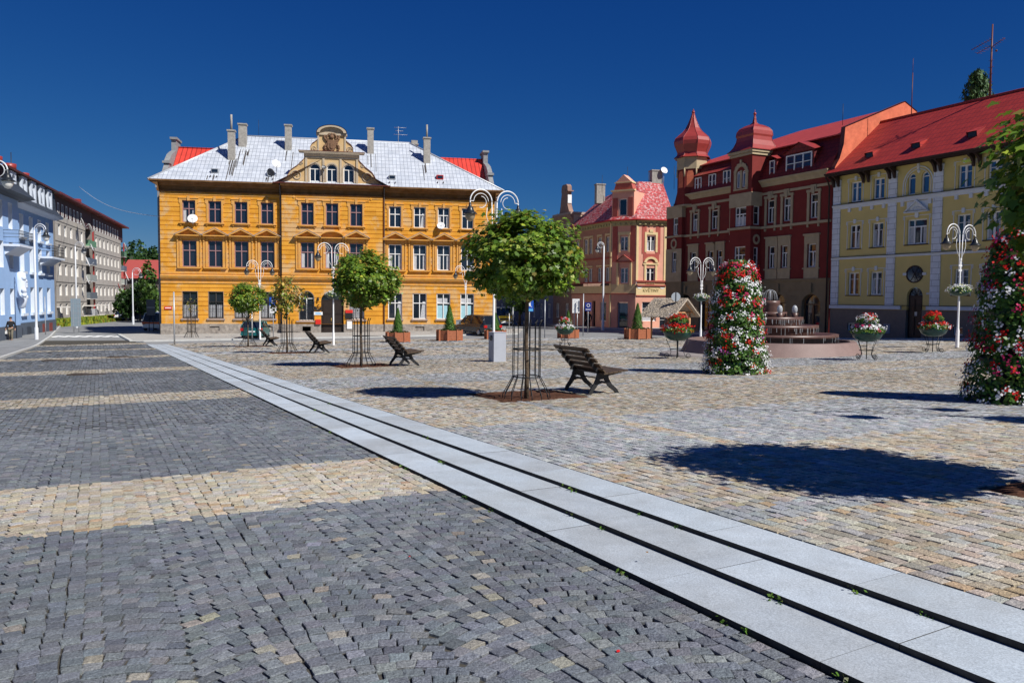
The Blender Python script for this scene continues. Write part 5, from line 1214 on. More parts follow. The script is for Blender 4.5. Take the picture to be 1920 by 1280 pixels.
# flower shop lettering
o = textobj('KVĚTINY', .42, mat('shop_lettering', (.16, .13, .04), .6), B.root, (0, 0, 0), name='shop_lettering', sx=.95)
v = F3 @ Vector((1.5, -.115, 2.42-B.zb)); o.location = v; o.rotation_euler = (R_(90), 0, F3.to_euler().z)
w = MB(); w.T = F3
for u in (.35, 2.65):
    for i in range(8):
        a, b = math.pi+math.pi*i/8, math.pi+math.pi*(i+1)/8; w.quad((u+.28*math.cos(a), -.13, 2.84+.22*math.sin(a)), (u+.28*math.cos(b), -.13, 2.84+.22*math.sin(b)), (u+.28*math.cos(b), -.1, 2.84+.12*math.sin(b)), (u+.28*math.cos(a), -.1, 2.84+.12*math.sin(a)))
w.T = None; B.part('white_swags', w, G['white'])
# roof
ev = [loc(p) for p in (pa, pb, pc, pd)]
def out(i, d_): return [(-1,)][0]
n1 = rinv @ Vector((-dirv(AZ1)[1]*-1, dirv(AZ1)[0]*-1, 0)); 
def inw(az): d_ = dirv(az); v = rinv @ Vector((-d_[1], d_[0], 0)); return v
I1, I2, I3 = inw(AZ1), inw(AZ2), inw(AZ3)
o_ = .4
E0 = ev[0]-I1*o_; E1 = ev[1]-(I1+I2)*o_*.55; E2 = ev[2]-(I2+I3)*o_*.55; E3 = ev[3]-I3*o_
top = 13.2; ins = 3.1
T0 = ev[0]+I1*ins; T1 = ev[1]+(I1+I2)*ins*.55; T2_ = ev[2]+(I2+I3)*ins*.55; T3 = ev[3]+I3*ins
def zz(v, z): return (v.x, v.y, z)
r = MB(); r.add([zz(E0, 9.18), zz(E1, 9.18), zz(T1, top), zz(T0, top-1.0)], [(0, 1, 2, 3)]); r.add([zz(E1, 9.18), zz(E2, 9.18), zz(T2_, top), zz(T1, top)], [(0, 1, 2, 3)]); r.add([zz(E2, 9.18), zz(E3, 9.18), zz(T3, top), zz(T2_, top)], [(0, 1, 2, 3)])
bk = ev[0]+I1*8; bk3 = ev[3]+I3*8
r.add([zz(T0, top-1.0), zz(T1, top), zz(T2_, top), zz(T3, top), zz(bk3, top-.4), zz(bk, top-1.5)], [(0, 1, 2, 3, 4, 5)])
r.add([zz(E0, 9.1), zz(E1, 9.1), zz(E2, 9.1), zz(E3, 9.1), zz(ev[3], 9.1), zz(ev[2], 9.1), zz(ev[1], 9.1), zz(ev[0], 9.1)], [(0, 1, 6, 7), (1, 2, 5, 6), (2, 3, 4, 5)])
B.part('red_roof', r, RCH)
r = MB(); r.tube([zz(E0, 9.15), zz(E1, 9.15), zz(E2, 9.15), zz(E3, 9.15)], .09, 6); B.part('gutter', r, mat('red_gutter', (.42, .03, .03), .5))
r = MB(); r.T = facetT(pb, AZ2); 
wall(r, -.0, 2.3, 9.2, 11.9, [(.75, 1.55, 9.6, 11.2)], -.1, .15, 0); r.box(.1, .6, -.14, -.1, 9.5, 11.3, 1); r.box(1.7, 2.2, -.14, -.1, 9.5, 11.3, 1); r.box(-.1, 2.4, -.25, .1, 11.9, 12.05, 2)
r.prism([(.15, 12.05), (2.15, 12.05), (1.95, 12.7), (.35, 12.7)], -.05, .8, 1); r.box(.25, 2.05, -.12, .8, 12.7, 12.8, 2); r.prism([(.35, 12.8), (1.95, 12.8), (1.15, 13.5)], -.08, 1.0, 0); r.box(-.0, .02, -.1, 2.4, 9.2, 11.9, 0); r.box(2.28, 2.3, -.1, 2.4, 9.2, 11.9, 0); r.box(0, 2.3, 0, 2.4, 11.9, 12.0, 3)
r.T = None; B.part('attic_gable', r, [PK, PKR, PKY, RCH])
pkwin(.8, 1.6, F2, 1.15, 9.6, 'none', y=-.1)
r = MB()
for q, w_, z0, z1 in ((wpt(1226, 80.5), .55, 11, 14.3), (wpt(1122, 84), .45, 11.5, 13.4), (wpt(1168, 83), .3, 12, 13.9)):
    v = loc(q); r.box(v.x-w_, v.x+w_, v.y-.4, v.y+.4, z0, z1); r.box(v.x-w_-.06, v.x+w_+.06, v.y-.46, v.y+.46, z1, z1+.12)
    B.part('chimney', r, G['chim']); r = MB()
v = loc(wpt(1241, 80)); r = MB(); dish(r, (v.x, v.y, 14.35), .36, 10, 0); r.tube([(v.x, v.y+.1, 14.3), (v.x, v.y+.1, 13)], .03, 6, 1); B.part('satellite_dish', r, [G['dish'], G['galv']])
for px, D, z1 in ((1173, 82, 15.0), (1212, 82, 14.6), (1126, 83, 14.3), (1260, 80, 14.8), (1275, 80, 14.7)):
    v = loc(wpt(px, D)); r = MB(); r.tube([(v.x, v.y, 12.5), (v.x, v.y, z1)], .02, 5); B.part('lightning_rod', r, G['iron'])

# ------------------------------------------------------------------ shaded row behind: brown gabled house and two low houses
def rowhouse(name, label, u0, u1, zt, m_, floors, gable=None, roofm=None, lit=None, zb=-1.4, trim=None):
    org = pa-dirv(AZ1)*(-u0)
    Bd = Bld(name, label, 'building', 0, 0, AZ1, zb, org=org); L = u1-u0
    w = MB(); n = max(1, int(L/1.9)); us = [L*(i+.5)/n for i in range(n)]
    ops = []; 
    for f in range(floors): z = .9+zb+2.9*f+(0 if f else -.0); ops += [(u-.4, u+.4, z, z+1.6) for u in us]
    wall(w, 0, L, zb-.3, zt, ops, 0, .2); w.quad((L, 0, zb), (L, 8, zb), (L, 8, zt), (L, 0, zt)); w.quad((0, 8, zb), (0, 0, zb), (0, 0, zt), (0, 8, zt)); w.quad((0, 0, zt), (L, 0, zt), (L, 8, zt), (0, 8, zt))
    Bd.part('wall', w, m_)
    for o in ops: q = window('window', .8, 1.6, .18, parent=Bd.root, bars='casement', fw=.07); q.location = ((o[0]+o[1])/2, 0, o[2]-zb)
    c = MB(); cornice(c, 0, L, [(0, zt-.5), (.1, zt-.45), (.25, zt-.2), (.35, zt), (0, zt)], 0, ends=False); c.box(0, L, -.08, -.001, zb+3.5, zb+3.65); Bd.part('cornice', c, trim or m_)
    if roofm: r = MB(); r.add([(0, -.35, zt), (L, -.35, zt), (L, 4, zt+2.4), (0, 4, zt+2.4)], [(0, 1, 2, 3)]); r.add([(0, 4, zt+2.4), (L, 4, zt+2.4), (L, 8, zt), (0, 8, zt)], [(0, 1, 2, 3)]); r.tri((0, -.35, zt), (0, 4, zt+2.4), (0, 8, zt)); r.tri((L, -.35, zt), (L, 8, zt), (L, 4, zt+2.4)); Bd.part('roof', r, roofm)
    return Bd, L
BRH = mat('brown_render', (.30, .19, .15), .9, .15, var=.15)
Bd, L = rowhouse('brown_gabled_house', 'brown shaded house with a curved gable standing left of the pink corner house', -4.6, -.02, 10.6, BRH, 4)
g = MB(); x = L-2.9; g.prism([(x-.6, 10.6), (x-.3, 11.0), (x-.1, 11.6), (x+.1, 12.6), (x+.2, 13.0), (x+.1, 13.2), (x+.15, 13.7), (x+.4, 13.95), (x+1.3, 13.95), (x+1.6, 13.7), (x+1.6, 13.2), (x+1.5, 12.8), (x+1.6, 11.8), (x+1.9, 11.2), (x+2.4, 10.6)], 0, .5); Bd.part('curved_gable', g, BRH)
g = MB(); g.box(x+1.1, x+1.9, -.1, .6, 13.15, 13.25); g.box(x+1.64, x+1.66, .02, .48, 11.9, 12.8, 1); Bd.part('gable_trim', g, [BRH, G['white']])
g = MB(); g.box(.2, L+.1, -.3, 8, 10.6, 10.85); Bd.part('parapet', g, G['rim'])
g = MB(); g.box(L-.002, L+.04, .1, 7, 8.5, 10.55); Bd.part('side_wall', g, mat('beige_side_wall', (.52, .42, .32), .9, .15, var=.1))
g = MB(); v = 2.6; g.box(L-.4, L+.1, 5, 5.5, 10.8, 11.9); Bd.part('chimney', g, G['rim'])
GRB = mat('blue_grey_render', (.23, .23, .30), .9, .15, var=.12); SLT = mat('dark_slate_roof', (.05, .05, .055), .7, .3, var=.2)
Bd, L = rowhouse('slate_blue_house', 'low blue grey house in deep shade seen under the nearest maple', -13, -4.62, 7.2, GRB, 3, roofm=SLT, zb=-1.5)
g = MB(); 
for x_ in (1, 3, 4.8): g.tube([(x_, 4, 9.5), (x_, 4, 12.0)], .03, 5)
Bd.part('roof_aerial', g, G['iron'])
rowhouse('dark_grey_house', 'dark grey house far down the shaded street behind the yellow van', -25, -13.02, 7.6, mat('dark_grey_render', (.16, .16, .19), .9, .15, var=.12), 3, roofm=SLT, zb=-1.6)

# ------------------------------------------------------------------ blue house
SB = mat('sky_blue_render', (.30, .46, .74), .88, .15, var=.05, vscale=1)
SBW = mat('white_reveal', (.60, .66, .76), .8, .2, var=.04); NV = mat('slate_blue_plinth', (.085, .105, .14), .8, .3, var=.12)
SLB = tiles('dark_shingles', (.045, .055, .07), (.02, .025, .03), .4, .3, axes='xz', gap=.08, rough=.6, var=.1, off=.5)
B = Bld('sky_blue_house', 'sky blue house with a dark shingled attic, white arched dormers and small balconies', 'building', 103, 76, -17.5, -2.0)
U0 = -15.6
w = MB(); wu = [-13.6, -10.7, -7.85, -5.1, -2.3]
ops = [(u-.6, u+.6, z, z+h) for u in wu for z, h in ((.05, 2.15), (3.5, 2.1), (6.3, 1.85))]
wall(w, U0, -.1, -.75, 8.8, ops, 0, .5, 0, 1); w.quad((-.1, 0, -2.3), (-.1, 10, -2.3), (-.1, 10, 8.8), (-.1, 0, 8.8)); B.part('wall', w, [SB, SBW])
w = MB(); wall(w, U0, -.05, -2.6, -.75, [], -.08, .1)
for u, c in ((-2.2, 1), (-4.6, 1), (-6.9, 2), (-9.6, 2), (-12.0, 2)): w.box(u-.5, u+.5, -.13, -.08, -1.95, -1.0 if c == 1 else -1.1, c)
B.part('plinth', w, [NV, mat('red_brown_hatch', (.2, .05, .04), .7), mat('dark_hatch', (.04, .05, .07), .7)])
bw = window('window', 1.2, 2.1, .48, bars='tee', fw=.1, split=.7); s = MB(); s.box(-.75, .75, -.2, 0, -.22, -.02); s.box(-.65, .65, -.1, 0, -.3, -.22); s.build('window_sill', SBW, bw); proto(bw)
for o in ops:
    q = B.put(bw, (o[0]+o[1])/2, o[2]); q.scale = (1, 1, (o[3]-o[2])/2.1)
e = MB(); e.add([(U0, 0, 8.55), (U0, -.75, 8.7), (U0, -.85, 8.8), (.3, 0, 8.55), (.3, -.75, 8.7), (.3, -.85, 8.8), (U0, 0, 8.95), (.3, 0, 8.95)], [(0, 3, 4, 1), (1, 4, 5, 2), (2, 5, 7, 6), (3, 7, 5, 4)]); B.part('eaves', e, SBW)
r = MB(); r.quad((U0, -.85, 8.82), (.3, -.85, 8.82), (.1, -.25, 9.5), (U0, -.25, 9.5)); r.quad((U0, -.25, 9.5), (.1, -.25, 9.5), (.05, -.1, 11.3), (U0, -.1, 11.3)); r.add([(.3, -.85, 8.82), (.3, 8, 8.82), (.05, 8, 11.3), (.05, -.1, 11.3), (.1, -.25, 9.5)], [(0, 1, 2, 3, 4)]); B.part('attic_slope', r, SLB)
r = MB(); r.quad((U0, -.5, 11.3), (.4, -.5, 11.3), (.4, 5, 12.2), (U0, 5, 12.2)); r.box(U0, .4, -.52, -.48, 11.15, 11.32); r.quad((U0, -.5, 11.15), (.4, -.5, 11.15), (.4, .2, 11.15), (U0, .2, 11.15)); r.tri((.4, -.5, 11.3), (.4, 8, 11.3), (.4, 5, 12.2)); B.part('red_roof', r, mat('brown_red_roof', (.09, .025, .02), .6, .3, var=.2))
for u in (-14.0, -10.9, -8.1, -5.3, -2.6):
    s = MB(); wall(s, u-.75, u+.75, 9.35, 11.1, [(u-.45, u+.45, 9.55, 10.9, .4)], -.36, .3); s.box(u-.75, u-.72, -.355, -.1, 9.35, 11.1); s.box(u+.72, u+.75, -.355, -.1, 9.35, 11.1); d_ = B.part('dormer', s, SBW)
    o = window('arched_window', .9, 1.35, .28, bars='cross', arch=.4, fw=.08, parent=d_, glass='glassblue'); o.location = (u, -.36, 9.55-B.zb)
for u in (-13.3, -9.0, -5.0, -.9):
    s = MB(); z = 12.3 if u > -3 else 12.5; s.lathe([(.28, 11.6), (.28, z-.1), (.5, z-.05), (.52, z+.45), (.0, z+.5)], u, 2.2, 14); B.part('roof_vent', s, COP)
def balcony(u0, u1, z, y0=0):
    s = MB(); s.prism([(u0, z-.16), (u1, z-.16), (u1, z), (u0, z)], y0-1.05, y0, 0); s.prism([(y0, z-.75), (y0, z-.16), (y0-.85, z-.16)], u0+.3, u1-.3, 0, 'x'); b_ = B.part('balcony', s, SBW)
    s = MB(); zz_ = z-B.zb
    for zr in (.1, .5, .75, 1.0): s.tube([(u0+.05, y0, zz_+zr), (u0+.05, y0-1, zz_+zr), (u1-.05, y0-1, zz_+zr), (u1-.05, y0, zz_+zr)], .022, 4)
    n = int((u1-u0)/.22)
    for i in range(n+1): x = u0+.05+(u1-u0-.1)*i/n; s.tube([(x, y0-1, zz_+.05), (x, y0-1, zz_+1)], .015, 4)
    s.build('balcony_railing', G['iron'], b_)
balcony(-5.4, -.6, 4.95)
# projecting left wing
w = MB(); wall(w, -30, U0, -.75, 9.4, [(u-.5, u+.5, z, z+1.9) for u in (-17.6, -20, -22.4) for z in (.1, 3.5, 6.4)], -1.0, .4, 0, 1); w.quad((U0, -1.0, -.75), (U0, 2, -.75), (U0, 2, 9.4), (U0, -1.0, 9.4)); w.box(-30, -20.5, -.9, 3, 9.4, 13.0); B.part('wing_wall', w, [SB, SBW])
for u in (-17.6, -20, -22.4):
    for z in (.1, 3.5, 6.4): q = window('window', 1.0, 1.9, .38, bars='tee', fw=.1, parent=B.root); q.location = (u, -1.0, z-B.zb)
w = MB(); w.box(-30, U0+.05, -1.08, 0, -2.6, -.75); B.part('wing_plinth', w, NV)
w = MB(); w.add([(-30, -1.0, 8.7), (-30, -2.0, 8.9), (-30, -1.0, 9.9), (U0+1.0, -1.0, 8.7), (U0+1.0, -2.0, 8.9), (U0+.6, -1.0, 9.9), (U0+1, 0, 8.7), (U0+1, 0, 8.9), (U0+.6, 0, 9.9)], [(0, 3, 4, 1), (1, 4, 5, 2), (3, 6, 7, 4), (4, 7, 8, 5)]); B.part('wing_canopy', w, [SLB])
balcony(-19.5, -15.3, 5.2, -1.0)
w = MB(); w.lathe([(.16, 3.3), (.35, 3.2), (.4, 2.6), (.3, 1.6), (.42, 1.2), (.3, .6), (.12, .5)], U0-.3, -1.15, 12)
for i in range(10): w.sphere((U0-.3+rnd.uniform(-.3, .3), -1.4, rnd.uniform(.8, 3.2)), .2, 8, 6)
B.part('white_stucco_figure', w, SBW)

# ------------------------------------------------------------------ grey panel blocks
K = 1.38
def ZS(z): return 1.55+(z-1.55)*K
PN = tiles('concrete_panels', (.42, .385, .34), (.2, .18, .16), 3.5, 2.74, gap=.012, rough=.9, off=0, var=.05, bump=.1, patch=(.3, .26, .24), pamt=.35, pscale=.5)
PNW = mat('pale_panel', (.55, .52, .48), .9, .15, var=.08); ATD = mat('dark_attic_cladding', (.07, .03, .03), .7, .3, var=.2); DGL = mat('dark_stair_glazing', (.05, .06, .07), .3, .5, var=.3)
def block(name, label, px0u, length, cols, stairw, n_att, dishes):
    d0 = wpt(103, 76*K)+dirv(-17.5)*px0u
    zb = -2.7
    Bd = Bld(name, label, 'building', 0, 0, -17.5, zb, org=d0)
    rows = [ZS(-.45)+.05, ZS(1.47)+.05, ZS(3.46)+.05, ZS(5.35), ZS(7.38)-.02]; rh = 1.55
    w = MB(); ops = [(u-.75, u+.75, z, z+rh) for u in cols for z in rows]
    wall(w, 0, length, -3, ZS(9.25), ops, 0, .3, 0, 1); w.quad((length, 0, -3), (length, 10, -3), (length, 10, ZS(9.25)), (length, 0, ZS(9.25))); w.quad((0, 10, -3), (0, 0, -3), (0, 0, ZS(9.25)), (0, 10, ZS(9.25)))
    Bd.part('panel_wall', w, [PN, PNW])
    pw = window('window', 1.5, rh, .28, bars='cross', fw=.11, split=.99, curtain=2); proto(pw)
    pw2 = window('window', 1.5, rh, .28, bars='cross', fw=.11, split=.99, curtain=1); proto(pw2)
    for i, o in enumerate(ops): Bd.put(pw if (i*7) % 3 else pw2, (o[0]+o[1])/2, o[2])
    s = MB()
    for z in (ZS(.87), ZS(2.83), ZS(4.8), ZS(6.76), ZS(8.72)): s.box(0, length, -.03, -.001, z-.05, z+.05)
    Bd.part('panel_joint', s, mat('joint_shadow_gap', (.12, .11, .1), .9))
    w = MB(); w.box(-.1, length+stairw, .35, 9.5, ZS(9.25)-.1, ZS(11.3)); Bd.part('attic_storey', w, ATD)
    aw = window('attic_window', .9, 1.7, .1, bars='none', fw=.12); proto(aw)
    for i in range(n_att): Bd.put(aw, (i+.5)*length/n_att, ZS(9.35), .3)
    r = MB(); z0 = ZS(11.35); r.quad((-.3, -.75, z0), (length+stairw+.5, -.75, z0), (length+stairw+.5, 5, z0+.3), (-.3, 5, z0+.3)); r.box(-.3, length+stairw+.5, -.8, -.7, z0-.25, z0+.03); r.quad((-.3, -.75, z0-.2), (length+stairw+.5, -.75, z0-.2), (length+stairw+.5, .5, z0-.2), (-.3, .5, z0-.2)); Bd.part('red_roof', r, mat('dark_red_roof_sheet', (.16, .025, .022), .5, .4, var=.15))
    # recessed stair and loggia bay
    w = MB(); a, b = length, length+stairw; w.quad((a, .0, -3), (a, 1.2, -3), (a, 1.2, ZS(9.2)), (a, 0, ZS(9.2))); w.quad((a, 1.2, -3), (b, 1.2, -3), (b, 1.2, ZS(9.2)), (a, 1.2, ZS(9.2))); w.quad((b, 1.2, -3), (b, 8, -3), (b, 8, ZS(9.2)), (b, 1.2, ZS(9.2)))
    Bd.part('recessed_bay', w, DGL)
    for i, z in enumerate(rows):
        s = MB(); m_ = [(.5, .5, .5), (.12, .14, .16), (.3, .32, .3), (.1, .13, .17), (.12, .25, .15)][i]
        s.box(a+.1, b-1.3, -.5, 1.2, z-.55, z-.42, 0); s.box(a+.1, b-1.3, -.52, -.46, z-.42, z+.55, 1); s.box(b-1.35, b-1.3, -.46, 1.2, z-.42, z+.55, 1); s.box(a+.1, a+.16, -.46, 1.2, z-.42, z+.55, 1)
        Bd.part('loggia', s, [PNW, mat('loggia_panel', m_, .6, var=.15)])
    s = MB(); s.box(b-1.2, b-.9, -.1, .1, -2.5, ZS(9)); Bd.part('red_downpipe', s, mat('red_pipe', (.35, .04, .04), .5))
    for u, z, r_, dk in dishes:
        s = MB(); dish(s, (u, -.9, z), r_, 10+rnd.uniform(-10, 15), 0, pitch=20); s.tube([(u, -.8, z), (u, .05, z-.1)], .03, 6, 1); Bd.part('satellite_dish', s, [mat('red_dish', (.35, .03, .03), .5) if dk else G['dish'], G['galv']])
    s = MB(); z0 = -2.1
    for u in (cols[0]-2.4, cols[-1]+.2):
        s.box(u-.1, u+2.4, -1.6, 0, ZS(.35), ZS(.35)+.15, 0); s.box(u, u+1.3, -1.6, -.0, -3, -1.5, 0); s.box(u+.2, u+1.1, -.06, -.001, -1.5, ZS(.3), 1)
        s.tube([(u, -1.6, -.6), (u+1.4, -1.6, -.6), (u+3.0, -1.6, -1.6)], .04, 5, 2); [s.tube([(u+q, -1.6, -1.6), (u+q, -1.6, -.6)], .03, 5, 2) for q in (0, .7, 1.4)]
    Bd.part('entrance_porch', s, [PNW, DGL, G['iron']])
    return Bd
D1 = block('grey_apartment_block', 'grey concrete apartment block directly right of the sky blue house', .6*K, 14.0*K, [2.5, 6.0, 9.6, 13.2, 16.8], 5.1*K, 8, [(12.6, ZS(9.2), .75, 0), (18.2, ZS(9.0), .7, 0), (19.2, ZS(6.9), .6, 0), (15.6, ZS(5.2), .8, 0), (15.4, ZS(3.2), .7, 0)])
D2 = block('far_apartment_block', 'farther grey concrete apartment block, with dishes along its right end', 20.0*K, 18.5*K, [1.2, 4.6, 8.2, 11.8, 15.4, 19, 22.6], 3.4*K, 10, [(17, ZS(2.7), .8, 1), (24.8, ZS(8.4), .8, 0), (26.2, ZS(4.2), .9, 0), (26.0, ZS(1.9), .7, 0), (26.3, ZS(-.3), .9, 0), (25.8, ZS(-2.0), .7, 0), (20, ZS(-1.7), .8, 0)])
s = MB(); s.tube([(.6, 5, ZS(11.3)), (.6, 5, ZS(13.0)+2.6)], .05, 6)
for z in (ZS(12.4), ZS(12.6)): s.tube([(-.6, 5, z), (2.0, 5, z)], .03, 5)
D1.part('aerial_mast', s, G['iron'])
s = MB(); s.box(18.6, 19.6, .5, 1.5, ZS(11.3), ZS(12.2)); D1.part('red_chimney', s, COP)
# grass verge in front of the blocks
def verge():
    a = np.array(wpt(106, 84)); n = 9000; A = nrg.random(n); Bq = nrg.random(n)
    p0 = np.array(wpt(108, 88)); p1 = np.array(wpt(238, 118)); q0 = np.array(wpt(104, 96)); q1 = np.array(wpt(236, 130))
    P = (p0*(1-A[:, None])+p1*A[:, None])*(1-Bq[:, None])+(q0*(1-A[:, None])+q1*A[:, None])*Bq[:, None]
    Z = gz(P[:, 0], P[:, 1])-.06; h = nrg.uniform(.25, .85, n)*np.where(Bq < .3, .6, 1); an = nrg.random(n)*6.28; w_ = nrg.uniform(.08, .25, n)
    V = np.zeros((n, 4, 3)); dx, dy = np.cos(an)*w_, np.sin(an)*w_
    for i, (s_, t_) in enumerate(((-1, 0), (1, 0), (.6, 1), (-.3, 1))): V[:, i, 0] = P[:, 0]+dx*s_+nrg.normal(0, .05, n)*t_; V[:, i, 1] = P[:, 1]+dy*s_; V[:, i, 2] = Z+h*t_
    c = np.array([(.20, .26, .035), (.30, .32, .03), (.12, .2, .03), (.22, .10, .03)])[nrg.choice(4, n, p=[.4, .35, .2, .05])]*nrg.uniform(.7, 1.2, (n, 1))
    return tag(cloud('grass_verge', V, c, G['grass']), kind='stuff')
verge()
# far red roofed house at the end of the west street
org = wpt(226, 165); Bd = Bld('red_roofed_house', 'long low house with a plain red roof far down the west street', 'building', 0, 0, 84, -2.5, org=org)
w = MB(); wall(w, 0, 24, -2.6, 5.2, [(u-.7, u+.7, 1, 2.8) for u in range(2, 23, 3)], 0, .3); w.quad((0, 12, -2.6), (0, 0, -2.6), (0, 0, 5.2), (0, 12, 5.2)); Bd.part('wall', w, mat('dark_house_render', (.12, .10, .09), .9))
for u in range(2, 23, 3): q = window('window', 1.4, 1.8, .25, parent=Bd.root); q.location = (u, 0, 1+2.5)
r = MB(); r.quad((-.5, -.8, 5.1), (24.5, -.8, 5.1), (24.5, 6, 9.2), (-.5, 6, 9.2)); r.quad((-.5, 6, 9.2), (24.5, 6, 9.2), (24.5, 12.8, 5.1), (-.5, 12.8, 5.1)); r.tri((-.5, -.8, 5.1), (-.5, 6, 9.2), (-.5, 12.8, 5.1)); Bd.part('red_roof', r, mat('plain_red_roof', (.36, .07, .06), .7, var=.06))
# white market tents down the street
for i, (px, D, w_) in enumerate(((263, 128, 3.5), (279, 126, 3.2), (292, 124, 3.2))):
    x, y, z = at(px, D); s = MB(); h = w_/2; s.add([(-h, -h, 2.0), (h, -h, 2.0), (h, h, 2.0), (-h, h, 2.0), (0, 0, 3.1)], [(0, 1, 4), (1, 2, 4), (2, 3, 4), (3, 0, 4)]); s.box(-h, h, -h, -h+.03, .3, 2.0)
    t = thing('market_tent', (x, y, z), 0, 'white market tent down the west street, ' + ('left', 'middle', 'right')[i]+'most of three', 'tent', 'market tents down the street'); s.build('canopy', G['white'], t)
    s = MB(); [s.tube([(a*h, b*h, 0), (a*h, b*h, 2)], .04, 5) for a in (-1, 1) for b in (-1, 1)]; s.build('frame', G['galv'], t)
# thin cable from the far block to the post office
s = MB(); a = Vector((*wpt(152, 112), 16.6)); b_ = Vector((*wpt(301, 66.6), 8.1)); s.tube([a.lerp(b_, i/12)-Vector((0, 0, .9*math.sin(math.pi*i/12))) for i in range(13)], .025, 5)
tag(s.build('overhead_cable', mat('pale_cable', (.6, .62, .65), .5)), 'pale overhead cable strung from the grey apartment block to the post office', 'cable')
# ------------------------------------------------------------------ plants
LEAF = np.array([(0, -.36), (.17, -.28), (.5, -.36), (.36, -.04), (.62, .2), (.27, .24), (0, .64), (-.27, .24), (-.62, .2), (-.36, -.04), (-.5, -.36), (-.17, -.28)])
RHOMB = np.array([(0, -.5), (.32, 0), (0, .5), (-.32, 0)])
PETAL = np.array([(-.5, -.5), (.5, -.5), (.5, .5), (-.5, .5)])
def leaves(P, Nn, size, shape, colr, name, m, parent=None, spin=True, fold=.0, tipdown=0):
    n = len(P); Nn = Nn/np.linalg.norm(Nn, axis=1, keepdims=True)
    if tipdown:
        t = np.tile(np.array([[0, 0, -1.0]]), (n, 1))+nrg.normal(0, .5, (n, 3))
    else: t = nrg.normal(0, 1, (n, 3))
    t -= Nn*(t*Nn).sum(1, keepdims=True); t /= np.linalg.norm(t, axis=1, keepdims=True)+1e-9
    b = np.cross(t, Nn); k = len(shape)
    V = P[:, None, :]+(b[:, None, :]*shape[None, :, :1]+t[:, None, :]*shape[None, :, 1:2])*size[:, None, None]
    V = V-Nn[:, None, :]*(np.abs(shape[None, :, :1])*fold*size[:, None, None])
    return cloud(name, V, colr, m, parent)
def pick(n, cols, w, j=.15):
    c = np.array(cols)[nrg.choice(len(cols), n, p=np.array(w)/sum(w))]
    return np.clip(c*(1+nrg.normal(0, j, (n, 1))), .002, 1)
def blobdir(n):
    v = nrg.normal(0, 1, (n, 3)); return v/np.linalg.norm(v, axis=1, keepdims=True)
def crown(n, rx, rz, zc, flat=.55, lump=.13, nb=26, clump=150):
    """leaves gathered in twig clumps so that the outline is uneven and gaps show"""
    k = clump; d = blobdir(k); B_ = blobdir(nb); h = nrg.uniform(-.8, 1, nb); r = np.ones(k)
    for b, a in zip(B_, h): r += lump*a*np.exp(-((1-(d@b))/.12))
    r = r*np.where(nrg.random(k) < .72, nrg.uniform(.78, 1.0, k), nrg.uniform(.3, .78, k))
    i = nrg.integers(0, k, n); cs = nrg.uniform(.08, .16, k)
    P = d[i]*r[i][:, None]+np.clip(nrg.normal(0, 1, (n, 3)), -1.7, 1.7)*cs[i][:, None]*np.array([[1, 1, .8]])
    z = P[:, 2]; P[:, 2] = np.where(z < 0, z*flat, z); dd = P/np.linalg.norm(P, axis=1, keepdims=True)
    P[:, 0] *= rx; P[:, 1] *= rx; P[:, 2] = P[:, 2]*rz+zc
    return P, dd, i
GREEN = ([(.085, .17, .018), (.13, .23, .025), (.19, .28, .03), (.30, .34, .05), (.33, .27, .05), (.30, .12, .03)], [4, 5, 4, 1.3, .4, .12])
def maple(loc_, rx, rz, zc, n, size, label, trunk_h=1.35, shape=LEAF, cols=GREEN, flat=.55, group='round maples of the square', thin=False, clump=150, lump=.13, dx=0):
    t = thing('maple_tree', loc_, 0, label, 'tree', group)
    m_ = MB(); H = zc; pts = [(0, 0, -.05), (.01, .0, .5), (-.01, .01, 1.0), (0, 0, trunk_h), (0, 0, H)]
    m_.tube(pts, [.05, .042, .038, .036, .02], 8)
    for i in range(9):
        a = i*2.4; e = rnd.uniform(.15, 1.0); r_ = rx*.8
        m_.tube([(0, 0, trunk_h+.04*i), (math.cos(a)*r_*.4, math.sin(a)*r_*.4, trunk_h+.04*i+.18+.2*e), (math.cos(a)*r_*.85, math.sin(a)*r_*.85, zc-.2+e*rz*.6)], [.02, .014, .005], 5)
    m_.build('trunk', G['bark'], t)
    P, d, ci = crown(n, rx, rz, zc, flat, lump, 26, clump)
    if thin: k = nrg.random(n) < .5+.5*(np.sin(P[:, 0]*9)*np.sin(P[:, 1]*8+1)*np.sin(P[:, 2]*7) > -.1); P, d = P[k], d[k]
    Nn = d*.8+np.array([[0, 0, .75]])+nrg.normal(0, .42, d.shape)
    c = pick(len(P), *cols); c = c*(nrg.uniform(.72, 1.3, (clump, 1))[ci if not thin else ci[k]])
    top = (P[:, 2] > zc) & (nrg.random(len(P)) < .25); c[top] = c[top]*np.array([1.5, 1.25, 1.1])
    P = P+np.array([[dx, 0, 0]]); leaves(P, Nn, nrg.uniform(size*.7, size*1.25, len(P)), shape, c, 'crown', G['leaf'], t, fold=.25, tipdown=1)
    return t
def gpos(A, L): x, y = sq(A, L); return (x, y, float(gzo(x, y)))
x, y = .27, 14.71
maple((.27, 14.6, float(gzo(.27, 14.6))), 1.0, .78, 2.60, 12000, .085, 'nearest full round maple, in a wire guard beside the closest bench', flat=.95, trunk_h=1.75, clump=210, lump=.10, dx=-.07)
maple((-4.76, 25.2, float(gzo(-4.76, 25.2))), 1.0, .86, 2.70, 10500, .09, 'second round maple, dark green, between the closest bench and the sparse yellowing maple', flat=.95, shape=LEAF, trunk_h=1.75, clump=200, lump=.1, dx=.16)
ORGN = ([(.22, .22, .03), (.32, .26, .04), (.30, .17, .03), (.12, .18, .03), (.40, .36, .2)], [4, 3, 2, 3, .7])
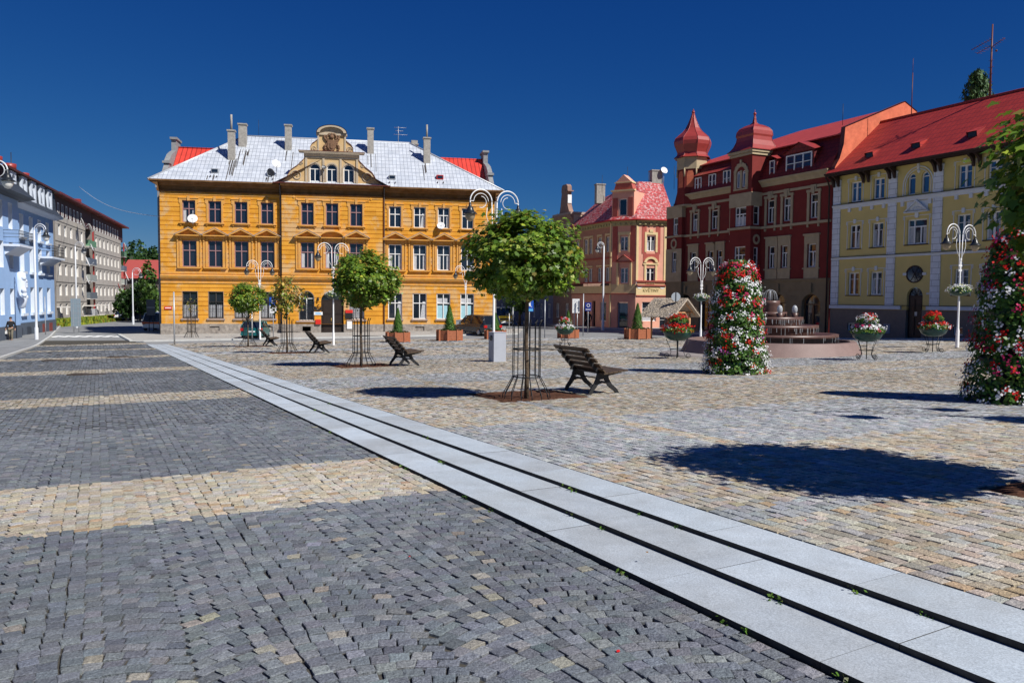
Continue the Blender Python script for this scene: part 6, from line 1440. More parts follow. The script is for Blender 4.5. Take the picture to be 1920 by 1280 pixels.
maple((-10.2, 36.2, float(gzo(-10.2, 36.2))), .76, 1.0, 2.62, 1000, .14, 'sparse yellowing maple with a see-through crown in the tree row', trunk_h=1.7, shape=RHOMB*1.2, cols=ORGN, clump=60, lump=.35, flat=.9)
maple((-15.2, 46.0, float(gzo(-15.2, 46))), 1.02, .84, 2.72, 5600, .12, 'dark round maple standing in front of the green hatchback', shape=RHOMB*1.1, flat=.9)
maple((5.1, 6.2, float(gzo(5.1, 6.2))), 1.17, .92, 2.45, 13000, .085, 'large maple overhanging the right edge of the picture', trunk_h=1.4, flat=.95, clump=240, lump=.10)
# young bare sapling far left
def sapling():
    x, y, z = at(358, 60.5); t = thing('sapling', (x, y, z), 0, 'thin leafless-looking sapling in a wire guard before the left end of the post office', 'tree')
    m_ = MB(); m_.tube([(0, 0, 0), (0, 0, 2.6)], [.03, .015], 6)
    for i in range(9): a = i*2.4; m_.tube([(0, 0, 1.7+i*.09), (.35*math.cos(a), .35*math.sin(a), 2.2+i*.1)], [.012, .004], 4)
    m_.build('trunk', G['bark'], t); P = np.stack([nrg.normal(0, .25, 90), nrg.normal(0, .25, 90), nrg.uniform(1.9, 3.0, 90)], 1)
    leaves(P, blobdir(90), nrg.uniform(.08, .14, 90), RHOMB, pick(90, *ORGN), 'crown', G['leaf'], t)
sapling()
# wire tree guards
def guard():
    t = thing('tree_guard', (0, 0, 0)); m_ = MB(); n = 14
    for i in range(n):
        a = 2*math.pi*i/n; c, s = math.cos(a), math.sin(a)
        m_.tube([(.44*c, .44*s, .0), (.43*c, .43*s, .1), (.255*c, .255*s, .42), (.25*c, .25*s, 1.36), (.30*c, .30*s, 1.46)], .0085, 5)
    m_.build('guard_bars', G['iron'], t)
    for z, r_ in ((.42, .255), (.92, .25)):
        m_ = MB(); m_.tube([(r_*math.cos(2*math.pi*i/24), r_*math.sin(2*math.pi*i/24), z) for i in range(24)], .012, 5, closed=True); m_.build('guard_ring', G['iron'], t)
    m_ = MB(); m_.tube([(.25, 0, .92), (.62, -.12, .92)], .008, 5); m_.build('tie_rod', G['iron'], t)
    return t
g0 = guard(); proto(g0)
for (x, y), s_, lb in (((.27, 14.6), 1, 'wire tree guard round the nearest full maple'), ((-4.76, 25.2), 1.05, 'wire tree guard round the second maple, left of the second bench'), ((-10.2, 36.2), 1.05, 'wire tree guard round the sparse yellowing maple'), ((-15.2, 46.0), 1.1, 'wire tree guard in front of the green hatchback'), (at(358, 60.5)[:2], 1.2, 'wire tree guard round the thin sapling'), (at(956, 66)[:2], 1.1, 'small dark wire guard far off under the nearest maple crown'), ((5.1, 6.2), 1, 'wire tree guard under the maple at the right edge')):
    o = dup(g0, None, (x, y, float(gzo(x, y))-.01), 0, s_, lb); o['category'] = 'tree guard'; o['group'] = 'wire tree guards'
# ------------------------------------------------------------------ benches (local X along the bench, seat towards -Y)
def bench():
    t = thing('park_bench', (0, 0, 0)); hl = .66
    for i in range(5):
        f = i/4; y = .10+.36*f; z = .47+.40*f; m_ = MB(); m_.T = Matrix.Translation((0, y, z)) @ Matrix.Rotation(R_(-42), 4, 'X'); m_.box(-hl, hl, -.032, .032, -.014, .014); m_.T = None
        m_.T = Matrix.Translation((0, y, z)) @ Matrix.Rotation(R_(48), 4, 'X'); mm = MB(); mm.T = m_.T; mm.box(-hl, hl, -.046, .046, -.014, .014); mm.T = None; mm.build('back_slat', G['slat'], t)
    for i in range(5):
        f = i/4; mm = MB(); mm.T = Matrix.Translation((0, .06-.44*f, .42+.045*f)) @ Matrix.Rotation(R_(-6), 4, 'X'); mm.box(-hl, hl, -.050, .050, -.014, .014); mm.T = None; mm.build('seat_slat', G['slat'], t)
    for x in (-.46, .46):
        m_ = MB()
        def bar(P, w0, w1):
            n = len(P)
            for i in range(n-1):
                a, b = Vector((0, *P[i])), Vector((0, *P[i+1])); d_ = (b-a).normalized(); q = Vector((0, -d_.z, d_.y)); wa = w0+(w1-w0)*i/(n-1); wb = w0+(w1-w0)*(i+1)/(n-1)
                vs = [a-q*wa, a+q*wa, b+q*wb, b-q*wb]; m_.add([(x+s*.018, v.y, v.z) for s in (-1, 1) for v in vs], [(0, 3, 2, 1), (4, 5, 6, 7), (0, 1, 5, 4), (1, 2, 6, 5), (2, 3, 7, 6), (3, 0, 4, 7)])
        bar([(.46, .85), (.28, .62), (.09, .42), (.05, .36)], .03, .05)
        bar([(-.40, .44), (-.2, .41), (0, .38), (.06, .34)], .026, .05)
        bar([(.09, .40), (.12, .30), (.18, .19), (.27, .08), (.31, .0)], .055, .03); bar([(-.04, .38), (-.07, .28), (-.15, .17), (-.27, .08), (-.33, .0)], .055, .03)
        bar([(.12, .33), (-.07, .33)], .02, .02); bar([(.12, .22), (.03, .245), (-.08, .22)], .022, .022)
        m_.build('iron_leg', G['iron'], t)
    m_ = MB(); m_.tube([(-.46, .02, .30), (.46, .02, .30)], .012, 6); m_.build('tie_rod', G['iron'], t)
    return t
b0_ = bench(); proto(b0_)
for (A, L), s_, lb in (((8.2, 13.55), 1.0, 'closest wooden bench with black iron legs, right of the nearest maple'), ((7.85, 24.45), 1.02, 'second bench along the tree row, right of the dark green maple'), ((7.62, 36.1), 1.06, 'third bench, beside the guard of the sparse yellowing maple'), ((7.45, 49.0), 1.06, 'farthest bench, next to the green hatchback')):
    o = dup(b0_, None, gpos(A, L), ZR, s_, lb); o['category'] = 'bench'; o['group'] = 'benches along the tree row'
# ------------------------------------------------------------------ lamps
def head(parent, x, y, z, s_=1, amber=True):
    m_ = MB(); m_.lathe([(.0, z+.02), (.03*s_, z), (.05*s_, z-.06*s_), (.05*s_, z-.12*s_), (.10*s_, z-.15*s_), (.12*s_, z-.24*s_), (.17*s_, z-.33*s_), (.25*s_, z-.38*s_), (.26*s_, z-.40*s_), (.18*s_, z-.39*s_)], x, y, 16, cap=False); m_.build('lamp_hood', G['black'], parent)
    m_ = MB(); m_.lathe([(.18*s_, z-.40*s_), (.185*s_, z-.46*s_), (.15*s_, z-.56*s_), (.09*s_, z-.64*s_), (.0, z-.67*s_)], x, y, 14, cap=False); m_.build('lamp_glass', G['globe' if amber else 'globew'], parent)
def arc(m_, cx, cz, r_, a0, a1, th, n=20, x0=0, y=0):
    m_.tube([(cx+r_*math.cos(R_(a0+(a1-a0)*i/n)), y, cz+r_*math.sin(R_(a0+(a1-a0)*i/n))) for i in range(n+1)], th, 7)
def lamp2(D_H, label, loc_, rz, basket=0, mat_='lampw'):
    H = D_H; t = thing('street_lamp', loc_, rz, label, 'street lamp', 'white twin arm street lamps of the square')
    m_ = MB(); m_.lathe([(.075, 0), (.07, .7), (.05, .8), (.043, 1.2), (.036, H-1.5), (.03, H-1.45)], 0, 0, 12); m_.build('lamp_post', G[mat_], t)
    for s_ in (-1, 1):
        m_ = MB(); r_ = .40; cx = s_*.5; cz = H-r_-.02
        m_.tube([(s_*.075, 0, H-2.0), (s_*.075, 0, H-1.3), (s_*.1, 0, cz)], .017, 7); m_.tube([(s_*.09, 0, H-1.35), (s_*.22, 0, H-1.15), (s_*.3, 0, H-.9), (s_*.27, 0, H-.62)], .011, 6); arc(m_, cx, cz, r_, 180 if s_ > 0 else 0, 0 if s_ > 0 else 180, .022)
        arc(m_, cx, cz, .27, (0 if s_ > 0 else 180), (0 if s_ > 0 else 180)+s_*180, .012); arc(m_, cx, cz-.02, .19, (90), (90)+s_*200, .011)
        m_.tube([(s_*.77, 0, cz), (s_*.9, 0, cz)], .014, 6); m_.tube([(s_*.9, 0, cz), (s_*.9, 0, cz-.1)], .02, 6)
        m_.build('lamp_arm', G[mat_], t); head(t, s_*.9, 0, cz-.06, .95)
    m_ = MB(); m_.lathe([(.06, H-1.5), (.06, H-1.42)], 0, 0, 8); m_.box(-.1, .1, -.02, .02, H-1.75, H-1.70); m_.box(-.1, .1, -.02, .02, H-1.95, H-1.90); m_.build('lamp_collar', G[mat_], t)
    return t
def bloomball(n, rx, rz, zc, cols, cx=0, cy=0, low=0.):
    d = blobdir(n); d[:, 2] = np.where(d[:, 2] < -low, -d[:, 2], d[:, 2]); r_ = nrg.uniform(.8, 1.08, n); P = d*r_[:, None]*np.array([[rx, rx, rz]])+np.array([[cx, cy, zc]]); return P, d
def flowers(P, Nn, parent, name, k=7, s=.032, spread=.035, cols=None, idx=None):
    n = len(P); base = pick(n, *(cols or WHRED), j=.05) if idx is None else idx
    P2 = np.repeat(P, k, 0)+nrg.normal(0, spread, (n*k, 3)); N3 = np.repeat(Nn, k, 0)+nrg.normal(0, .35, (n*k, 3)); c = np.repeat(base, k, 0)*nrg.uniform(.8, 1.1, (n*k, 1))
    return leaves(P2, N3, nrg.uniform(s*.8, s*1.3, n*k), PETAL, np.clip(c, 0, .9), name, G['petal'], parent)
WHI = (.82, .82, .84); REDC = (.62, .015, .012); PNK = (.60, .03, .14); MAG = (.55, .12, .5); ORR = (.62, .022, .012)
WHRED = ([WHI, REDC, PNK, ORR], [5, 2, .6, 1])
def basket(t, z, name='flower_basket'):
    m_ = MB(); m_.lathe([(.09, z-.0), (.26, z+.02), (.36, z+.12), (.40, z+.24), (.37, z+.24)], 0, 0, 16); b_ = m_.build(name, G['pot'])
    P, d = bloomball(650, .44, .2, z+.24, None, low=.35); leaves(P, d+nrg.normal(0, .4, d.shape), nrg.uniform(.05, .09, len(P)), RHOMB, pick(len(P), [(.05, .13, .02), (.10, .2, .03)], [1, 1]), 'foliage', G['leaf'], b_)
    P, d = bloomball(90, .48, .24, z+.25, None, low=.3); flowers(P, d, b_, 'blossoms', 6, .035, .03, ([WHI, (.7, .7, .3), (.8, .5, .55)], [6, 1.5, .3])); return b_
LA = [(926, 27.6, 5.85, 'twin arm lamp rising behind the nearest maple and grey cabinet', 0, 'lampw'), (625, 47.5, 6.05, 'twin arm lamp with a flower basket before the post office portal', 1, 'lampw'), (487, 58.5, 5.75, 'twin arm lamp rising behind the dark maple at the green hatchback', 0, 'lampw'),
      (873, 65.5, 5.6, 'twin arm lamp at the right end of the post office', 0, 'lampw'), (1315, 49.5, 5.15, 'twin arm lamp with a flower basket left of the fountain', 1, 'lampw'), (1798, 33.6, 5.15, 'twin arm lamp with a flower basket before the yellow house', 1, 'lampw')]
for px, D, H, lb, bk, mm_ in LA:
    x, y, z = at(px, D); rz = {926: ZR-R_(90)}.get(px, ZR-R_(90)); t = lamp2(H, lb, (x, y, z), rz, mat_=mm_)
    if bk: b_ = basket(t, {625: 2.75, 1315: 2.45, 1798: 2.15}[px]); b_.location = (x, y, z); tag(b_, 'white and green flower basket on the lamp post '+{625: 'at the post office portal', 1315: 'left of the fountain', 1798: 'before the yellow house'}[px], 'flower basket', 'flower baskets on lamp posts')
x, y = 9.4, 9.15; z = float(gzo(x, y)); lamp2(5.15, 'twin arm lamp just outside the right edge, casting its shadow on the square', (x, y, z), ZR-R_(90)); b_ = basket(None, 2.6); b_.location = (x, y, z); tag(b_, 'flower basket on the lamp just outside the right edge', 'flower basket', 'flower baskets on lamp posts')
def lamp1(px, D, H, s_, label, rz=0, r_=.55, hs_s=1.15):
    x, y, z = at(px, D); t = thing('tall_street_lamp', (x, y, z), rz, label, 'street lamp', 'tall single arm street lamps')
    m_ = MB(); m_.lathe([(.13, 0), (.13, .9), (.09, 1.0), (.085, 1.4), (.06, H-r_*1.2), (.04, H-r_*1.15)], 0, 0, 12); m_.build('lamp_post', G['lampgrey'], t)
    m_ = MB(); cz = H-r_; m_.tube([(0, 0, H-r_*3), (0, 0, cz)], .04, 7); arc(m_, s_*r_, cz, r_, 180 if s_ > 0 else 0, 0 if s_ > 0 else 180, .035); arc(m_, s_*r_, cz, r_*.68, 180 if s_ > 0 else 0, (180 if s_ > 0 else 0)-s_*320, .022); m_.tube([(s_*r_*1.68, 0, cz), (s_*r_*2, 0, cz)], .02, 6); m_.build('lamp_arm', G['lampgrey'], t)
    head(t, s_*r_*2, 0, cz+.02, hs_s*1.1, False); return t
lamp1(67, 58, 8.4, 1, 'tall grey lamp on the left pavement before the sky blue house', 0, .42); lamp1(1131, 72, 7.9, -1, 'tall grey lamp before the pink corner house', 0, .3, .9); lamp1(249, 95, 6.7, 1, 'tall grey lamp far down the west street', 0, .5, 1)
lamp1(-15, 36, 8.75, 1, 'tall grey lamp whose head hangs in at the upper left edge', 0, .42); lamp1(143, 84, 9.0, 1, 'tall grey lamp with its post in front of the grey apartment block', 0, .45)
# ------------------------------------------------------------------ flower towers
def tower(x, y, label, seed):
    global nrg
    nrg = np.random.default_rng(seed); z = float(gzo(x, y)); t = thing('flower_tower', (x, y, z), 0, label, 'flower tower', 'tall flower towers')
    tiers = [(.0, .58, .40), (.42, .57, .42), (.84, .54, .42), (1.26, .51, .42), (1.68, .47, .40), (2.08, .42, .38), (2.44, .34, .3)]
    m_ = MB(); m_.lathe([(.64, 0), (.64, .08), (.3, .1), (.28, 2.6)], 0, 0, 16); m_.build('core', G['iron'], t)
    for zt, r_, h in tiers:
        m_ = MB(); m_.lathe([(r_-.12, zt+.12), (r_-.02, zt+.2), (r_+.03, zt+.30), (r_-.02, zt+.30), (r_-.1, zt+.22)], 0, 0, 24, cap=False); m_.build('planter_ring', G['pot'], t)
    n = 9000; zz_ = nrg.random(n)**.95*2.86; R = np.interp(zz_, [0, .35, 1.0, 1.9, 2.5, 2.86], [.76, .75, .66, .58, .47, .2]); th = nrg.random(n)*2*math.pi
    R = R*(1+.05*np.sin(th*5+zz_*7)+.045*np.sin(zz_*2*math.pi/.42))*nrg.uniform(.86, 1.06, n)
    P = np.stack([R*np.cos(th), R*np.sin(th), zz_], 1); Nn = np.stack([np.cos(th), np.sin(th), np.full(n, .4)], 1)+nrg.normal(0, .4, (n, 3))
    leaves(P, Nn, nrg.uniform(.05, .1, n), RHOMB*1.1, pick(n, [(.035, .095, .015), (.06, .15, .02), (.10, .21, .03), (.14, .2, .03)], [3, 4, 3, 1]), 'foliage', G['leaf'], t)
    n = 560; zz_ = nrg.random(n)*2.8+.02; ph = (zz_/.42) % 1; keep = nrg.random(n) < .45+.55*(np.abs(ph-.35) < .3); zz_ = zz_[keep]; n = len(zz_)
    R = np.interp(zz_, [0, .35, 1.0, 1.9, 2.5, 2.86], [.80, .79, .70, .62, .51, .27])*nrg.uniform(.97, 1.06, n); th = nrg.random(n)*2*math.pi
    P = np.stack([R*np.cos(th), R*np.sin(th), zz_], 1); Nn = np.stack([np.cos(th), np.sin(th), np.full(n, .5)], 1)
    f = nrg.random(n); wt = np.where(zz_ > 2.4, .1, .60+.3*np.sin(th*2+zz_*4.3)); base = np.where((f < wt)[:, None], np.array([WHI]), np.where((nrg.random(n) < .7)[:, None], np.array([REDC]), np.array([PNK])))
    base[(nrg.random(n) < .015)] = MAG
    flowers(P, Nn, t, 'blossoms', 12, .029, .042, idx=base)
    return t
tower(5.72, 20.4, 'flower tower of white and red blossoms standing before the fountain', 21)
tower(8.42, 13.25, 'flower tower mostly in shade at the right edge of the picture', 22)
nrg = np.random.default_rng(33)
# bowls on scroll legged stands
def pedestal(loc_, rz, label, bcols, s_=1):
    t = thing('flower_stand', loc_, rz, label, 'flower stand', 'bowl flower stands'); t.scale = (s_, s_, s_)
    for i in range(4):
        a = math.pi/2*i+.4; c, s = math.cos(a), math.sin(a); m_ = MB(); P = [(.36*c, .36*s, .62), (.24*c, .24*s, .35), (.20*c, .20*s, .2), (.25*c, .25*s, .07), (.33*c, .33*s, .02)]
        P += [((.33+.085*math.cos(R_(-90+q))*(1-q/720)+.0)*c, (.33+.085*math.cos(R_(-90+q))*(1-q/720))*s, .1+.085*math.sin(R_(-90+q))*(1-q/720)) for q in range(20, 430, 25)]
        m_.tube(P, .0095, 6); m_.build('scroll_leg', G['iron'], t)
    m_ = MB(); m_.tube([(0, 0, .02), (0, 0, .6)], .015, 6); m_.tube([(.22*math.cos(2*math.pi*i/16), .22*math.sin(2*math.pi*i/16), .3) for i in range(16)], .008, 5, closed=True); m_.build('stand_ring', G['iron'], t)
    for zc_, r_ in ((.60, .46), (.92, .26)):
        m_ = MB(); m_.lathe([(.0, zc_-.04), (r_*.5, zc_-.02), (r_*.85, zc_+.08), (r_, zc_+.22), (r_*.97, zc_+.28), (r_*.9, zc_+.27)], 0, 0, 20); m_.build('green_bowl', G['pot'], t)
    for zc_, r_, n in ((.88, .49, 1100), (1.2, .31, 560)):
        P, d = bloomball(n, r_, .17, zc_, None, low=.25); leaves(P, d+nrg.normal(0, .4, d.shape), nrg.uniform(.05, .09, n), RHOMB, pick(n, [(.05, .13, .02), (.10, .2, .03), (.16, .24, .03)], [2, 2, 1]), 'foliage', G['leaf'], t)
    for (zc_, r_, n), cc_ in zip(((.93, .52, 75), (1.25, .30, 42)), bcols):
        P, d = bloomball(n, r_, .19, zc_, None, low=.35); flowers(P, d, t, 'blossoms', 9, .034, .034, cc_)
    return t
x, y, z = at(1060, 41.0); pedestal((x, y, z), .3, 'farthest flower stand, right of the nearest maple', (([WHI, REDC], [5, 1]), ([REDC, WHI, (.7, .25, .3)], [4, 3, 1])))
x, y, z = at(1272, 27.6); pedestal((x, y, z), .9, 'flower stand with bright red blossoms in front of the thatched hut', (([ORR, REDC, WHI], [6, 3, 1]), ([ORR, WHI], [8, 1])), 1.08)
x, y, z = at(1628, 25.4); pedestal((x, y, z), 1.6, 'flower stand of white and pink blossoms right of the fountain', (([WHI, PNK, (.85, .8, .8)], [6, 1, 1]), ([WHI, ORR], [3, 2])), 1.02)
x, y, z = at(1752, 29.6); pedestal((x, y, z), .1, 'flower stand of red blossoms before the door of the yellow house', (([ORR, WHI, REDC], [5, 2, 2]), ([ORR, REDC], [5, 1])), 1.04)
# planters with conifers
def planter(px, D, label, h=1.75, s_=1, clen=None):
    x, y, z = at(px, D); t = thing('conifer_planter', (x, y, z), .35, label, 'planter', 'brown plank planters with conifers'); t.scale = (s_,)*3
    m_ = MB(); R = .82; P = [(R*math.cos(R_(22.5+45*i))*1.0, R*math.sin(R_(22.5+45*i))) for i in range(8)]
    for i in range(8):
        a, b = P[i], P[(i+1) % 8]
        for k in range(6): m_.add([(a[0], a[1], .05+.105*k), (b[0], b[1], .05+.105*k), (b[0], b[1], .15+.105*k), (a[0], a[1], .15+.105*k), (a[0]*.96, a[1]*.96, .05+.105*k), (b[0]*.96, b[1]*.96, .05+.105*k), (b[0]*.96, b[1]*.96, .15+.105*k), (a[0]*.96, a[1]*.96, .15+.105*k)], [(0, 1, 2, 3), (3, 2, 6, 7), (0, 4, 5, 1)])
        m_.box(a[0]-.05, a[0]+.05, a[1]-.05, a[1]+.05, 0, .72)
    m_.prism([(p[0]*.95, p[1]*.95) for p in P], .03, .58, 1, 'z'); m_.build('planter_box', [G['wood'], G['mulch']], t)
    n = 3600; zz_ = nrg.random(n)**.8; th = nrg.random(n)*6.283; rr_ = .40*(1-zz_)**.8*(1+.12*np.sin(th*4+zz_*9))*nrg.uniform(.7, 1.08, n)+.02
    Pn = np.stack([rr_*np.cos(th), rr_*np.sin(th), .6+zz_*h], 1); Nn = np.stack([np.cos(th), np.sin(th), nrg.normal(.2, .5, n)], 1)
    m2 = MB(); m2.tube([(0, 0, .5), (0, 0, .6+h*.9)], [.03, .008], 6); cn = m2.build('conifer', G['bark'], t)
    leaves(Pn, Nn, nrg.uniform(.07, .13, n), RHOMB*np.array([[.6, 1.2]]), pick(n, [(.035, .10, .015), (.06, .15, .02), (.10, .19, .025)], [3, 4, 2]), 'needles', G['needle'], cn)
    n = 120; th = nrg.random(n)*6.283; rr_ = nrg.uniform(.35, .75, n); Pn = np.stack([rr_*np.cos(th), rr_*np.sin(th), .66+.1*nrg.random(n)], 1); leaves(Pn, blobdir(n)+[[0, 0, .5]], nrg.uniform(.08, .2, n), RHOMB, pick(n, [(.08, .06, .03), (.05, .08, .02)], [1, 1]), 'low_plants', G['leaf'], t)
    return t
planter(746, 53.0, 'plank planter with a slim conifer right of the second maple', 1.75, .95); planter(843, 55.0, 'plank planter with a conifer in front of the dark estate car', 1.7, 1.05); planter(929, 57.2, 'plank planter partly behind the grey cabinet', 1.45, .9)
planter(1066, 58, 'plank planter hidden behind the farthest flower stand', 1.6, .9); planter(1196, 56.0, 'plank planter with a conifer left of the thatched hut', 1.75, 1.05)
# ------------------------------------------------------------------ fountain
def fountain():
    cx, cy = 9.75, 30.3; z = float(gzo(cx, cy)); t = thing('fountain', (cx, cy, z), .2, 'tiered brown stone fountain with low basin wall and small water jets', 'fountain')
    PST = mat('pink_granite', (.21, .14, .125), .6, .4, var=.1, speck=.2); WET = mat('wet_brown_stone', (.105, .055, .045), .4, .5, var=.3, vscale=5); WAT = mat('falling_water', (.55, .57, .6), .15, .6, trans=.4); PW_ = mat('pool_water', (.03, .04, .05), .05, .8)
    m_ = MB(); n = 44; 
    def rg(r0, z0, r1, z1): 
        P = [(r*math.cos(2*math.pi*(i+.5)/n), r*math.sin(2*math.pi*(i+.5)/n), z_) for r, z_ in ((r0, z0), (r1, z1)) for i in range(n)]
        m_.add(P, [(i, (i+1) % n, n+(i+1) % n, n+i) for i in range(n)], 0, True)
    rg(3.45, -.3, 3.05, .52); rg(3.05, .52, 2.85, .53); rg(2.85, .53, 2.85, .1); m_.build('basin_wall', PST, t)
    m_ = MB(); m_.prism([(2.9*math.cos(2*math.pi*(i+.5)/n), 2.9*math.sin(2*math.pi*(i+.5)/n)) for i in range(n)], .3, .33, 0, 'z'); m_.build('pool_water', PW_, t)
    for r_, z0, z1 in ((2.45, .3, .78), (1.75, .62, 1.10), (1.2, .98, 1.40), (.62, 1.3, 1.58), (.36, 1.5, 2.0)):
        m_ = MB(); m_.lathe([(r_*.9, z0), (r_*.93, z1-.2), (r_*.97, z1-.15), (r_, z1-.1), (r_, z1), (r_*.9, z1), (r_*.88, z1-.05), (.0, z1-.05)], 0, 0, 36); m_.build('stone_tier', WET, t)
    m_ = MB(); rr2 = random.Random(3)
    for r_, z0, z1 in ((2.47, .35, .70), (1.77, .75, 1.02), (1.22, 1.08, 1.32)):
        for i in range(90):
            a = rr2.random()*6.283; w_ = rr2.uniform(.002, .008); l = rr2.uniform(.1, z1-z0); x_, y_ = r_*math.cos(a), r_*math.sin(a); tx, ty = -math.sin(a)*w_, math.cos(a)*w_
            m_.quad((x_-tx, y_-ty, z1), (x_+tx, y_+ty, z1), (x_+tx, y_+ty, z1-l), (x_-tx, y_-ty, z1-l))
    m_.build('water_trickles', WAT, t)
    m_ = MB()
    for i in range(14):
        a = 2*math.pi*i/14; m_.tube([(math.cos(a)*.27*math.sin(q*math.pi/2*1.0)*1.0, math.sin(a)*.27*math.sin(q*math.pi/2), 2.0+.42*math.cos(q*math.pi/2*1.0)**.7 if q < 1 else 2.0) for q in (0.05, .2, .4, .6, .8, .95, 1)], .005, 4)
    m_.tube([(0, 0, 1.95), (0, 0, 2.42)], .025, 6); m_.build('water_dome', WAT, t)
    for a in (-98, -52, 60, 150, 215):
        x_, y_ = .95*math.cos(R_(a)), .95*math.sin(R_(a)); m_ = MB(); m_.lathe([(.1, 1.38), (.13, 1.55), (.0, 1.56)], x_, y_, 10); m_.build('jet_bowl', WET, t)
        m_ = MB(); m_.sphere((x_, y_, 1.68), .13, 10, 8, sc=(.8, .8, 1.25)); m_.build('water_jet', WAT, t)
fountain()
# flat round stone plinth left of the fountain
s = MB(); s.lathe([(1.5, -.1), (1.5, .06), (1.42, .1), (0, .1)], 0, 0, 32); x, y, z = at(1316, 29.6); o = s.build('stone_platform', mat('grey_brown_platform', (.27, .24, .23), .8, .2, var=.1)); o.location = (x, y, z); tag(o, 'low round stone platform between flower stand and fountain basin', 'platform')
# ------------------------------------------------------------------ thatched hut
def hut():
    x, y, z = at(1258, 57.5); t = thing('thatched_hut', (x, y, z-.02), R_(-47), 'open timber shelter with a grey thatched gable roof', 'shelter')
    TIM = mat('peeled_timber', (.55, .30, .15), .7, .3, var=.25, vscale=5); THA = mat('grey_thatch', (0, 0, 0), .95, .05, attr=True); L2, W2 = 1.15, 1.2
    for a in (-1, 1):
        for b in (-1, 1): m_ = MB(); m_.tube([(a*L2*.8, b*W2*.85, 0), (a*L2*.8, b*W2*.85, 1.85)], .07, 8); m_.build('post', TIM, t)
    m_ = MB()
    for a in (-1, 1):
        m_.tube([(a*L2*.8, -W2, 1.85), (a*L2*.8, W2, 1.85)], .055, 7)
        for b in (-1, 1): m_.tube([(a*L2*.95, b*W2*1.2, 1.65), (a*L2*.95, 0, 2.75)], .05, 7); m_.tube([(a*L2*.8, b*W2*.85, 1.2), (a*L2*.8, b*W2*.4, 1.85)], .035, 6); m_.tube([(a*L2*.8, b*W2*.85, 1.2), (a*L2*.35, b*W2*.85, 1.8)], .035, 6)
    for b in (-1, 1): m_.tube([(-L2, b*W2*.85, 1.85), (L2, b*W2*.85, 1.85)], .055, 7)
    m_.tube([(-L2*1.1, 0, 2.72), (L2*1.1, 0, 2.72)], .05, 7); m_.build('roof_frame', TIM, t)
    m_ = MB()
    for b in (-1, 1): m_.add([(-L2*1.25, b*W2*1.35, 1.62), (L2*1.25, b*W2*1.35, 1.62), (L2*1.25, 0, 2.88), (-L2*1.25, 0, 2.88), (-L2*1.25, b*W2*1.35, 1.52), (L2*1.25, b*W2*1.35, 1.52), (L2*1.25, 0, 2.76), (-L2*1.25, 0, 2.76)], [(0, 1, 2, 3), (4, 5, 6, 7), (0, 1, 5, 4), (1, 2, 6, 5), (0, 3, 7, 4)])
    r_ = m_.build('thatch_roof', mat('thatch_base', (.40, .34, .28), .95, .05, var=.3, vscale=9), t)
    n = 5200; u = nrg.random(n); v = nrg.random(n)**.9; b = np.where(nrg.random(n) < .5, -1, 1); X = (u*2-1)*L2*1.28; Y = b*W2*1.4*v; Z = 2.9-1.3*v+.02
    l = nrg.uniform(.12, .3, n); w_ = nrg.uniform(.008, .02, n); dx = nrg.normal(0, .12, n)*l; sl = 1.3/(W2*1.4)
    V = np.zeros((n, 4, 3)); 
    for i, (s_, e_) in enumerate(((-1, 0), (1, 0), (1, 1), (-1, 1))): V[:, i, 0] = X+s_*w_+dx*e_; V[:, i, 1] = Y+b*l*e_*.7; V[:, i, 2] = Z-l*e_*.7*sl+nrg.uniform(0, .05, n)*e_
    cloud('thatch_straw', V, pick(n, [(.44, .38, .31), (.34, .30, .26), (.54, .45, .34), (.22, .19, .16)], [4, 3, 2, 1]), THA, r_)
hut()
# ------------------------------------------------------------------ signs, poles and cabinets
def post_on(t, x, h, r_=.03, m_='galv'): s = MB(); s.tube([(x, 0, 0), (x, 0, h)], r_, 8); s.build('post', G[m_], t)
def sign(px, D, label, panels, posts=(0,), h=2.6, rz=0, cat='road sign', nm='road_sign', pm='galv'):
    x, y, z = at(px, D); t = thing(nm, (x, y, z), rz, label, cat)
    for p in posts: post_on(t, p, h, .03, pm)
    for (x0, x1, z0, z1, m_, r_) in panels:
        s = MB()
        if r_ == 'round': n = 28; c_ = ((x0+x1)/2, (z0+z1)/2); q = (x1-x0)/2; s.prism([(c_[0]+q*math.cos(2*math.pi*i/n), c_[1]+q*math.sin(2*math.pi*i/n)) for i in range(n)], -.05, -.035)
        else: s.box(x0, x1, -.05, -.033, z0, z1)
        s.build('sign_panel', m_, t)
    return t
def mark(t, x0, x1, z0, z1, m_, nm='sign_print', y=-.056): s = MB(); s.box(x0, x1, y, -.051, z0, z1); s.build(nm, m_, t)
t = sign(512, 56, 'blue parking sign with a white plate beneath, beside the sparse maple', [(-.24, .24, 2.35, 3.05, BLU, 0), (-.24, .24, 1.95, 2.33, G['white'], 0)], h=3.1)
mark(t, -.235, .235, 2.38, 2.46, G['white']); mark(t, -.15, .15, 2.1, 2.14, BLK); mark(t, -.06, .06, 2.2, 2.26, BLK)
x, y = 0, 0; textobj('P', .55, G['white'], t, (0.02, -.054, 2.76), name='sign_letter')
t = sign(994, 61, 'blue parking sign with a white figure, right of the nearest maple trunk', [(-.26, .26, 1.9, 2.75, BLU, 0)], h=2.6, posts=(-.05,)); mark(t, -.22, .22, 1.93, 2.1, PBL); s = MB(); s.sphere((.0, -.055, 2.62), .05, 8, 6, sc=(1, .2, 1)); s.box(-.12, .05, -.058, -.052, 2.3, 2.55); s.tube([(.02, -.055, 2.5), (-.1, -.055, 2.35), (.08, -.055, 2.28), (.12, -.055, 2.2)], .02, 5); s.build('sign_print', G['white'], t)
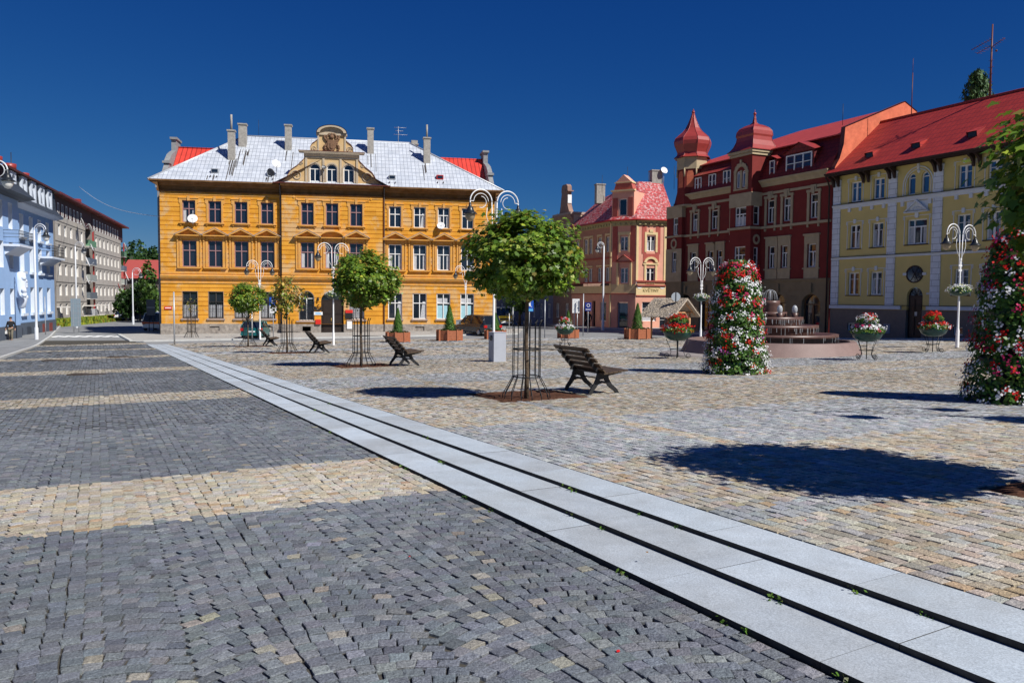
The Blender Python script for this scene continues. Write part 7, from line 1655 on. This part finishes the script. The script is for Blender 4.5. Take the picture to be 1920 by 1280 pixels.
t = sign(1080, 62.5, 'white direction board with lines and arrows on two posts', [(-.28, .28, 1.75, 2.85, G['white'], 0)], posts=(-.12, .12), h=1.9, cat='board', nm='direction_board')
s = MB(); s.tube([(-.18, -.053, 1.95), (.12, -.053, 2.45)], .012, 5); s.tube([(-.1, -.053, 2.35), (.05, -.053, 2.6), (.16, -.053, 2.55)], .01, 5); s.tube([(-.15, -.053, 2.62), (-.02, -.053, 2.75)], .01, 5); s.box(.18, .27, -.056, -.051, 1.85, 2.7); s.sphere((.16, -.053, 2.12), .06, 8, 6, sc=(1, .1, 1)); s.build('sign_print', mat('board_print', (.05, .07, .12), .6), t)
t = sign(1103, 66, 'dark blue square sign with a white ring, in shade by the pink house', [(-.26, .26, 1.85, 2.55, mat('shaded_sign_blue', (.015, .03, .2), .5), 0)], h=2.55); s = MB(); s.tube([(.12*math.cos(q*.4), -.055, 2.3+.12*math.sin(q*.4)) for q in range(16)], .025, 6, closed=True); s.box(-.2, .2, -.056, -.051, 1.95, 2.0); s.build('sign_print', G['white'], t)
t = sign(1267, 56.5, 'round traffic sign seen from its grey back, above the thatched hut', [(-.32, .32, 2.62, 3.26, mat('grey_sign_back', (.38, .42, .46), .4, .5), 'round')], h=3.3, pm='iron'); mark(t, -.03, .03, 2.62, 3.26, G['iron'], 'sign_bracket', -.07)
t = sign(142, 72, 'large grey back of a tall board on two posts by the crossing', [(-.45, .45, .55, 3.05, mat('blue_grey_board_back', (.24, .30, .34), .5, .4), 0)], posts=(-.22, .22), h=3.0, cat='board', nm='board_back')
s = MB(); [s.box(-.44, .44, -.058, -.051, z_-.015, z_+.015) for z_ in (.9, 1.3, 1.7, 1.8, 2.2, 2.6)]; [s.box(x_-.02, x_+.02, -.066, -.059, .56, 3.04) for x_ in (-.22, .22)]; s.build('stiffening_rib', G['galv'], t)
t = sign(283, 73.5, 'dark back of a direction board left of the post office corner', [(-.4, .4, 1.5, 2.95, mat('dark_board_back', (.05, .06, .075), .5, .4), 0)], posts=(-.2, .2), h=2.0, cat='board', nm='direction_board', pm='iron'); mark(t, -.38, .38, 2.2, 2.24, G['galv'], 'stiffening_rib')
def pole(px, D, h, label, r_=.04, m_='galv', nm='metal_pole'): x, y, z = at(px, D); s = MB(); s.tube([(0, 0, -.02), (0, 0, h)], r_, 10); s.sphere((0, 0, h), r_*1.1, 8, 6); o = s.build(nm, G[m_]); o.location = (x, y, z); return tag(o, label, 'pole', 'plain metal poles')
pole(326, 52, 3.35, 'tall plain grey pole standing at the far end of the granite steps', .05); pole(1022, 59, 2.75, 'pale pole right of the nearest maple trunk', .035); pole(1094, 62, 3.2, 'grey pole right of the white direction board', .04); pole(472, 57, 2.4, 'short pale pole left of the parking sign', .04, 'white')
pole(84, 66, 3.2, 'thin grey pole on the left pavement before the sky blue house', .035); pole(955, 73, 1.5, 'low grey pole right of the yellow van', .05); pole(962, 80, 2.0, 'low pale pole in front of the dark house', .04)
x, y, z = at(933, 27.0); t = thing('grey_cabinet', (x, y, z), R_(-62), 'narrow upright grey metal cabinet with a round dark socket on its side', 'cabinet')
s = MB(); s.box(-.2, .2, -.23, .23, 0, .98); s.box(-.21, .21, -.24, .24, .98, 1.0); s.build('cabinet_body', mat('cabinet_grey', (.36, .38, .43), .5, .3, var=.05), t); s = MB(); s.T = Matrix.Translation((0, -.232, .8)) @ Matrix.Rotation(R_(90), 4, 'X'); s.lathe([(.0, .0), (.09, .0), (.09, .02), (.06, .02), (.0, .01)], 0, 0, 16); s.T = None; s.build('socket', G['black'], t)
x, y, z = at(860, 66.5); t = thing('grey_bin', (x, y, z), 0, 'small grey box standing by the lamp at the post office corner', 'box'); s = MB(); s.box(-.2, .2, -.2, .2, 0, 1.1); s.box(-.23, .23, -.23, .23, 1.1, 1.15); s.build('box_body', G['galv'], t)
# ------------------------------------------------------------------ vehicles
def sec(w, zl, zb_, zr, wr): return [(-w*.92, zl), (-w, zl+.15), (-w, zb_), (-wr, zr-.04), (-wr*.85, zr), (wr*.85, zr), (wr, zr-.04), (w, zb_), (w, zl+.15), (w*.92, zl)]
def loft(mb, secs, mi=0):
    k = len(secs[0][1]); vs = [(x, y, z) for x, P in secs for y, z in P]; n = len(secs)
    mb.add(vs, [(i*k+j, i*k+(j+1) % k, (i+1)*k+(j+1) % k, (i+1)*k+j) for i in range(n-1) for j in range(k)]+[tuple(range(k-1, -1, -1)), tuple(range((n-1)*k, n*k))], mi, False)
def car(nm, label, px, D, yaw, L, Wd, H, paint, hood=True, white_top=False, cat='car', belt=.88):
    """front towards +X"""
    x, y, z = at(px, D); t = thing(nm, (x, y, z-.05), yaw, label, cat); w = Wd/2; hl = L/2; zb_ = belt
    m_ = MB()
    if hood: S = [(-hl, .45, .72, .45), (-hl+.05, .3, zb_-.02, .93), (-hl+.5, .24, zb_, 1), (-.1, .22, zb_, 1), (hl-1.05, .22, zb_-.06, 1), (hl-.3, .24, zb_-.2, .98), (hl-.04, .34, .62, .9), (hl, .4, .55, .8)]
    else: S = [(-hl, .4, zb_, .95), (-hl+.06, .26, zb_, 1), (0, .24, zb_, 1), (hl-.12, .26, zb_, 1), (hl, .35, zb_-.15, .95)]
    loft(m_, [(a, [(-w*c*.93, b), (-w*c, b+.14), (-w*c, d_*.75), (-w*c*.95, d_), (w*c*.95, d_), (w*c, d_*.75), (w*c, b+.14), (w*c*.93, b)]) for a, b, d_, c in S]); body = m_.build('car_body', paint, t)
    if hood: Q = [(-hl+.08, zb_, .9), (-hl+.30, H-.06, .76), (-.2, H, .76), (hl-1.75, H-.08, .74), (hl-1.0, zb_-.02, .86)]
    else: Q = [(-hl+.05, zb_, .95), (-hl+.14, H-.06, .84), (0, H, .86), (hl-.62, H-.05, .84), (hl-.1, zb_, .93)]
    m_ = MB(); k = [(a, [(-w*c0, zb_-.01), (-w*c, zt), (w*c, zt), (w*c0, zb_-.01)]) for a, zt, c in Q for c0 in (.95,)]
    loft(m_, k); m_.build('window_glass', G['glass'], t)
    m_ = MB(); top = mat('van_roof_white', (.75, .75, .72), .4, .5) if white_top else paint
    A = [q for q in Q[1:-1]]
    for (a, z0, c), (b, z1, d_) in zip(A[:-1], A[1:]): m_.add([(a, -w*c*1.02, z0+.012), (a, w*c*1.02, z0+.012), (b, w*d_*1.02, z1+.012), (b, -w*d_*1.02, z1+.012), (a, -w*c*1.03, z0-.06), (a, w*c*1.03, z0-.06), (b, w*d_*1.03, z1-.06), (b, -w*d_*1.03, z1-.06)], [(0, 1, 2, 3), (0, 3, 7, 4), (1, 5, 6, 2), (0, 4, 5, 1), (2, 6, 7, 3)])
    for i in (0, 1, 2, 3):
        a, b = Q[i], Q[i+1]
        if i in (0, 3):
            for s_ in (-1, 1): m_.tube([(a[0], s_*w*(.95 if i == 0 else a[2]*1.01), a[1]), (b[0], s_*w*(b[2]*1.01 if i == 0 else .95), b[1])], .035, 5)
    for a in (-.35, .55) if hood else (-.8, .5):
        for s_ in (-1, 1): m_.tube([(a, s_*w*.955, zb_), (a-.1, s_*w*.78*(1 if hood else 1.1), H-.05)], .03, 5)
    m_.build('car_roof', top, t)
    for a in (-hl+.75, hl-.8):
        for s_ in (-1, 1):
            m_ = MB(); m_.T = Matrix.Translation((a, s_*(w-.09), .31)) @ Matrix.Rotation(R_(90), 4, 'X'); m_.lathe([(0, -.1), (.2, -.1), (.3, -.09), (.31, -.05), (.31, .05), (.3, .09), (.2, .1), (0, .1)], 0, 0, 18); m_.T = None; wh = m_.build('wheel', G['black'], t)
            m_ = MB(); m_.T = Matrix.Translation((a, s_*(w-.09)+s_*.1, .31)) @ Matrix.Rotation(R_(90), 4, 'X'); m_.lathe([(0, -.012), (.17, -.012), (.19, .0), (.17, .012), (0, .012)], 0, 0, 14); m_.T = None; m_.build('hub_cap', G['galv'], wh)
    for s_ in (-1, 1):
        m_ = MB(); m_.box(-hl-.02, -hl+.12, s_*w*.66, s_*w*.97, .66, .86 if hood else .9); m_.build('tail_light', mat('tail_light_red', (.45, .01, .01), .3, .5), t)
        m_ = MB(); m_.box(hl-.12, hl+.02, s_*w*.58, s_*w*.88, .56, .74); m_.build('headlight', G['globew'], t)
        m_ = MB(); m_.sphere((hl-1.3, s_*(w+.08), zb_+.05), .1, 8, 6, sc=(.6, 1, .8)); m_.build('wing_mirror', G['black'], t)
    for x_ in (-hl-.025, hl+.005): m_ = MB(); m_.box(x_, x_+.02, -.26, .26, .42 if x_ > 0 else .55, .53 if x_ > 0 else .66); m_.build('number_plate', G['white'], t)
    m_ = MB(); m_.box(-hl-.05, -hl+.15, -w*.95, w*.95, .32, .48); m_.build('rear_bumper', paint, t)
    m_ = MB(); m_.box(hl-.15, hl+.04, -w*.9, w*.9, .26, .42); m_.build('front_bumper', G['white'] if white_top else paint, t)
    return t
TEAL = mat('teal_car_paint', (.005, .11, .115), .25, .6); DKB = mat('dark_car_paint', (.035, .045, .055), .18, .7); VYE = mat('van_yellow', (.78, .52, .02), .35, .5); CWH = mat('car_white', (.7, .7, .7), .3, .5)
car('green_hatchback', 'teal green hatchback parked tail towards the camera before the post office', 480, 60.5, R_(97), 3.7, 1.62, 1.38, TEAL)
car('dark_estate_car', 'dark estate car parked near the right corner of the post office', 894, 65.0, R_(128), 4.5, 1.8, 1.66, DKB, belt=.95)
t = car('yellow_van', 'yellow van with a white roof facing the camera right of the post office', 942, 90, R_(-84), 4.4, 1.85, 1.98, VYE, hood=False, white_top=True, cat='van', belt=1.08); s = MB(); s.box(2.2, 2.235, -.72, .72, .62, .78); s.build('front_grille', BLK, t)
t = car('white_service_car', 'white vehicle with orange stripe half hidden by the post office corner', 298, 78, R_(95), 4.2, 1.8, 1.75, CWH, cat='car'); s = MB(); s.box(-2.135, -2.12, -.8, .8, .7, .85); s.build('orange_stripe', mat('orange_stripe', (.7, .12, .02), .4), t)
car('pale_far_car', 'small pale car parked far down the west street', 243, 116, R_(20), 4.0, 1.7, 1.45, CWH); car('dark_far_car', 'small dark car parked far down the west street', 260, 114, R_(10), 4.0, 1.7, 1.4, mat('navy_car_paint', (.02, .04, .10), .3, .6))
# ------------------------------------------------------------------ far trees
def bushy(nm, loc_, rx, rz, n, size, cols, label, group, zc=None, cat='tree', trunk=True):
    t = thing(nm, loc_, 0, label, cat, group); zc = zc or rz*1.15
    m_ = MB(); m_.tube([(0, 0, -.3), (0, 0, zc)], [rx*.09, rx*.03], 7)
    for i in range(5): a = i*2.5; m_.tube([(0, 0, zc*.5), (rx*.5*math.cos(a), rx*.5*math.sin(a), zc+rz*.2)], [rx*.04, rx*.01], 5)
    m_.build('trunk', G['bark'], t); P, d, rr_ = crown(n, rx, rz, zc, 1, .3, 30); leaves(P, d+nrg.normal(0, .5, d.shape), nrg.uniform(size*.7, size*1.3, n), RHOMB*1.3, pick(n, *cols, j=.25), 'crown', G['leaf'], t); return t
DG_ = ([(.025, .06, .015), (.04, .09, .02), (.06, .12, .025)], [3, 3, 1]); MG = ([(.045, .10, .018), (.08, .15, .025), (.12, .2, .03)], [3, 3, 1])
for i, (px, D, rx, rz, zc, c, lb) in enumerate([(247, 120, 1.7, 1.7, 3.0, MG, 'green street tree left of the tents, below the red roof'), (262, 112, 1.5, 1.9, 3.4, DG_, 'dark street tree in the middle of the west street view'), (280, 105, 1.15, 2.7, 4.5, MG, 'tallest street tree, its top against the red roof'), (271, 108, 1.3, 1.7, 2.8, DG_, 'dark street tree behind the dark direction board'), (292, 110, 1.0, 1.5, 3.0, MG, 'street tree nearest the post office corner'), (236, 112, 1.2, 1.4, 2.2, DG_, 'low street tree beside the far apartment block')]):
    x, y, z = at(px, D); bushy('street_tree', (x, y, z), rx, rz, 1500, .35, c, lb, 'trees down the west street', zc)
for i in range(16):
    px = 228+i*5.5; D = 330+rnd.uniform(-30, 40); x, y, _ = at(px, D); z = float(zearth(x, y)); rx = rnd.uniform(5.5, 8); lb = 'dark wooded crown on the hill behind the red roof'
    h = 9+2.5*math.sin(i*1.3)+2.2*math.cos(i*2.1)
    bushy('hill_tree', (x, y, z-1), rx, h*.55, 420, 1.5, DG_, lb, 'trees on the far hill', h*.75)
x, y, z = at(975, 88); bushy('street_bush', (x, y, z), 1.9, 1.9, 1500, .28, MG, 'dark leafy tree beyond the yellow van, under the nearest maple crown', 'x', 3.4)['group'] = ''
# spruce top behind the yellow house
x, y = ray(1828, 300)[0]*62, 62; 
t = thing('tall_spruce', (x, y, -1), 0, 'tall conifer whose top shows above the yellow house roof', 'tree')
m_ = MB(); m_.tube([(0, 0, 0), (0, 0, 19.4)], [.3, .04], 8); m_.build('trunk', G['bark'], t); n = 3800; P = np.zeros((n, 3)); zz_ = nrg.random(n)
P[:, 2] = 14+6.2*zz_; th = nrg.random(n)*6.283; lobes = .6+.4*np.abs(np.sin(th*2.5+P[:, 2]*1.9)); rr_ = (1.95*(1-zz_)**.45+.15)*lobes*nrg.random(n)**.35; P[:, 0] = rr_*np.cos(th); P[:, 1] = rr_*np.sin(th); P[:, 2] -= rr_*.25
leaves(P, np.stack([np.cos(th), np.sin(th), np.full(n, .3)], 1)+nrg.normal(0, .4, (n, 3)), nrg.uniform(.2, .42, n), RHOMB*np.array([[.6, 1.3]]), pick(n, [(.03, .08, .02), (.05, .12, .025), (.09, .16, .03)], [3, 3, 1], .25), 'crown', G['needle'], t, tipdown=1)
# ------------------------------------------------------------------ weeds, moss and fallen petals
def weeds():
    P = []
    for k, tt in ((0, .965), (0, .93), (0, .987), (1, .90), (1, .95), (1, .985), (2, .87), (2, .93), (2, .955), (0, .84), (1, .8), (2, .78), (0, .90), (0, 1.0), (1, 1.01), (2, .99)):
        for q in range(2):
            p = SP(k/3, tt+rnd.uniform(-.006, .006))-np.array([.012, 0]); z = float(gz(p[0], p[1])+(k-1.5)*hs_(p[0], p[1]))
            for i in range(12): P.append((p[0]+rnd.gauss(0, .014), p[1]+rnd.gauss(0, .03), z+rnd.uniform(0, .03)))
    for i in range(700):
        q = rnd.random()*1.04; k = 0 if i % 3 else rnd.choice([1, 2]); p = SP(k/3, q)-np.array([.01, .0]); z = float(gz(p[0], p[1])+(k-1.5)*hs_(p[0], p[1])); P.append((p[0]+rnd.gauss(0, .004), p[1], z-.005))
    P = np.array(P); n = len(P); o = leaves(P, blobdir(n)+[[0, 0, .8]], nrg.uniform(.012, .034, n), RHOMB, pick(n, [(.10, .22, .03), (.16, .28, .05), (.10, .12, .03)], [3, 2, 2]), 'riser_weeds', G['leaf']); tag(o, kind='stuff')
    n = 1500; A = nrg.normal(4.55, .32, n); L = nrg.normal(4.9, .22, n); A = np.where(nrg.random(n) < .6, (A/.106).round()*.106+.106*.45-.0, A); X = N2[0]*A+T2[0]*L; Y = N2[1]*A+T2[1]*L; ok = side(X, Y, RF, RN) > .6
    X, Y = X[ok], Y[ok]; n = len(X); P = np.stack([X, Y, zsq(X, Y)-.008+nrg.uniform(0, .006, n)], 1); o = leaves(P, blobdir(n)*.4+[[0, 0, 1]], nrg.uniform(.01, .026, n), RHOMB, pick(n, [(.14, .17, .03), (.2, .22, .05)], [1, 1]), 'joint_moss', G['leaf']); tag(o, kind='stuff')
weeds()
n = 46; A = nrg.uniform(-1, 9, n); L = nrg.uniform(2, 14, n); X = N2[0]*A+T2[0]*L; Y = N2[1]*A+T2[1]*L; zf_ = np.where(side(X, Y, LF, LN) < 0, zroad(X, Y), zsq(X, Y))
tag(leaves(np.stack([X, Y, zf_+.008], 1), blobdir(n)*.3+[[0, 0, 1]], nrg.uniform(.012, .026, n), RHOMB*1.2, pick(n, [(.6, .02, .02), (.65, .05, .06), (.22, .12, .04), (.7, .7, .7)], [2, 2, 3, 1]), 'fallen_petals', G['petal']), kind='stuff')
# ------------------------------------------------------------------ people
def skin_mesh(name, pts, edges, m_, parent=None, root=0, sub=1):
    me = bpy.data.meshes.new(name); me.from_pydata([p[:3] for p in pts], edges, []); o = bpy.data.objects.new(name, me); COL.objects.link(o)
    sk = o.modifiers.new('s', 'SKIN'); sk.use_smooth_shade = True
    if not me.skin_vertices: me.skin_vertices.new() if hasattr(me.skin_vertices, 'new') else None
    lay = me.skin_vertices[0].data
    for i, p in enumerate(pts): lay[i].radius = (p[3], p[4] if len(p) > 4 else p[3]); lay[i].use_root = (i == root)
    sb = o.modifiers.new('u', 'SUBSURF'); sb.levels = sub; sb.render_levels = sub
    dg = bpy.context.evaluated_depsgraph_get(); m2 = bpy.data.meshes.new_from_object(o.evaluated_get(dg)); COL.objects.unlink(o); bpy.data.objects.remove(o)
    o = bpy.data.objects.new(name, m2); m2.materials.clear(); m2.materials.append(m_); COL.objects.link(o); o.parent = parent
    for p in m2.polygons: p.use_smooth = True
    return o
def person(px, D, yaw, label, jacket, trous, hairc, bag=None, H=1.76, step=.2, arms=0):
    """faces -Y"""
    x, y, z = at(px, D); t = thing('person', (x, y, z+.02), yaw, label, 'person'); s = H/1.76; t.scale = (s, s, s)
    SKN = mat('skin', (.48, .27, .19), .6, .3)
    P = [(0, 0, .95, .13, .1), (0, 0, 1.15, .13, .1), (0, -.01, 1.38, .17, .11), (0, -.01, 1.49, .06, .06), (0, -.02, 1.56, .055), (0, -.03, 1.66, .085, .1), (0, -.03, 1.72, .07, .08)]
    E_ = [(0, 1), (1, 2), (2, 3), (3, 4), (4, 5), (5, 6)]; jk = []; 
    for sd in (-1, 1):
        st_ = step*sd; b = len(P); fwd = -st_*.45
        P += [(sd*.095, -.0, .88, .09), (sd*.1, -.06+fwd*.5, .50, .06), (sd*.1, -.0+fwd*1.0+(.06 if fwd > 0 else 0), .09, .042), (sd*.11, -.14+fwd, .04, .035)]; E_ += [(0, b), (b, b+1), (b+1, b+2), (b+2, b+3)]
        b = len(P); aw = st_*.5
        P += [(sd*.19, 0, 1.41, .06), (sd*.27, .03+aw*.3, 1.14, .045), (sd*.28, -.06+aw, .90, .032), (sd*.28, -.09+aw, .83, .03, .016)]; E_ += [(2, b), (b, b+1), (b+1, b+2), (b+2, b+3)]
        h = len(P)-1; hp = P[h]
        for k, (dx, ln) in enumerate(((-.024, .075), (-.008, .085), (.008, .08), (.024, .065))): P.append((hp[0]+dx*.3, hp[1]+dx, hp[2]-ln*.6, .008)); P.append((hp[0]+dx*.3, hp[1]+dx-.012, hp[2]-ln, .007)); E_ += [(h, len(P)-2), (len(P)-2, len(P)-1)]
        P.append((hp[0]-sd*.02, hp[1]-.045, hp[2]-.02, .009)); E_.append((h, len(P)-1))
    body = skin_mesh('body', P, E_, SKN, t)
    m_ = MB(); m_.sphere((0, -.13, 1.65), .018, 6, 5, sc=(1, 1.2, 1.4)); m_.sphere((.09, -.03, 1.65), .022, 6, 5, sc=(.5, 1, 1.4)); m_.sphere((-.09, -.03, 1.65), .022, 6, 5, sc=(.5, 1, 1.4)); m_.build('nose_and_ears', SKN, body)
    m_ = MB(); [m_.sphere((s_*.033, -.118, 1.675), .009, 6, 5) for s_ in (-1, 1)]; m_.box(-.025, .025, -.126, -.12, 1.605, 1.612); m_.build('eyes_and_mouth', BLK, body)
    m_ = MB(); m_.sphere((0, -.01, 1.70), .105, 12, 8, sc=(.95, 1.05, .85)); m_.build('hair', hairc, t)
    J = [(0, 0, .90, .17, .13), (0, 0, 1.12, .165, .125), (0, -.01, 1.38, .19, .125), (0, -.01, 1.46, .09, .08)]; JE = [(0, 1), (1, 2), (2, 3)]
    T_ = [(0, 0, .93, .145, .115)]; TE = []
    for sd in (-1, 1):
        st_ = step*sd; fwd = -st_*.45; aw = st_*.5; b = len(J); J += [(sd*.2, 0, 1.40, .075), (sd*.275, .03+aw*.3, 1.14, .062), (sd*.28, -.055+aw, .91, .05)]; JE += [(2, b), (b, b+1), (b+1, b+2)]
        b = len(T_); T_ += [(sd*.1, 0, .85, .105), (sd*.105, -.06+fwd*.5, .50, .08), (sd*.105, fwd+(.06 if fwd > 0 else 0), .1, .068)]; TE += [(0, b), (b, b+1), (b+1, b+2)]
        m_ = MB(); m_.sphere((sd*.11, -.07+fwd, .035), .1, 10, 6, sc=(.5, 1.35, .45)); m_.build('shoe', BLK, t)
    skin_mesh('jacket', J, JE, jacket, t); skin_mesh('trousers', T_, TE, trous, t)
    if bag: m_ = MB(); m_.box(-.33, -.25, -.16, .1, .5, .76); m_.tube([(-.29, -.1, .76), (-.29, -.06, .84), (-.29, 0, .76)], .008, 5); o = m_.build('carrier_bag', bag); o.location = (x, y, z+.02); o.rotation_euler = (0, 0, yaw); tag(o, 'white bag held by the man on the left pavement', 'bag')
    return t
person(19, 57.5, R_(10), 'man in a dark jacket and olive trousers walking on the left pavement', mat('black_jacket', (.018, .018, .02), .8), mat('olive_trousers', (.17, .15, .11), .85), mat('dark_hair', (.02, .014, .01), .7), G['white'], 1.7)
person(1104, 74.5, R_(-20), 'person in dark clothes standing in shade by the pink corner house', mat('charcoal_coat', (.03, .03, .035), .8), mat('black_trousers', (.012, .012, .015), .85), mat('brown_hair', (.08, .04, .02), .7), None, 1.7, .05)
for o in PROTO: kill(o)
